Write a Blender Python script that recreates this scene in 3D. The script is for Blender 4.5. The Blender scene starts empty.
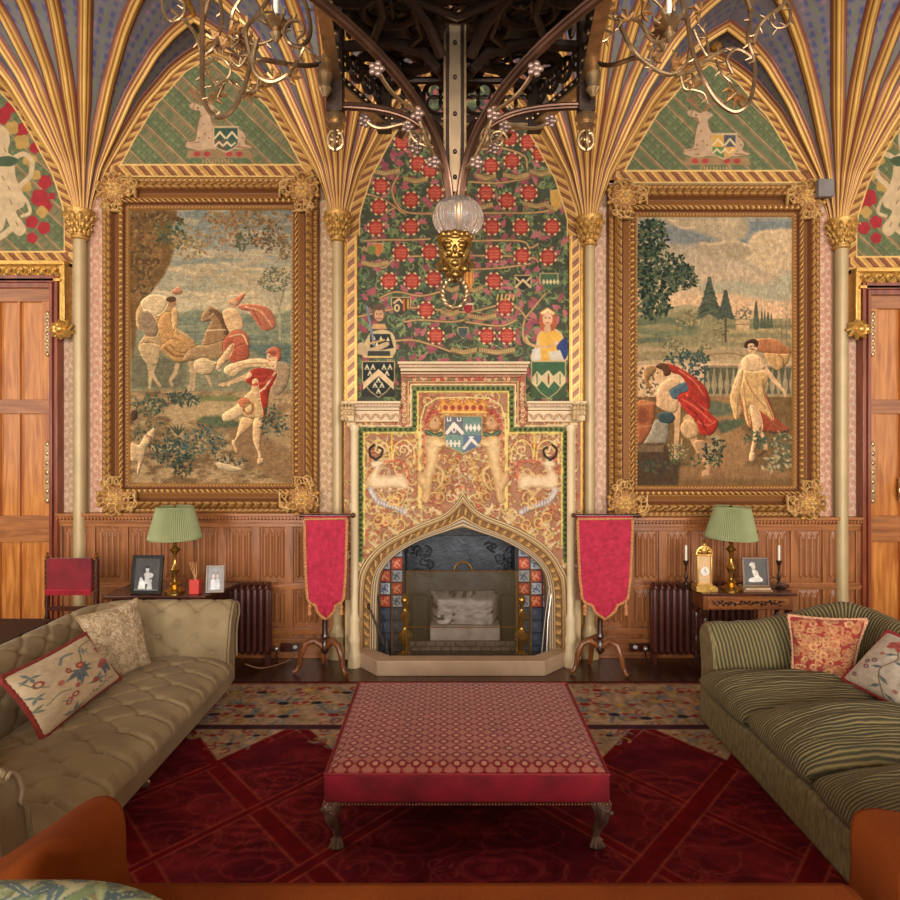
import bpy, math, random
import numpy as np
from mathutils import Vector, Matrix
random.seed(7); RNG = np.random.RandomState(7)
SC = bpy.context.scene; COL = SC.collection
F = 660.0; H = 2.1; D = 6.45; PI = math.pi
# ---------------------------------------------------------------- measures
def P(px, py, d):
    return Vector(((px-450)*d/F, d, H+(440-py)*d/F))
def X(px, d=D): return (px-450)*d/F
def Z(py, d=D): return H+(440-py)*d/F
def lin(c):
    c = np.asarray(c, float)/255.0
    return np.where(c <= .04045, c/12.92, ((c+.055)/1.055)**2.4)
def L4(c): return tuple(float(v) for v in lin(c))+(1.0,)
# ---------------------------------------------------------------- materials
def newmat(name):
    m = bpy.data.materials.new(name); m.use_nodes = True
    nt = m.node_tree; b = nt.nodes['Principled BSDF']
    return m, nt, b
def M(name, col, rough=.5, metal=0., var=.18, scale=6., bump=0., bscale=60., stretch=(1,1,1), col2=None, spec=None, sheen=0, emit=0, detail=4):
    m, nt, b = newmat(name); N = nt.nodes; K = nt.links
    b.inputs['Roughness'].default_value = rough; b.inputs['Metallic'].default_value = metal
    if spec is not None: b.inputs['Specular IOR Level'].default_value = spec
    if sheen: b.inputs['Sheen Weight'].default_value = sheen; b.inputs['Sheen Roughness'].default_value = .4
    tc = N.new('ShaderNodeTexCoord'); mp = N.new('ShaderNodeMapping'); K.new(tc.outputs['Object'], mp.inputs['Vector'])
    mp.inputs['Scale'].default_value = stretch
    nz = N.new('ShaderNodeTexNoise'); nz.inputs['Scale'].default_value = scale; nz.inputs['Detail'].default_value = detail
    K.new(mp.outputs['Vector'], nz.inputs['Vector'])
    rp = N.new('ShaderNodeValToRGB'); c = lin(col)
    a = c*(1-var); z = np.minimum(c*(1+var), 1) if col2 is None else lin(col2)
    rp.color_ramp.elements[0].position = .3; rp.color_ramp.elements[1].position = .72
    rp.color_ramp.elements[0].color = (*a, 1); rp.color_ramp.elements[1].color = (*z, 1)
    K.new(nz.outputs['Fac'], rp.inputs['Fac']); K.new(rp.outputs['Color'], b.inputs['Base Color'])
    if bump:
        n2 = N.new('ShaderNodeTexNoise'); n2.inputs['Scale'].default_value = bscale; n2.inputs['Detail'].default_value = 3
        K.new(mp.outputs['Vector'], n2.inputs['Vector'])
        bp = N.new('ShaderNodeBump'); bp.inputs['Strength'].default_value = bump; bp.inputs['Distance'].default_value = .01
        K.new(n2.outputs['Fac'], bp.inputs['Height']); K.new(bp.outputs['Normal'], b.inputs['Normal'])
    if emit:
        b.inputs['Emission Color'].default_value = (*c, 1); b.inputs['Emission Strength'].default_value = emit
    return m
def MV(name, rough=.7, metal=0., bump=.15, bscale=220, spec=.3, sheen=0):
    """colour painted into the mesh, woven or brushed grain on top"""
    m, nt, b = newmat(name); N = nt.nodes; K = nt.links
    at = N.new('ShaderNodeAttribute'); at.attribute_name = 'Col'
    b.inputs['Roughness'].default_value = rough; b.inputs['Metallic'].default_value = metal
    b.inputs['Specular IOR Level'].default_value = spec
    if sheen: b.inputs['Sheen Weight'].default_value = sheen
    tc = N.new('ShaderNodeTexCoord'); nz = N.new('ShaderNodeTexNoise'); nz.inputs['Scale'].default_value = bscale
    K.new(tc.outputs['Object'], nz.inputs['Vector'])
    mx = N.new('ShaderNodeMix'); mx.data_type = 'RGBA'; mx.blend_type = 'OVERLAY'; mx.inputs['Factor'].default_value = .14
    K.new(at.outputs['Color'], mx.inputs['A']); K.new(nz.outputs['Color'], mx.inputs['B'])
    hs = N.new('ShaderNodeRGBToBW'); K.new(nz.outputs['Color'], hs.inputs['Color'])
    K.new(hs.outputs['Val'], mx.inputs['B'])
    K.new(mx.outputs['Result'], b.inputs['Base Color'])
    bp = N.new('ShaderNodeBump'); bp.inputs['Strength'].default_value = bump; bp.inputs['Distance'].default_value = .004
    K.new(nz.outputs['Fac'], bp.inputs['Height']); K.new(bp.outputs['Normal'], b.inputs['Normal'])
    return m
def wood(name, c1, c2, rough=.35, scale=3., stretch=(8,8,.8), coat=.2):
    m, nt, b = newmat(name); N = nt.nodes; K = nt.links
    tc = N.new('ShaderNodeTexCoord'); mp = N.new('ShaderNodeMapping'); mp.inputs['Scale'].default_value = stretch
    K.new(tc.outputs['Object'], mp.inputs['Vector'])
    nz = N.new('ShaderNodeTexNoise'); nz.inputs['Scale'].default_value = scale; nz.inputs['Detail'].default_value = 7; nz.inputs['Distortion'].default_value = .6
    K.new(mp.outputs['Vector'], nz.inputs['Vector'])
    rp = N.new('ShaderNodeValToRGB'); e = rp.color_ramp.elements
    e[0].position = .33; e[1].position = .68; e[0].color = L4(c1); e[1].color = L4(c2)
    K.new(nz.outputs['Fac'], rp.inputs['Fac']); K.new(rp.outputs['Color'], b.inputs['Base Color'])
    b.inputs['Roughness'].default_value = rough; b.inputs['Coat Weight'].default_value = coat; b.inputs['Coat Roughness'].default_value = .25
    bp = N.new('ShaderNodeBump'); bp.inputs['Strength'].default_value = .12; bp.inputs['Distance'].default_value = .004
    K.new(nz.outputs['Fac'], bp.inputs['Height']); K.new(bp.outputs['Normal'], b.inputs['Normal'])
    return m
# ---------------------------------------------------------------- mesh builder
class MB:
    def __init__(s): s.v = []; s.f = []
    def add(s, vs, fs):
        o = len(s.v); s.v += [tuple(v) for v in vs]; s.f += [tuple(i+o for i in f) for f in fs]; return s
    def box(s, c, sz, R=None):
        x, y, z = (q/2 for q in sz); c = Vector(c)
        vs = [Vector((a*x, b*y, e*z)) for a in (-1,1) for b in (-1,1) for e in (-1,1)]
        if R is not None: vs = [R @ v for v in vs]
        return s.add([c+v for v in vs], [(0,1,3,2),(4,6,7,5),(0,4,5,1),(2,3,7,6),(0,2,6,4),(1,5,7,3)])
    def bx(s, x0, x1, y0, y1, z0, z1):
        return s.box(((x0+x1)/2,(y0+y1)/2,(z0+z1)/2), (abs(x1-x0),abs(y1-y0),abs(z1-z0)))
    def tube(s, pts, r, n=8, closed=False, cap=True, flat=1.0):
        pts = [Vector(p) for p in pts]; k = len(pts)
        rs = [r]*k if not hasattr(r, '__len__') else (list(r) if len(r) == k else list(np.interp(np.linspace(0,1,k), np.linspace(0,1,len(r)), r)))
        T = []
        for i in range(k):
            a = pts[(i-1) % k] if (closed or i) else pts[i]; b = pts[(i+1) % k] if (closed or i < k-1) else pts[i]
            t = b-a; T.append(t.normalized() if t.length > 1e-9 else Vector((0,0,1)))
        u = T[0].orthogonal().normalized(); vs = []; fs = []
        for i in range(k):
            u = (u-T[i]*u.dot(T[i])); u = u.normalized() if u.length > 1e-6 else T[i].orthogonal().normalized()
            w = T[i].cross(u)
            for j in range(n):
                a = 2*PI*j/n; vs.append(pts[i]+(u*math.cos(a)+w*math.sin(a)*flat)*rs[i])
        for i in range(k if closed else k-1):
            for j in range(n):
                a, b = i*n+j, i*n+(j+1) % n; c, d = ((i+1) % k)*n+(j+1) % n, ((i+1) % k)*n+j
                fs.append((a,b,c,d))
        if cap and not closed: fs += [tuple(range(n))[::-1], tuple(range((k-1)*n, k*n))]
        return s.add(vs, fs)
    def lathe(s, prof, c=(0,0,0), n=24, R=None, lobes=0, amp=0):
        vs = []; fs = []; c = Vector(c)
        for r, z in prof:
            for j in range(n):
                a = 2*PI*j/n; q = r*(1+amp*math.cos(lobes*a)) if lobes else r
                v = Vector((q*math.cos(a), q*math.sin(a), z))
                if R is not None: v = R @ v
                vs.append(c+v)
        k = len(prof)
        for i in range(k-1):
            for j in range(n): fs.append((i*n+j, i*n+(j+1) % n, (i+1)*n+(j+1) % n, (i+1)*n+j))
        fs += [tuple(range(n))[::-1], tuple(range((k-1)*n, k*n))]
        return s.add(vs, fs)
    def ell(s, c, r, n=12, m=8, R=None):
        r = (r,r,r) if not hasattr(r,'__len__') else r
        vs = []; fs = []; c = Vector(c)
        for i in range(m+1):
            t = PI*i/m
            for j in range(n):
                a = 2*PI*j/n; v = Vector((r[0]*math.sin(t)*math.cos(a), r[1]*math.sin(t)*math.sin(a), r[2]*math.cos(t)))
                if R is not None: v = R @ v
                vs.append(c+v)
        for i in range(m):
            for j in range(n): fs.append((i*n+j, (i+1)*n+j, (i+1)*n+(j+1) % n, i*n+(j+1) % n))
        return s.add(vs, fs)
    def prism(s, poly, y0, y1):
        k = len(poly); vs = [(x,y0,z) for x,z in poly]+[(x,y1,z) for x,z in poly]
        return s.add(vs, [tuple(range(k)), tuple(range(k,2*k))[::-1]]+[(i,(i+k),(i+1)%k+k,(i+1)%k) for i in range(k)])
    def prismz(s, poly, z0, z1):
        k = len(poly); vs = [(x,y,z0) for x,y in poly]+[(x,y,z1) for x,y in poly]
        return s.add(vs, [tuple(range(k)), tuple(range(k,2*k))[::-1]]+[(i,(i+k),(i+1)%k+k,(i+1)%k) for i in range(k)])
    def build(s, name, mat, parent=None, smooth=True, bev=0, seg=2, sub=0, loc=None):
        me = bpy.data.meshes.new(name); vs = s.v
        org = Vector((0,0,0))
        if loc is not None: org = Vector(loc); vs = [(v[0]-org[0], v[1]-org[1], v[2]-org[2]) for v in vs]
        me.from_pydata(vs, [], s.f); me.materials.append(mat)
        import bmesh
        bm = bmesh.new(); bm.from_mesh(me); bmesh.ops.recalc_face_normals(bm, faces=bm.faces); bm.to_mesh(me); bm.free()
        if smooth:
            me.polygons.foreach_set('use_smooth', [True]*len(me.polygons))
            if not sub: me.set_sharp_from_angle(angle=math.radians(42))
        o = bpy.data.objects.new(name, me); COL.objects.link(o); o.location = org
        if bev:
            md = o.modifiers.new('Bevel','BEVEL'); md.width = bev; md.segments = seg; md.limit_method = 'ANGLE'; md.angle_limit = .6
        if sub:
            md = o.modifiers.new('Sub','SUBSURF'); md.levels = sub; md.render_levels = sub
        if parent is not None: attach(o, parent)
        return o
def attach(o, p):
    o.parent = p; o.matrix_parent_inverse = Matrix.Translation(-Vector(p['_w'])) if '_w' in p else p.matrix_world.inverted()
def wpos(o):
    return Vector(o['_w']) if '_w' in o else o.location
def tag(o, label=None, cat=None, group=None, kind=None):
    if label: o['label'] = label
    if cat: o['category'] = cat
    if group: o['group'] = group
    if kind: o['kind'] = kind
    return o
ROOTS = []
def thing(name, label, cat, loc=(0,0,0), group=None, kind=None):
    o = bpy.data.objects.new(name, None); COL.objects.link(o); o.location = loc; o['_w'] = tuple(loc)
    o.empty_display_size = .05; ROOTS.append(o)
    return tag(o, label, cat, group, kind)
def grid_obj(name, V, C, mat, parent=None, mask=None, closed_u=False, uv=None, smooth=True):
    """V (nv,nu,3) array of points, C (nv,nu,3) sRGB colours; one mesh"""
    nv, nu = V.shape[:2]
    idx = np.arange(nv*nu).reshape(nv, nu)
    if closed_u: i2 = np.concatenate([idx, idx[:,:1]], 1)
    else: i2 = idx
    q = np.stack([i2[:-1,:-1], i2[1:,:-1], i2[1:,1:], i2[:-1,1:]], -1)
    if mask is not None:
        mm = mask if not closed_u else np.concatenate([mask, mask[:,:1]], 1)
        q = q[mm[:-1,:-1] & mm[1:,:-1] & mm[1:,1:] & mm[:-1,1:]]
    q = q.reshape(-1,4)
    used = np.zeros(nv*nu, bool); used[q.ravel()] = True; re = np.cumsum(used)-1
    vs = V.reshape(-1,3)[used]; q = re[q]
    me = bpy.data.meshes.new(name); me.vertices.add(len(vs)); me.vertices.foreach_set('co', vs.astype(np.float32).ravel())
    me.loops.add(q.size); me.loops.foreach_set('vertex_index', q.astype(np.int32).ravel())
    me.polygons.add(len(q)); me.polygons.foreach_set('loop_start', (np.arange(len(q))*4).astype(np.int32))
    me.polygons.foreach_set('use_smooth', np.full(len(q), smooth))
    me.update(calc_edges=True); me.validate()
    if C is not None:
        at = me.color_attributes.new('Col', 'FLOAT_COLOR', 'POINT')
        c = lin(np.clip(C, 0, 255)).reshape(-1,3)[used]; c = np.concatenate([c, np.ones((len(c),1))], 1)
        at.data.foreach_set('color', c.astype(np.float32).ravel())
    if uv is not None:
        ul = me.uv_layers.new(name='UVMap'); ul.data.foreach_set('uv', uv.reshape(-1,2)[used][q.ravel()].astype(np.float32).ravel())
    me.materials.append(mat)
    o = bpy.data.objects.new(name, me); COL.objects.link(o)
    if parent is not None: attach(o, parent)
    return o
# ---------------------------------------------------------------- painter: colour + relief on a measured canvas
def smooth_pts(pts, k=8, closed=False):
    p = np.array(pts, float); n = len(p); out = []
    if n < 3: return p
    rng = range(n if closed else n-1)
    for i in rng:
        a = p[(i-1) % n] if closed or i else p[0]; b = p[i]; c = p[(i+1) % n]; d = p[(i+2) % n] if closed or i < n-2 else p[-1]
        for t in np.linspace(0,1,k,endpoint=False):
            out.append(.5*((2*b)+(-a+c)*t+(2*a-5*b+4*c-d)*t*t+(-a+3*b-3*c+d)*t**3))
    if not closed: out.append(p[-1])
    return np.array(out)
def fbm(shape, cell, oct=4, seed=0):
    r = np.random.RandomState(seed); h, w = shape; out = np.zeros(shape); amp = 1; tot = 0
    for o in range(oct):
        ch, cw = (cell if hasattr(cell,'__len__') else (cell, cell)); ch = max(ch/2**o, 1.2); cw = max(cw/2**o, 1.2)
        gh, gw = int(h/ch)+3, int(w/cw)+3; g = r.rand(gh, gw)
        y = np.arange(h)/ch; x = np.arange(w)/cw; yi = y.astype(int); xi = x.astype(int)
        fy = (y-yi); fx = (x-xi); fy = (fy*fy*(3-2*fy))[:,None]; fx = (fx*fx*(3-2*fx))[None]
        a = g[yi][:,xi]; b = g[yi][:,xi+1]; c = g[yi+1][:,xi]; d = g[yi+1][:,xi+1]
        out += amp*((a*(1-fx)+b*fx)*(1-fy)+(c*(1-fx)+d*fx)*fy); tot += amp; amp *= .55
    return out/tot
class Cv:
    def __init__(s, x0, y0, x1, y1, res=2., col=(128,128,128)):
        s.x0, s.y0, s.x1, s.y1, s.res = x0, y0, x1, y1, res
        s.nx = int((x1-x0)*res)+1; s.ny = int((y1-y0)*res)+1
        s.xs = np.linspace(x0, x1, s.nx); s.ys = np.linspace(y0, y1, s.ny)
        s.Xg, s.Yg = np.meshgrid(s.xs, s.ys)
        s.C = np.zeros((s.ny, s.nx, 3)); s.C[:] = col; s.Hh = np.zeros((s.ny, s.nx)); s.A = np.zeros((s.ny, s.nx)); s.puff = False
    def _win(s, x0, y0, x1, y1, pad):
        a = np.searchsorted(s.xs, x0-pad); b = np.searchsorted(s.xs, x1+pad); c = np.searchsorted(s.ys, y0-pad); d = np.searchsorted(s.ys, y1+pad)
        return slice(c, d), slice(a, b)
    def _put(s, W, al, col, a, h, hp):
        al = np.clip(al, 0, 1); k = (al*a)[...,None]
        if col is not None: s.C[W] = s.C[W]*(1-k)+np.asarray(col, float)*k
        s.A[W] = np.maximum(s.A[W], al)
        if h is not None: s.Hh[W] = np.maximum(s.Hh[W], hp*h*(al > .25)) if h > 0 else s.Hh[W]+hp*h*al
    @staticmethod
    def _seg(Xg, Yg, p, q):
        d = q-p; L = (d*d).sum()+1e-12; t = np.clip(((Xg-p[0])*d[0]+(Yg-p[1])*d[1])/L, 0, 1)
        return np.hypot(Xg-p[0]-t*d[0], Yg-p[1]-t*d[1]), t
    def poly(s, pts, col, a=1, soft=None, h=None, edge=3., sm=False):
        p = smooth_pts(pts, 6, True) if sm else np.array(pts, float)
        soft = soft or 1.2/s.res; W = s._win(p[:,0].min(), p[:,1].min(), p[:,0].max(), p[:,1].max(), soft)
        Xg, Yg = s.Xg[W], s.Yg[W]
        if Xg.size == 0: return
        ins = np.zeros(Xg.shape, bool); dm = np.full(Xg.shape, 1e9)
        for i in range(len(p)):
            A, B = p[i-1], p[i]
            if A[1] != B[1]:
                c = ((A[1] > Yg) != (B[1] > Yg)) & (Xg < (B[0]-A[0])*(Yg-A[1])/(B[1]-A[1])+A[0]); ins ^= c
            dm = np.minimum(dm, s._seg(Xg, Yg, A, B)[0])
        sd = np.where(ins, dm, -dm); e = np.clip(sd/edge, 0, 1)
        if s.puff and sm and h is None:
            k = (.5+sd/soft) > .5; e4 = np.clip(sd/5., 0, 1); hh = np.sqrt(np.clip(1-(1-e4)**2, 0, 1)); s.Hh[W] = np.where(k, hh*3, s.Hh[W])
        s._put(W, .5+sd/soft, col, a, h, np.sqrt(np.clip(1-(1-e)**2, 0, 1)))
    def line(s, pts, w, col, a=1, soft=None, h=None, sm=False, closed=False):
        p = smooth_pts(pts, 6, closed) if sm else np.array(pts, float)
        if closed: p = np.vstack([p, p[:1]])
        soft = soft or 1.2/s.res; ws = [w, w] if not hasattr(w,'__len__') else w
        wi = np.interp(np.linspace(0,1,len(p)), np.linspace(0,1,len(ws)), ws)
        W = s._win(p[:,0].min(), p[:,1].min(), p[:,0].max(), p[:,1].max(), max(ws)+soft)
        Xg, Yg = s.Xg[W], s.Yg[W]
        if Xg.size == 0: return
        best = np.full(Xg.shape, -1e9); hh = np.zeros(Xg.shape)
        for i in range(len(p)-1):
            d, t = s._seg(Xg, Yg, p[i], p[i+1]); r = (wi[i]*(1-t)+wi[i+1]*t)/2; q = r-d; k = q > best
            best = np.where(k, q, best); hh = np.where(k, np.clip(1-(d/np.maximum(r,1e-3))**2, 0, 1), hh)
        s._put(W, .5+best/soft, col, a, h, np.sqrt(hh))
    def ell(s, cx, cy, rx, ry, col, a=1, ang=0, soft=None, h=None):
        soft = soft or 1.2/s.res; R = max(rx, ry); W = s._win(cx-R, cy-R, cx+R, cy+R, soft)
        Xg, Yg = s.Xg[W]-cx, s.Yg[W]-cy
        if Xg.size == 0: return
        c, n = math.cos(ang), math.sin(ang); U = (Xg*c+Yg*n)/rx; V = (-Xg*n+Yg*c)/ry; r = np.hypot(U, V)
        s._put(W, .5+(1-r)*min(rx,ry)/soft, col, a, h, np.sqrt(np.clip(1-r*r, 0, 1)))
    def rect(s, x0, y0, x1, y1, col, a=1, h=None, edge=2.): s.poly([(x0,y0),(x1,y0),(x1,y1),(x0,y1)], col, a, h=h, edge=edge)
    def leaf(s, x, y, L, w, ang, col, a=1, h=None):
        c, n = math.cos(ang), math.sin(ang); s.line([(x,y),(x+c*L*.5,y+n*L*.5),(x+c*L,y+n*L)], [w*.3,w,w*.12], col, a, h=h)
    def spiral(s, x, y, r, a0, turns, w, col, sgn=1, h=None, a=1):
        t = np.linspace(0, 1, 22); R = r*(1-.82*t); A = a0+sgn*t*turns*2*PI
        s.line(list(zip(x+R*np.cos(A), y+R*np.sin(A))), [w, w*.7], col, a, h=h)
    def noise(s, cell, amt, seed=0, oct=4):
        n = fbm(s.C.shape[:2], cell if hasattr(cell,'__len__') else cell*s.res, oct, seed)-.5; s.C *= (1+amt*2*n)[...,None]
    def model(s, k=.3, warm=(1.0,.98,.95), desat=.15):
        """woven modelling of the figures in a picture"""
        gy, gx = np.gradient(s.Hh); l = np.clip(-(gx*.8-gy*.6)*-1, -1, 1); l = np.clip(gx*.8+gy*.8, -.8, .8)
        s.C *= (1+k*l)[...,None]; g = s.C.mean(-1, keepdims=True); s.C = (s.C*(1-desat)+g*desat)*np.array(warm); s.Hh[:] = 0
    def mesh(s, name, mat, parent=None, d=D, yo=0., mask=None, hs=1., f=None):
        """lay the canvas upright at depth d; relief stands out towards the room"""
        sc = d/F; V = np.stack([(s.Xg-450)*sc, np.full(s.Xg.shape, d-yo)-s.Hh*hs, H+(440-s.Yg)*sc], -1)
        if f is not None: V = f(s)
        return grid_obj(name, V, s.C, mat, parent, mask)
# ---------------------------------------------------------------- shared materials
GILT = M('gilt', (190,138,62), .38, .55, .3, 30, .25, 90)
GILTB = M('gilt_bright', (214,168,88), .3, .6, .22, 24, .12, 90)
PAINTG = MV('painted_gilding', .42, .3, .12, 160, .5)
MURAL = MV('painted_plaster', .75, 0, .08, 260, .25)
WEAVE = MV('tapestry_weave', .9, 0, .35, 420, .1)
STONE = MV('painted_stone', .6, 0, .2, 150, .35)
FABV = MV('patterned_fabric', .9, 0, .25, 300, .15, .15)
OAK = wood('oak', (160,90,34), (208,136,64), .32, 3)
OAKD = wood('oak_panelling', (124,72,36), (170,106,58), .34, 3)
OAKH = wood('oak_rail', (130,76,38), (178,112,62), .34, 3, (.8,8,8))
DARKW = wood('dark_mahogany', (48,20,12), (84,38,22), .25, 3, (.8,8,8), .4)
DARKV = wood('dark_mahogany_turned', (44,20,12), (80,38,22), .25, 3, (8,8,.8), .4)
MIDW = wood('walnut', (96,52,26), (146,86,44), .3, 3)
BRASS = M('brass', (196,150,72), .22, .9, .15, 20)
BRASSD = M('aged_brass', (176,146,108), .34, .8, .28, 20, .1, 60)
IRON = M('bronzed_iron', (62,46,36), .42, .6, .3, 12, .2, 60)
BLACK = M('black_iron', (26,24,24), .5, .4, .3, 20, .2, 60)
# ---------------------------------------------------------------- room shell
def struct(o): o['kind'] = 'structure'; return o
RX = 6.3; RY0 = -8.0; ZT = 6.45
FLOORM = wood('floor_boards', (52,28,16), (92,54,32), .3, 3, (8,.6,8), .3)
mb = MB().bx(-RX,RX,RY0,D+.75,-.1,0); struct(mb.build('floor', FLOORM, smooth=False))
WALLM = M('wall_paint', (176,150,112), .8, 0, .08, 3)
mb = MB().bx(-RX-.15,X(372),D+.012,D+.25,0,ZT+.2).bx(X(552),RX+.15,D+.012,D+.25,0,ZT+.2).bx(X(372),X(552),D+.012,D+.25,Z(528),ZT+.2); wb = struct(mb.build('wall_back', WALLM, smooth=False)); wb['_w'] = (0,0,0)
SWY = (-3.0, 3.2)
for sx, nm in ((-1,'wall_left'),(1,'wall_right')):
    mb = MB(); a, b = sorted((sx*RX, sx*(RX+.15))); mb.bx(a,b,RY0,D,0,1.5); mb.bx(a,b,RY0,D,5.1,ZT+.2)
    for y0, y1 in ((RY0,SWY[0]-.75),(SWY[0]+.75,SWY[1]-.75),(SWY[1]+.75,D)): mb.bx(a,b,y0,y1,1.5,5.1)
    struct(mb.build(nm, WALLM, smooth=False))
# front wall (behind the viewer) with three tall windows
mb = MB(); wx = [-4.2, 0, 4.2]; ww = 1.1; wz0, wz1 = .9, 5.3
mb.bx(-RX-.15,RX+.15,RY0-.2,RY0,0,wz0); mb.bx(-RX-.15,RX+.15,RY0-.2,RY0,wz1,ZT+.2)
ed = [-RX-.15]+[q for w in wx for q in (w-ww, w+ww)]+[RX+.15]
for i in range(0, len(ed), 2): mb.bx(ed[i], ed[i+1], RY0-.2, RY0, wz0, wz1)
struct(mb.build('wall_front', WALLM, smooth=False))
WHITEP = M('window_paint', (225,220,205), .5)
for i, w in enumerate(wx):
    mb = MB()
    for x in (w-ww+.04, w, w+ww-.04): mb.bx(x-.035,x+.035,RY0-.15,RY0-.05,wz0,wz1)
    for z in (wz0+.04, wz0+1.45, wz0+2.9, wz1-.04): mb.bx(w-ww,w+ww,RY0-.15,RY0-.05,z-.035,z+.035)
    struct(mb.build('window_%d' % (i+1), WHITEP, smooth=False))
for i, (sx, yy) in enumerate(((-1,SWY[0]),(-1,SWY[1]),(1,SWY[0]),(1,SWY[1]))):
    mb = MB(); a, b = sorted((sx*(RX+.06), sx*(RX+.12)))
    for y in (yy-.72, yy, yy+.72): mb.bx(a,b,y-.03,y+.03,1.5,5.1)
    for z in (1.53,2.7,3.9,5.07): mb.bx(a,b,yy-.75,yy+.75,z-.03,z+.03)
    struct(mb.build('window_%d' % (i+4), WHITEP, smooth=False))
# ---------------------------------------------------------------- the fan vault
CX = [-166, 84, 339, 588, 837, 1086]; CYS = [213, 213, 215, 219, 222, 222]     # columns along the back wall
ph = np.array([0,10,43,77,110,144,160,168,178,190,197,200])/102.33
pr = np.array([7.5,9.5,20,38,58,87,108,125,150,200,260,330])/102.33
tt = np.linspace(0, ph[-1], 400); rr = np.interp(tt, ph, pr)
ker = np.hanning(31); ker /= ker.sum(); rr = np.convolve(np.pad(rr, 15, mode='reflect', reflect_type='odd'), ker, 'valid')
arc = np.concatenate([[0], np.cumsum(np.hypot(np.diff(tt), np.diff(rr)))])
SA = np.linspace(0, arc[-1], 150); PH = np.interp(SA, arc, tt); PR = np.interp(SA, arc, rr)
HB = 1.245
RIBPHI = [0,18,40,60,75,90,105,120,140,162,180]
ceil = MB().bx(-RX,RX,RY0,D-2.3,ZT,ZT+.15).build('ceiling', M('ceiling_paint', (120,104,84), .8), smooth=False)
struct(ceil); ceil['_w'] = (0,0,0)
def fan(ci):
    cx = X(CX[ci]); z0 = Z(CYS[ci]); cy = D
    # painted webs
    nphi = 260; phi = np.linspace(0, 180, nphi); V = np.zeros((150, nphi, 3)); C = np.zeros((150, nphi, 3)); msk = np.ones((150, nphi), bool)
    for j, f in enumerate(phi):
        a = math.radians(f); V[:,j,0] = cx+PR*math.cos(a); V[:,j,1] = cy-.01-PR*math.sin(a); V[:,j,2] = z0+PH
        msk[:,j] = (np.abs(PR*math.cos(a)) <= HB+.03) & (PR*math.sin(a) < 2.4)
    base = np.array([116,108,112.]); C[:] = base
    for k in range(len(RIBPHI)-1):
        a, b = RIBPHI[k], RIBPHI[k+1]; sel = (phi >= a) & (phi <= b); u = ((phi-a)/(b-a))[None,:]-.5
        wid = PR[:,None]*math.radians(b-a); uu = u*wid; s = SA[:,None]
        stem = np.abs(uu-.02*np.sin(s*40)) < .008
        m1 = (((s % .09)-.045)/.026)**2+((np.abs(uu)-.045)/.02)**2 < 1
        m2 = (((s % .09)-.0)/.02)**2+((np.abs(uu)-.08)/.018)**2 < 1
        m3 = np.abs(np.abs(u)-.43) < .05
        cc = np.broadcast_to(base, (150, nphi, 3)).copy()
        cc[m1] = (84,86,120); cc[m2] = (146,116,128); cc[stem] = (112,118,84); cc[np.broadcast_to(m3, m1.shape)] = (150,96,84)
        C[:,sel] = cc[:,sel]
    C *= (.92+.16*fbm((150,nphi), 10, 3, ci))[...,None]
    grid_obj('vault_web', V, C, MURAL, ceil, msk)
    # ribs
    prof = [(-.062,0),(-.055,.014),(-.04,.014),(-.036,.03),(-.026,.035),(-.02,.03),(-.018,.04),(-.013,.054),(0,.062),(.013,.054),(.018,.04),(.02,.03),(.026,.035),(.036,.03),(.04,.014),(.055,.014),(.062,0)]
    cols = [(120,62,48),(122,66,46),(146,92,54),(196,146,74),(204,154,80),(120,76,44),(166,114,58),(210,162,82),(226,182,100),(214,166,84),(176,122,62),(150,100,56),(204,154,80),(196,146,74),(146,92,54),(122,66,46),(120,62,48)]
    for k, f in enumerate(RIBPHI):
        a = math.radians(f); ok = (np.abs(PR*math.cos(a)) <= HB+.01) & (PR*math.sin(a) < 2.35)
        n = int(ok.sum()); n = n if ok.all() or not ok[0] else int(np.argmin(ok))
        gap = min([abs(f-g) for g in RIBPHI if g != f])
        sc = np.clip(PR[:n]*math.radians(gap)/.12, .24, 1.0)
        rad = np.array([math.cos(a), -math.sin(a), 0]); side = np.array([math.sin(a), math.cos(a), 0])
        dr = np.gradient(PR)[:n]; dz = np.gradient(PH)[:n]; ln = np.hypot(dr, dz)
        nrm = rad[None]*(dz/ln)[:,None]+np.array([0,0,-1.])[None]*(dr/ln)[:,None]
        base = np.array([cx, cy-.012, z0])[None]+rad[None]*PR[:n,None]+np.array([0,0,1.])[None]*PH[:n,None]
        V = np.stack([base+side[None]*(p[0]*sc)[:,None]+nrm*(p[1]*sc)[:,None] for p in prof], 1)
        C = np.broadcast_to(np.array(cols, float)[None], V.shape).copy()
        V[...,1] = np.minimum(V[...,1], D+.02)
        grid_obj('vault_rib', V, C, PAINTG, ceil)
for i in range(6): fan(i)
# ridge ribs and bosses between the fans
zr = Z(213)+np.interp(HB, PR, PH)
for i in range(5):
    xm = (X(CX[i])+X(CX[i+1]))/2
    mb = MB().tube([(xm, D, zr-.03), (xm, D-2.3, zr-.02+.25)], .035, 10); mb.build('ridge_rib', GILT, ceil)
    MB().lathe([(0.0,-.09),(.05,-.08),(.09,-.04),(.11,0),(.1,.04)], (xm, D-.12, zr-.03), 16, lobes=8, amp=.12).build('ceiling_boss', GILTB, ceil)
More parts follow.
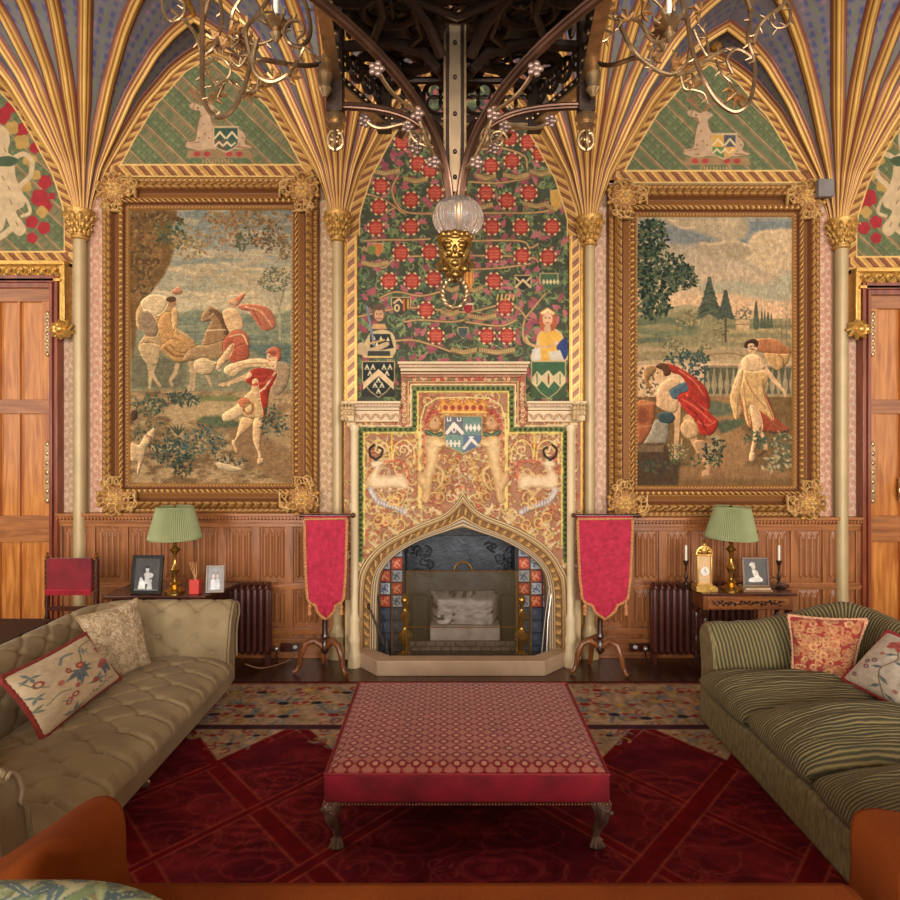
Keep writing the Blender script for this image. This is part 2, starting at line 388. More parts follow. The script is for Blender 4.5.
# ---------------------------------------------------------------- columns with capitals
COLM = M('stone_gilt_paint', (186,160,116), .42, .12, .1, 5, .05, 50)
CAPM = M('gilded_carving', (196,150,78), .42, .45, .3, 40, .3, 80)
names = ['', 'slender beige column left of the cavalry tapestry, beside the left door', 'slender beige column between the left tapestry and the rose mural', 'slender beige column between the rose mural and the right tapestry', 'slender beige column right of the garden tapestry, beside the right door', '']
for i in (1,2,3,4):
    x = X(CX[i]); r = .058 if i in (1,4) else .05; zt = Z(CYS[i]); zc = zt-.27; y = D-.075
    t = thing('column', names[i], 'column', (x,y,0), 'gilded wall columns')
    MB().lathe([(r,.3),(r,zc)], (x,y,0), 20).build('shaft', COLM, t)
    m = MB().lathe([(.10,0),(.10,.12),(.085,.14),(.085,.2),(.095,.22),(.075,.26),(r+.008,.3),(r,.33)], (x,y,0), 8); m.build('base', COLM, t, bev=.004)
    m = MB().lathe([(r,zc-.02),(r+.02,zc-.01),(r+.02,zc+.01),(r+.002,zc+.02),(r+.012,zc+.08),(r+.05,zc+.19),(r+.075,zc+.23),(r+.075,zc+.265),(r+.06,zc+.27)], (x,y,0), 24)
    rn = random.Random(i)
    for row, (zz, q) in enumerate(((zc+.06,.018),(zc+.12,.03),(zc+.185,.055))):
        for k in range(12):
            a = 2*PI*(k+.5*(row%2))/12; rad = r+q
            c = Vector((x+rad*math.cos(a), y+rad*math.sin(a), zz))
            m.ell(c, (.02,.02,.03), 7, 5)
            m.tube([c+Vector((0,0,-.03)), c+Vector((.015*math.cos(a),.015*math.sin(a),.02)), c+Vector((.04*math.cos(a),.04*math.sin(a),.03)), c+Vector((.042*math.cos(a),.042*math.sin(a),.012))], [.01,.011,.009,.006], 5)
    m.build('capital', CAPM, t)
# ---------------------------------------------------------------- painted walls under the arches
def arch_e(cv, il):
    """distance inside the wall arch between columns il and il+1, in photo pixels"""
    out = []
    for k, sg in ((il, 1), (il+1, -1)):
        h = (CYS[k]-cv.Yg)/102.33; dx = (cv.Xg-CX[k])*sg
        r = np.interp(h, PH, PR)*102.33; sl = np.interp(h, PH, np.gradient(PR)/np.gradient(PH))
        r = np.where(h < 0, 7.5, r); sl = np.where(h < 0, 0, sl)
        out.append((dx-r)/np.sqrt(1+sl*sl))
    return np.minimum(out[0], out[1])
def rope(u, v, w):
    """twisted ribbon pattern: u along, v across (0..w)"""
    q = ((u+v*.9) % 13)/13; c = np.zeros(u.shape+(3,)); c[:] = (188,140,76)
    c[(q > .34) & (q < .5)] = (112,70,44); c[(q > .5) & (q < .82)] = (140,88,58); c[(q >= .82)] = (214,170,98)
    k = (np.abs(v-w/2) > w/2-1.4); c[k] = (222,180,108); return c
def gothic(cv, x, y, ang, n, size, col):
    c, s = math.cos(ang), math.sin(ang)
    for i in range(n):
        for dx, a, b in ((0,0,1),(size*.28,0,.9),(size*.55,-.15,1)):
            if random.random() < .25 and dx: continue
            o = i*size*.85+dx
            p = (x+c*o-s*a*size, y+s*o+c*a*size); q = (x+c*o-s*b*size, y+s*o+c*b*size)
            cv.line([p, q], .8, col, .8)
            if random.random() < .5: cv.line([p, (p[0]+c*size*.25, p[1]+s*size*.25)], .7, col, .8)
def lunette(il, bottom, deco):
    x0, x1 = CX[il], CX[il+1]
    cv = Cv(x0, 44, x1, bottom+9, 1.8, (100,106,72)); e = arch_e(cv, il); e = np.minimum(e, bottom+9-cv.Yg)
    # green brocade with diagonal lettered bands
    u = (cv.Xg+cv.Yg) if il in (0,1) else (cv.Xg+cv.Yg); v = cv.Xg-cv.Yg
    du = ((cv.Xg*.70-cv.Yg*.72) % 30)
    tex = (np.sin(cv.Xg*1.1)*np.sin(cv.Yg*1.1) > .25) & (du > 14); cv.C[tex] = (86,96,64)
    tex = (np.sin(cv.Xg*.55+1)*np.sin(cv.Yg*.55) > .6) & (du > 14); cv.C[tex] = (114,118,82)
    b = (du < 1.3) | ((du > 12) & (du < 13.3)); cv.C[b] = (168,128,88)
    b = (du > 2.2) & (du < 2.9) | ((du > 10.4) & (du < 11.1)); cv.C[b] = (150,110,80)
    w = np.array([.70,-.72]); t = np.array([.72,.70])
    for k in range(-40, 60):
        for m in range(-2, 60):
            px = w*(k*30+6.6)+t*m*8; 
            if not (x0 < px[0] < x1 and 40 < px[1] < bottom): continue
            for q in (-2.2, 0, 2.2):
                if random.random() < .2: continue
                cpt = px+t*q; cv.line([cpt-w*3, cpt+w*3], .75, (172,120,86), .8)
    deco(cv)
    band = e < 13
    C2 = rope(np.where(cv.Yg > bottom-3, cv.Xg, cv.Yg*1.3), np.clip(e, 0, 13), 13); cv.C[band] = C2[band]
    cv.noise(5, .12, il)
    cv.mesh('lunette_mural', MURAL, wb, yo=.0, mask=e > -3)
def deco_stag(cx, base, sgn, cols):
    def f(cv):
        T = lambda pts: [(cx+sgn*a, base+b) for a, b in pts]
        bod = (186,152,118)
        cv.poly(T([(-31,-8),(30,-8),(34,-2),(34,0),(-33,0)]), (150,118,80))
        cv.poly(T([(-17,-52),(-24,-55),(-30,-53),(-26,-48),(-19,-46),(-22,-30),(-24,-18),(-33,-16),(-32,-11),(-18,-11),(-14,-9),(24,-9),(33,-12),(26,-15),(27,-22),(20,-29),(2,-30),(-6,-34),(-9,-45),(-4,-50),(-11,-54)]), bod, sm=True)
        for a, b in ((-18,-42),(-16,-34),(-14,-24),(-6,-28),(18,-20),(12,-24),(20,-14),(-20,-20),(24,-20),(-10,-20)): cv.ell(cx+sgn*a, base+b, 1, 1, (140,100,76))
        for q in ((-16,-54,-28,-64,-22,-68),(-13,-54,-4,-62,2,-60),(-22,-60,-30,-66,-28,-70)): cv.line(T([q[:2],q[2:4],q[4:]]), 1.8, (150,104,70))
        cv.line(T([(-20,-16),(-30,-14)]), 1, (130,92,70)); cv.ell(cx-sgn*21, base-50, 1, .8, (70,46,36))
        for a in (-22,-12,10,20): cv.ell(cx+a, base-4, 3.4, 2.6, (166,62,60))
        for q in ((-13,-54,-8,-66,-12,-74),(-17,-55,-22,-66,-18,-76),(-10,-64,-3,-66,-2,-72),(-20,-63,-27,-66,-28,-72)): cv.line(T([q[:2],q[2:4],q[4:]]), 1.5, (134,96,62), sm=True)
        cv.line(T([(-24,-55),(-26,-48),(-19,-46),(-22,-30),(-24,-18),(-33,-16),(-32,-11)]), .8, (120,84,62), sm=True); cv.line(T([(33,-12),(26,-15),(27,-22),(20,-29),(2,-30),(-6,-34),(-9,-45)]), .8, (120,84,62), sm=True)
        cv.line(T([(-24,-14),(-32,-12),(-20,-9),(-8,-11)]), 2.4, bod, sm=True); cv.line(T([(10,-14),(20,-11),(28,-10)]), 2, (150,112,84), sm=True)
        # shield
        a0 = -10; S = lambda pts: [(cx+sgn*4+a, base+b) for a, b in pts]
        cv.poly(S([(-10,-32),(16,-32),(16,-14),(11,-9),(3,-5),(-5,-9),(-10,-14)]), (190,160,120))
        cv.poly(S([(-8.6,-30),(3,-30),(3,-18),(-8.6,-18)]), cols[0]); cv.poly(S([(3,-30),(14.6,-30),(14.6,-18),(3,-18)]), cols[1])
        cv.poly(S([(-8.6,-18),(3,-18),(3,-7),(-5,-10),(-8.6,-14)]), cols[2]); cv.poly(S([(3,-18),(14.6,-18),(14.6,-14),(10,-10),(3,-7)]), cols[3])
        cv.line(S([(-8,-20),(-3,-26),(2,-20)]), 2, (214,186,140)); cv.line(S([(4,-20),(9,-26),(14,-20)]), 2, (214,186,140)); cv.line(S([(-8,-12),(-4,-16),(0,-12),(4,-16),(8,-12),(12,-15)]), 1.8, (214,186,140))
        for i in range(10): cv.line([(cx-16+i*3.2, base+1.6),(cx-16+i*3.2, base+4.4)], .9, (190,146,96))
    return f
def deco_pair(a, b):
    def f(cv):
        deco_lion(a, 1 if a > b else -1)(cv); deco_lion(b, -1 if a > b else 1)(cv); m = (a+b)/2
        cv.poly([(m-19,150),(m+19,150),(m+19,190),(m+10,208),(m,216),(m-10,208),(m-19,190)], (196,160,110)); cv.poly([(m-17,152),(m+17,152),(m+17,189),(m+9,206),(m,213),(m-9,206),(m-17,189)], (70,88,64)); cv.line([(m-15,196),(m,172),(m+15,196)], 7, (214,186,140))
    return f
def deco_lion(cx, sgn):
    def f(cv):
        T = lambda pts: [(cx+sgn*a, b) for a, b in pts]; red = (158,44,48); gold = (176,140,76); cr = (196,168,128)
        rn = random.Random(5)
        for a, b, r in ((0,116,9),(20,130,8),(33,148,6),(43,182,8),(38,198,10),(44,206,7),(30,222,7),(42,228,7),(30,238,6),(22,106,6),(50,196,4),(8,108,7)):
            for k in range(5):
                an = k*1.257+a; cv.ell(cx+sgn*(a+math.cos(an)*r*.45), b+math.sin(an)*r*.45, r*.5, r*.5, red)
        for a, b, r in ((20,142,9),(28,160,8),(40,212,7),(10,128,8),(34,175,6),(24,186,7)):
            for k in range(4):
                an = k*1.57+b; cv.ell(cx+sgn*(a+math.cos(an)*r*.4), b+math.sin(an)*r*.4, r*.5, r*.5, gold)
        cv.poly(T([(-20,128),(-8,124),(4,128),(8,140),(6,152),(12,158),(14,178),(22,196),(22,206),(14,212),(24,228),(18,236),(10,230),(2,214),(-8,206),(-20,210)]), cr, sm=True)
        cv.line(T([(12,158),(22,154),(30,162),(28,176),(20,184),(16,190)]), 5, cr, sm=True)
        cv.line(T([(14,190),(24,200),(28,212),(20,216)]), 3.4, cr, sm=True); cv.line(T([(10,228),(-4,238),(-14,234)]), 6, cr, sm=True)
        cv.poly(T([(-20,158),(-4,157),(8,156),(16,160),(10,166),(-8,166),(-20,166)]), (70,86,60), sm=True)
        for a, b in ((0,176),(6,186),(-6,190),(8,200),(14,222),(-4,140),(2,148)): cv.line([(cx+sgn*a, b),(cx+sgn*(a+2), b+4)], 1, (130,100,76))
        cv.poly(T([(-24,196),(-8,192),(2,200),(4,216),(0,230),(-14,236),(-24,232)]), cr, sm=True)
        cv.line(T([(-14,200),(-4,206),(-6,220)]), 1.6, (136,100,70), sm=True)
        cv.line(T([(-24,214),(-12,210)]), 1.4, (136,100,70))
    return f
lunette(0, 255, deco_pair(2, -84)); lunette(4, 260, deco_pair(906, 1016))
lunette(1, 168, deco_stag(219, 158, 1, [(60,80,60),(60,80,70),(96,84,70),(70,90,70)]))
lunette(3, 174, deco_stag(717, 165, 1, [(200,150,70),(80,84,86),(90,120,70),(206,156,80)]))
# damask wallpaper strips beside the frames
def damask(x0, x1, y0, y1, col, col2, name='wallpaper_strip', yo=.0, p=6.):
    cv = Cv(x0, y0, x1, y1, 2.2, col); u = cv.Xg/p*PI; v = cv.Yg/p*PI*.8
    k = np.sin(u+np.sin(v))*np.sin(v+np.cos(u)*.8) ; cv.C[np.abs(k) < .22] = col2
    k = (np.sin(u*.5)*np.cos(v*.5)); cv.C[k > .8] = col2; cv.noise(4, .08, 3)
    return cv.mesh(name, MURAL, wb, yo=yo)
damask(62, 78, 268, 513, (186,148,122), (208,176,148)); damask(90, 108, 176, 512, (196,142,116), (214,176,148))
damask(314, 334, 176, 512, (188,148,112), (214,184,148)); damask(594, 614, 180, 516, (200,156,130), (222,188,160))
damask(808, 832, 182, 520, (196,142,116), (216,178,150)); damask(843, 856, 272, 520, (196,150,124), (216,184,156))
# rope borders and jambs either side of the rose mural
for xa, xb in ((346.5,356),(570.5,580.5)):
    cv = Cv(xa, 236, xb, 404, 2.2); cv.C = rope(cv.Yg, cv.Xg-xa, xb-xa); cv.noise(5,.08); cv.mesh('rope_border', PAINTG, wb, yo=.012)
for xa, xb, y1 in ((344,347,640),(356,357.6,404),(568.8,570.4,404),(580,583,640)):
    MB().bx(X(xa), X(xb), D-.03, D+.02, Z(y1), Z(236)).build('gilt_fillet', GILT, wb, smooth=False)
# ---------------------------------------------------------------- rose tree mural over the chimneypiece
def rose_mural():
    cv = Cv(345, 44, 582, 412, 2.0, (72,74,56)); rn = random.Random(3)
    cv.C *= (.85+.3*fbm(cv.C.shape[:2], 20, 3, 5))[...,None]
    G = [(118,128,80),(100,116,72),(138,144,96),(90,108,80),(64,66,54)]
    for i in range(1500):
        x, y = rn.uniform(352,576), rn.uniform(60,404)
        if rn.random() < .45: cv.spiral(x, y, rn.uniform(4,8), rn.uniform(0,6.3), rn.uniform(.5,.9), 1.3, rn.choice(G), rn.choice((-1,1)))
        else:
            a = rn.uniform(0,6.3)
            for k in range(rn.choice((3,4,5))): cv.leaf(x, y, rn.uniform(4,8), 2.6, a+k*.8, rn.choice(G))
    for i in range(480):
        x, y = rn.uniform(354,574), rn.uniform(70,402); a = rn.uniform(0,6.3); c = rn.choice(((164,88,92),(176,102,102),(148,76,82)))
        for k in range(4): cv.leaf(x, y, rn.uniform(4,7), 3, a+k*.75, c)
    br = (186,146,98)
    for p in (((350,318),(362,316),(402,308),(440,310),(470,312),(505,304),(520,308)),((372,262),(384,268),(398,258),(440,256),(500,256),(532,258),(538,262)),
              ((384,214),(396,208),(404,213),(430,213),(470,213),(530,213),(552,210)),((364,241),(384,240),(410,240),(430,239)),((470,241),(520,241),(530,248),(538,244)),
              ((380,343),(410,340),(432,345),(452,352)),((380,298),(396,292),(420,296),(440,292)),((464,270),(500,268),(530,264)),((398,176),(392,190),(398,206),(410,213),(440,214)),
              ((545,294),(532,310),(524,322),(524,340),(534,346),(548,347)),((404,322),(420,320),(450,322),(464,320)),((466,322),(500,326),(516,320)),((512,306),(520,310),(526,318)),
              ((470,182),(500,183),(528,178)),((480,150),(500,148),(524,156),(527,168)),((356,196),(366,194),(384,200),(396,208))):
        cv.line(p, 2.6, (98,70,48), sm=True); cv.line(p, 1.6, br, sm=True)
    def scroll(x, y, w, b=3):
        cv.poly([(x-w/2,y-b),(x,y),(x+w/2,y-b),(x+w/2,y+2-b+4),(x,y+5),(x-w/2,y+5-b)], (176,146,94)); cv.line([(x-w/2,y-b+.3),(x,y),(x+w/2,y-b)], .8, (120,84,60)); cv.line([(x-w/2,y+5-b),(x,y+5),(x+w/2,y+5-b)], .8, (120,84,60))
        for k in range(int(w/2.2)-2): cv.line([(x-w/2+2+k*2.2,y-1+abs(k*2.2-w/2+2)*-.1+1),(x-w/2+2+k*2.2,y+2)], .7, (110,84,60), .7)
    for q in ((375,263,26),(385,171,30),(416,179,24),(516,175,26),(541,172,22),(536,204,26),(554,206,16),(482,205,22),(486,176,20),(452,288,14),(497,350,36),(464,350,26),(482,316,28),(474,288,18),(467,237,16),(373,249,20),(450,312,18)): scroll(*q)
    def rose(x, y, r=7.4):
        cv.ell(x, y, r+1.6, r+1.6, (90,60,46))
        for k in range(8):
            a = k*PI/4+.39; cv.ell(x+r*1.02*math.cos(a), y+r*1.02*math.sin(a), 1.55, 1.55, (226,196,138))
        cv.ell(x, y, r, r, (150,52,46)); 
        for k in range(5):
            a = k*1.2566-1.57; cv.ell(x+r*.5*math.cos(a), y+r*.5*math.sin(a), r*.38, r*.38, (172,70,58))
        for yy in (-2.2,.8,3.6): cv.line([(x-4,y+yy),(x-1,y+yy-1),(x+2,y+yy),(x+4.4,y+yy-.8)], .9, (214,116,84), .85)
    R = [(402,142),(418,164),(381,186),(411,200),(379,207),(376,228),(411,227),(401,253),(430,252),(389,281),(412,281),(435,193),(434,279),(491,166),(512,161),(540,154),(486,193),(507,201),(529,193),(492,227),(521,227),(552,227),(494,254),(522,256),(548,257),(494,281),(528,142),(510,138),(426,310),(505,307),(436,336),(487,336),(507,336),(430,170),(440,128),(470,124),(486,120),(420,118),(500,110),(452,98),(466,330)]
    for q in R[:-1]: rose(*q)
    for a in range(5): cv.line([(497+a*4,300),(498+a*4,295)], 1.5, (214,170,90))
    # small heraldic shields
    def shield(x, y, w, h, f):
        cv.poly([(x-w/2-1,y-1),(x+w/2+1,y-1),(x+w/2+1,y+h*.5),(x,y+h+1),(x-w/2-1,y+h*.5)], (190,156,108)); cv.poly([(x-w/2,y),(x+w/2,y),(x+w/2,y+h*.5),(x+w*.3,y+h*.8),(x,y+h),(x-w*.3,y+h*.8),(x-w/2,y+h*.5)], f)
    shield(401,298,18,18,(66,60,52)); cv.line([(394,303),(399,299),(404,304)],2,(206,174,124)); cv.rect(403,299,405,311,(190,96,40)); cv.rect(407,299,409,309,(196,140,60)); cv.ell(397,308,3,4,(206,174,124)); cv.ell(397,308,1.2,2,(60,50,44))
    shield(523,276,15,15,(50,50,44)); cv.line([(516,287),(523,280),(530,287)],2.4,(210,180,130)); cv.line([(516,278),(519,281)],1.6,(210,180,130)); cv.line([(530,278),(527,281)],1.6,(210,180,130))
    shield(549,274,17,17,(70,98,68)); 
    for k in range(5): cv.poly([(542+k*3.5,282),(543.7+k*3.5,279),(545.4+k*3.5,282),(543.7+k*3.5,285)], (214,190,140))
    shield(469,272,8,20,(196,112,46)); cv.line([(467,272),(467,290)],1.2,(220,170,90)); cv.line([(471,272),(471,288)],1.2,(220,170,90))
    shield(468,305,9,9,(150,44,50)); cv.line([(463,304),(473,304)],1.6,(220,200,170)); shield(463,328,9,10,(70,80,80)); shield(378,244,9,12,(190,110,60)); shield(556,191,10,20,(200,152,76))
    cv.poly([(551,190),(558,204),(551,206)], (206,158,80)); cv.poly([(553,190),(562,190),(562,200)], (206,158,80)); cv.ell(372,250,4,5,(110,120,60))
    # man in a surcoat with a sword, his shield under him
    cv.poly([(366,340),(372,332),(384,330),(393,334),(396,346),(392,356),(366,358),(362,350)], (196,170,124), sm=True)
    cv.poly([(370,334),(390,334),(394,348),(370,352)], (44,46,44)); 
    for x, y in ((374,338),(381,338),(388,339),(377,344),(385,345)): cv.poly([(x-1.8,y+2),(x,y-2.2),(x+1.8,y+2)], (212,196,156))
    cv.poly([(362,342),(352,350),(366,355),(388,346),(386,342),(370,348)], (190,160,120), sm=True)
    cv.ell(379,313,6.4,8.4,(120,84,66)); cv.ell(379,315,4.6,6.4,(194,146,110)); cv.ell(379,307,6.2,3.4,(96,72,56)); cv.poly([(373,324),(385,324),(387,329),(371,329)], (196,150,96))
    for x in (377,381): cv.ell(x,314,.8,.6,(60,40,34))
    cv.line([(376.5,318.6),(381.5,318.6)], .9, (150,70,60)); cv.line([(379,314),(379,317)], .7, (150,104,80))
    cv.line([(367,307),(374,345)], 2.4, (120,124,134)); cv.line([(368,344),(384,340)], 2, (190,150,90))
    cv.poly([(368,351),(390,351),(391,359),(367,359)], (60,60,54)); cv.line([(368,357),(392,357)], 2, (214,176,110))
    def bigshield(x0, x1, y0, y1, f):
        xm = (x0+x1)/2; cv.poly([(x0-1,y0-1),(x1+1,y0-1),(x1+1,y0+20),(xm+8,y1-5),(xm,y1+1),(xm-8,y1-5),(x0-1,y0+20)], (196,168,120)); cv.poly([(x0,y0),(x1,y0),(x1,y0+19),(xm+8,y1-6),(xm,y1),(xm-8,y1-6),(x0,y0+19)], f)
    cv.rect(362,362,395,397,(52,52,44)); bigshield(363,394,362,397,(40,44,42))
    cv.poly([(363,390),(363,383),(378.5,369),(394,383),(394,390),(378.5,376)], (218,184,138))
    for x, y in ((367,367),(373,367),(384,367),(390,367),(370,373),(387,373),(378.5,380),(375,385),(382,385),(378.5,391)):
        cv.poly([(x-2.6,y+2.6),(x,y-3.2),(x+2.6,y+2.6)], (214,198,160)); cv.ell(x, y+1.6, .9, .9, (50,50,44))
    # lady in yellow with her green shield
    cv.poly([(536,344),(538,334),(546,329),(556,329),(563,336),(564,346),(566,361),(532,361)], (206,176,128), sm=True)
    cv.poly([(538,336),(545,331),(556,331),(562,338),(557,350),(552,360),(539,360),(541,348)], (222,168,74), sm=True)
    cv.poly([(557,345),(566,338),(568,352),(564,360),(558,352)], (52,66,112), sm=True); cv.poly([(532,350),(540,346),(541,360),(532,361)], (210,196,176))
    cv.poly([(548,352),(560,350),(564,360),(550,361)], (204,190,166))
    cv.poly([(540,312),(547,307),(555,312),(557,326),(553,331),(541,331),(539,322)], (178,92,60)); cv.ell(547.5,319,5,7,(218,172,130)); cv.ell(547.5,329,3.4,4,(214,166,126))
    cv.poly([(540,313),(547.5,308),(555,313),(553,315),(547.5,311.6),(542,315)], (232,204,140))
    for x in (545.4,549.4): cv.ell(x,318,.8,.6,(70,44,34))
    cv.line([(545.6,323),(549.4,323)], .8, (170,70,60)); cv.line([(526,338),(530,344),(540,347),(552,346),(558,342)], 2.6, (204,160,110), sm=True); cv.ell(556,343,2.6,2,(220,176,136))
    cv.rect(531,362,566,398,(66,84,56)); bigshield(532,565,362,398,(66,98,66))
    cv.poly([(532,384),(532,378),(537,371),(541.5,376),(548.5,370),(553,376),(560,371),(565,377),(565,383),(560,387),(554,381),(548.5,388),(542,381),(537,387)], (214,190,142))
    for x in (537,548.5,560): cv.line([(x,374),(x,384)], 1.4, (96,120,84))
    cv.ell(548.5,379,1,4,(120,60,50))
    cv.noise(4, .12, 8)
    e = arch_e(cv, 2); e = np.where(cv.Yg > 236, np.minimum(cv.Xg-345, 582-cv.Xg)+2, e)
    band = (e < 14) & (cv.Yg < 237); C2 = rope(cv.Yg*1.2, np.clip(e-2, 0, 12), 12); cv.C[band] = C2[band]
    cv.mesh('rose_tree_mural', MURAL, wb, yo=.004, mask=e > -3)
rose_mural()
# ---------------------------------------------------------------- gilded frames with tapestries
def tap_left():
    cv = Cv(131, 209, 296, 486, 2.1, (150,150,128)); rn = random.Random(11)
    A = lambda pts: [(130+x/5.294, 205+y/5.294) for x, y in pts]; B = lambda pts: [(130+x/5.294, 345+y/5.294) for x, y in pts]
    t = np.clip((cv.Yg-212)/118, 0, 1)[...,None]; cv.C[:] = np.array((122,136,134.))*(1-t)+np.array((206,186,142.))*t
    n = fbm(cv.C.shape[:2], (14,60), 4, 2); k = (n > .52) & (cv.Yg < 330); cv.C[k] = cv.C[k]*.5+np.array((206,178,136.))*.5
    for p, w, c in (([(200,340),(360,360),(380,335),(440,330),(480,380),(640,345),(740,360)],10,(212,186,140)),([(360,400),(430,350),(470,400),(540,420)],26,(178,160,124)),
                    ([(340,240),(450,290),(540,325)],8,(214,188,146)),([(150,460),(280,480),(330,470),(500,490),(660,465)],9,(216,192,148)),([(250,320),(400,300),(600,300)],14,(140,146,132)),
                    ([(180,440),(360,450),(600,440)],16,(160,158,130)),([(400,430),(420,395),(450,430)],10,(150,150,126)),([(540,370),(700,390),(830,350)],30,(186,166,126))):
        cv.line(A(p), w/5.294*1.6, c, .8, soft=2, sm=True)
    # distance: blue green hills and water
    cv.poly(A([(200,600),(340,560),(520,560),(720,600),(860,560),(860,760),(20,760),(20,560)]), (134,140,112), soft=3)
    for i in range(26): cv.line([(rn.uniform(150,240), y := rn.uniform(318,352)), (rn.uniform(240,292), y+rn.uniform(-3,3))], rn.uniform(1,3), rn.choice(((104,122,106),(160,156,120),(118,130,112),(92,112,102))), .6, soft=2)
    cv.poly(B([(20,0),(860,0),(860,260),(20,260)]), (126,126,96), soft=4, a=.9)
    cv.poly(B([(600,0),(860,0),(860,120),(700,60)]), (92,112,102), soft=4); cv.poly(B([(20,60),(300,80),(300,230),(20,230)]), (112,110,84), soft=4)
    # foreground earth
    cv.poly(B([(10,250),(200,235),(420,250),(560,250),(860,240),(860,760),(10,760)]), (150,122,84), soft=3)
    n = fbm(cv.C.shape[:2], (10,26), 4, 9); k = (cv.Yg > 392) & (n > .55); cv.C[k] = (176,146,102); k = (cv.Yg > 392) & (n < .42); cv.C[k] = (122,96,64)
    cv.poly(B([(180,340),(300,300),(420,280),(600,300),(520,370),(380,400),(200,380)]), (182,154,108), soft=3, sm=True); cv.poly(B([(360,270),(560,270),(600,300),(380,300)]), (122,128,76), soft=3)
    cv.poly(B([(560,430),(860,330),(860,720),(660,640),(560,560)]), (146,112,74), soft=4, sm=True); cv.poly(B([(720,480),(860,320),(860,560)]), (170,140,98), soft=4)
    cv.poly(B([(500,380),(400,380),(380,410),(520,440),(600,420)]), (92,104,76), soft=3, sm=True)
    # big tree at left
    cv.poly(A([(20,40),(250,40),(230,140),(240,260),(190,380),(120,470),(60,560),(40,760),(20,760)]), (120,88,50), soft=3, sm=True)
    cv.line(A([(60,130),(120,70),(190,60),(280,90)]), 5, (104,74,46), sm=True); cv.line(A([(30,500),(70,440),(100,380),(150,300),(140,200),(60,160)]), 11, (140,100,58), sm=True); cv.line(A([(20,320),(80,300),(150,310)]), 8, (96,68,42), sm=True)
    for i in range(420):
        x, y = rn.uniform(20,250), rn.uniform(45,500)
        if x > 220-y*.2: continue
        cv.leaf(130+x/5.294, 205+y/5.294, 4.5, 2.2, rn.uniform(0,6.3), rn.choice(((132,100,60),(98,76,46),(146,114,68),(80,70,46),(112,86,50))))
    def leaves(fr, x0, x1, y0, y1, n, cols, L=5):
        for i in range(n):
            a = rn.uniform(0,6.3); r = math.sqrt(rn.random()); q = fr([((x0+x1)/2+(x1-x0)/2*r*math.cos(a), (y0+y1)/2+(y1-y0)/2*r*math.sin(a))])[0]
            cv.leaf(q[0], q[1], rn.uniform(.6,1)*L, L*.42, rn.uniform(0,6.3), rn.choice(cols))
    leaves(A,150,330,80,240,120,((56,80,66),(74,96,70),(96,106,66),(150,124,74))); leaves(A,240,420,130,290,80,((150,122,76),(174,134,86),(128,118,72)))
    leaves(A,400,860,30,130,230,((150,108,66),(178,134,86),(118,92,60),(134,122,80))); leaves(A,420,600,60,250,80,((176,130,82),(150,108,68))); leaves(A,570,650,120,240,50,((86,90,66),(110,104,70))); leaves(A,660,830,100,260,110,((120,92,62),(160,118,76),(92,84,60))); leaves(A,780,870,150,300,40,((120,100,66),(150,120,80)))
    # pale tree at right
    cv.line(A([(800,720),(795,560),(770,480),(740,400)]), 2.2, (170,158,122), sm=True); cv.line(A([(795,560),(820,470),(830,400)]), 1.6, (150,140,108))
    leaves(A,690,860,340,470,110,((112,112,84),(134,130,96),(92,98,78)),4)
    # horse and rider at left
    cv.puff = True
    O = (150,112,68)
    cv.poly(A([(50,560),(110,490),(190,500),(250,560),(240,640),(330,700),(340,760),(70,760),(90,690),(50,650)]), (186,150,100), sm=True)
    cv.poly(A([(70,520),(130,480),(210,500),(190,570),(120,600),(90,580)]), (216,188,142), sm=True); cv.poly(A([(60,600),(110,570),(160,640),(150,700),(90,690)]), (150,124,96), sm=True)
    cv.poly(B([(60,0),(160,0),(170,60),(150,110),(90,90)]), (192,162,116), sm=True)
    for p in ([(110,90),(120,160),(115,230)],[(150,90),(130,150),(170,220)],[(260,110),(250,150),(225,190),(235,215)],[(330,100),(340,170),(320,240)],[(350,120),(345,240)]): cv.line(B(p), [5,2.6], (190,160,116), sm=True)
    cv.poly(A([(160,620),(200,570),(240,580),(265,630),(250,680),(300,700),(360,760),(220,790),(170,700)]), (196,144,84), sm=True)
    cv.poly(B([(170,20),(240,-30),(330,20),(330,60),(280,95),(220,70)]), (190,142,82), sm=True); cv.line(B([(200,20),(250,60),(320,60)]), 2, (140,96,56), sm=True); cv.line(B([(220,0),(270,40),(330,40)]), 1.4, (150,104,60), sm=True)
    cv.ell(*A([(235,525)])[0], 4, 5, (176,130,92)); cv.ell(*A([(230,505)])[0], 5, 3, (96,66,46)); cv.poly(A([(230,470),(262,440),(290,460),(270,480)]), (196,130,96), sm=True); cv.poly(A([(230,560),(262,560),(262,640),(235,650)]), (214,170,112), sm=True)
    # rearing horse and rider in red
    cv.poly(A([(385,610),(400,575),(430,550),(480,560),(520,620),(530,700),(520,760),(400,760),(410,680),(440,620),(400,625)]), (158,118,78), sm=True); cv.line(A([(440,560),(490,600),(520,680)]), 5, (112,80,54), sm=True)
    cv.line(A([(392,615),(430,600),(450,580)]), 2, (190,152,108)); cv.ell(*A([(432,583)])[0], .9, .7, (50,36,30)); cv.poly(A([(425,555),(435,535),(445,560)]), (150,112,74)); cv.line(A([(420,670),(470,665),(515,665)]), 1.4, (206,176,130), sm=True)
    cv.poly(B([(290,90),(330,20),(430,0),(520,-20),(520,60),(440,80),(400,70)]), (166,130,88), sm=True); cv.line(B([(400,60),(360,80),(350,140)]), [4,3], (186,152,108), sm=True)
    cv.poly(A([(500,570),(560,555),(600,600),(605,660),(560,700),(520,650)]), (216,174,124), sm=True); cv.poly(A([(500,730),(560,670),(620,680),(640,740),(620,800),(520,820)]), (186,92,64), sm=True)
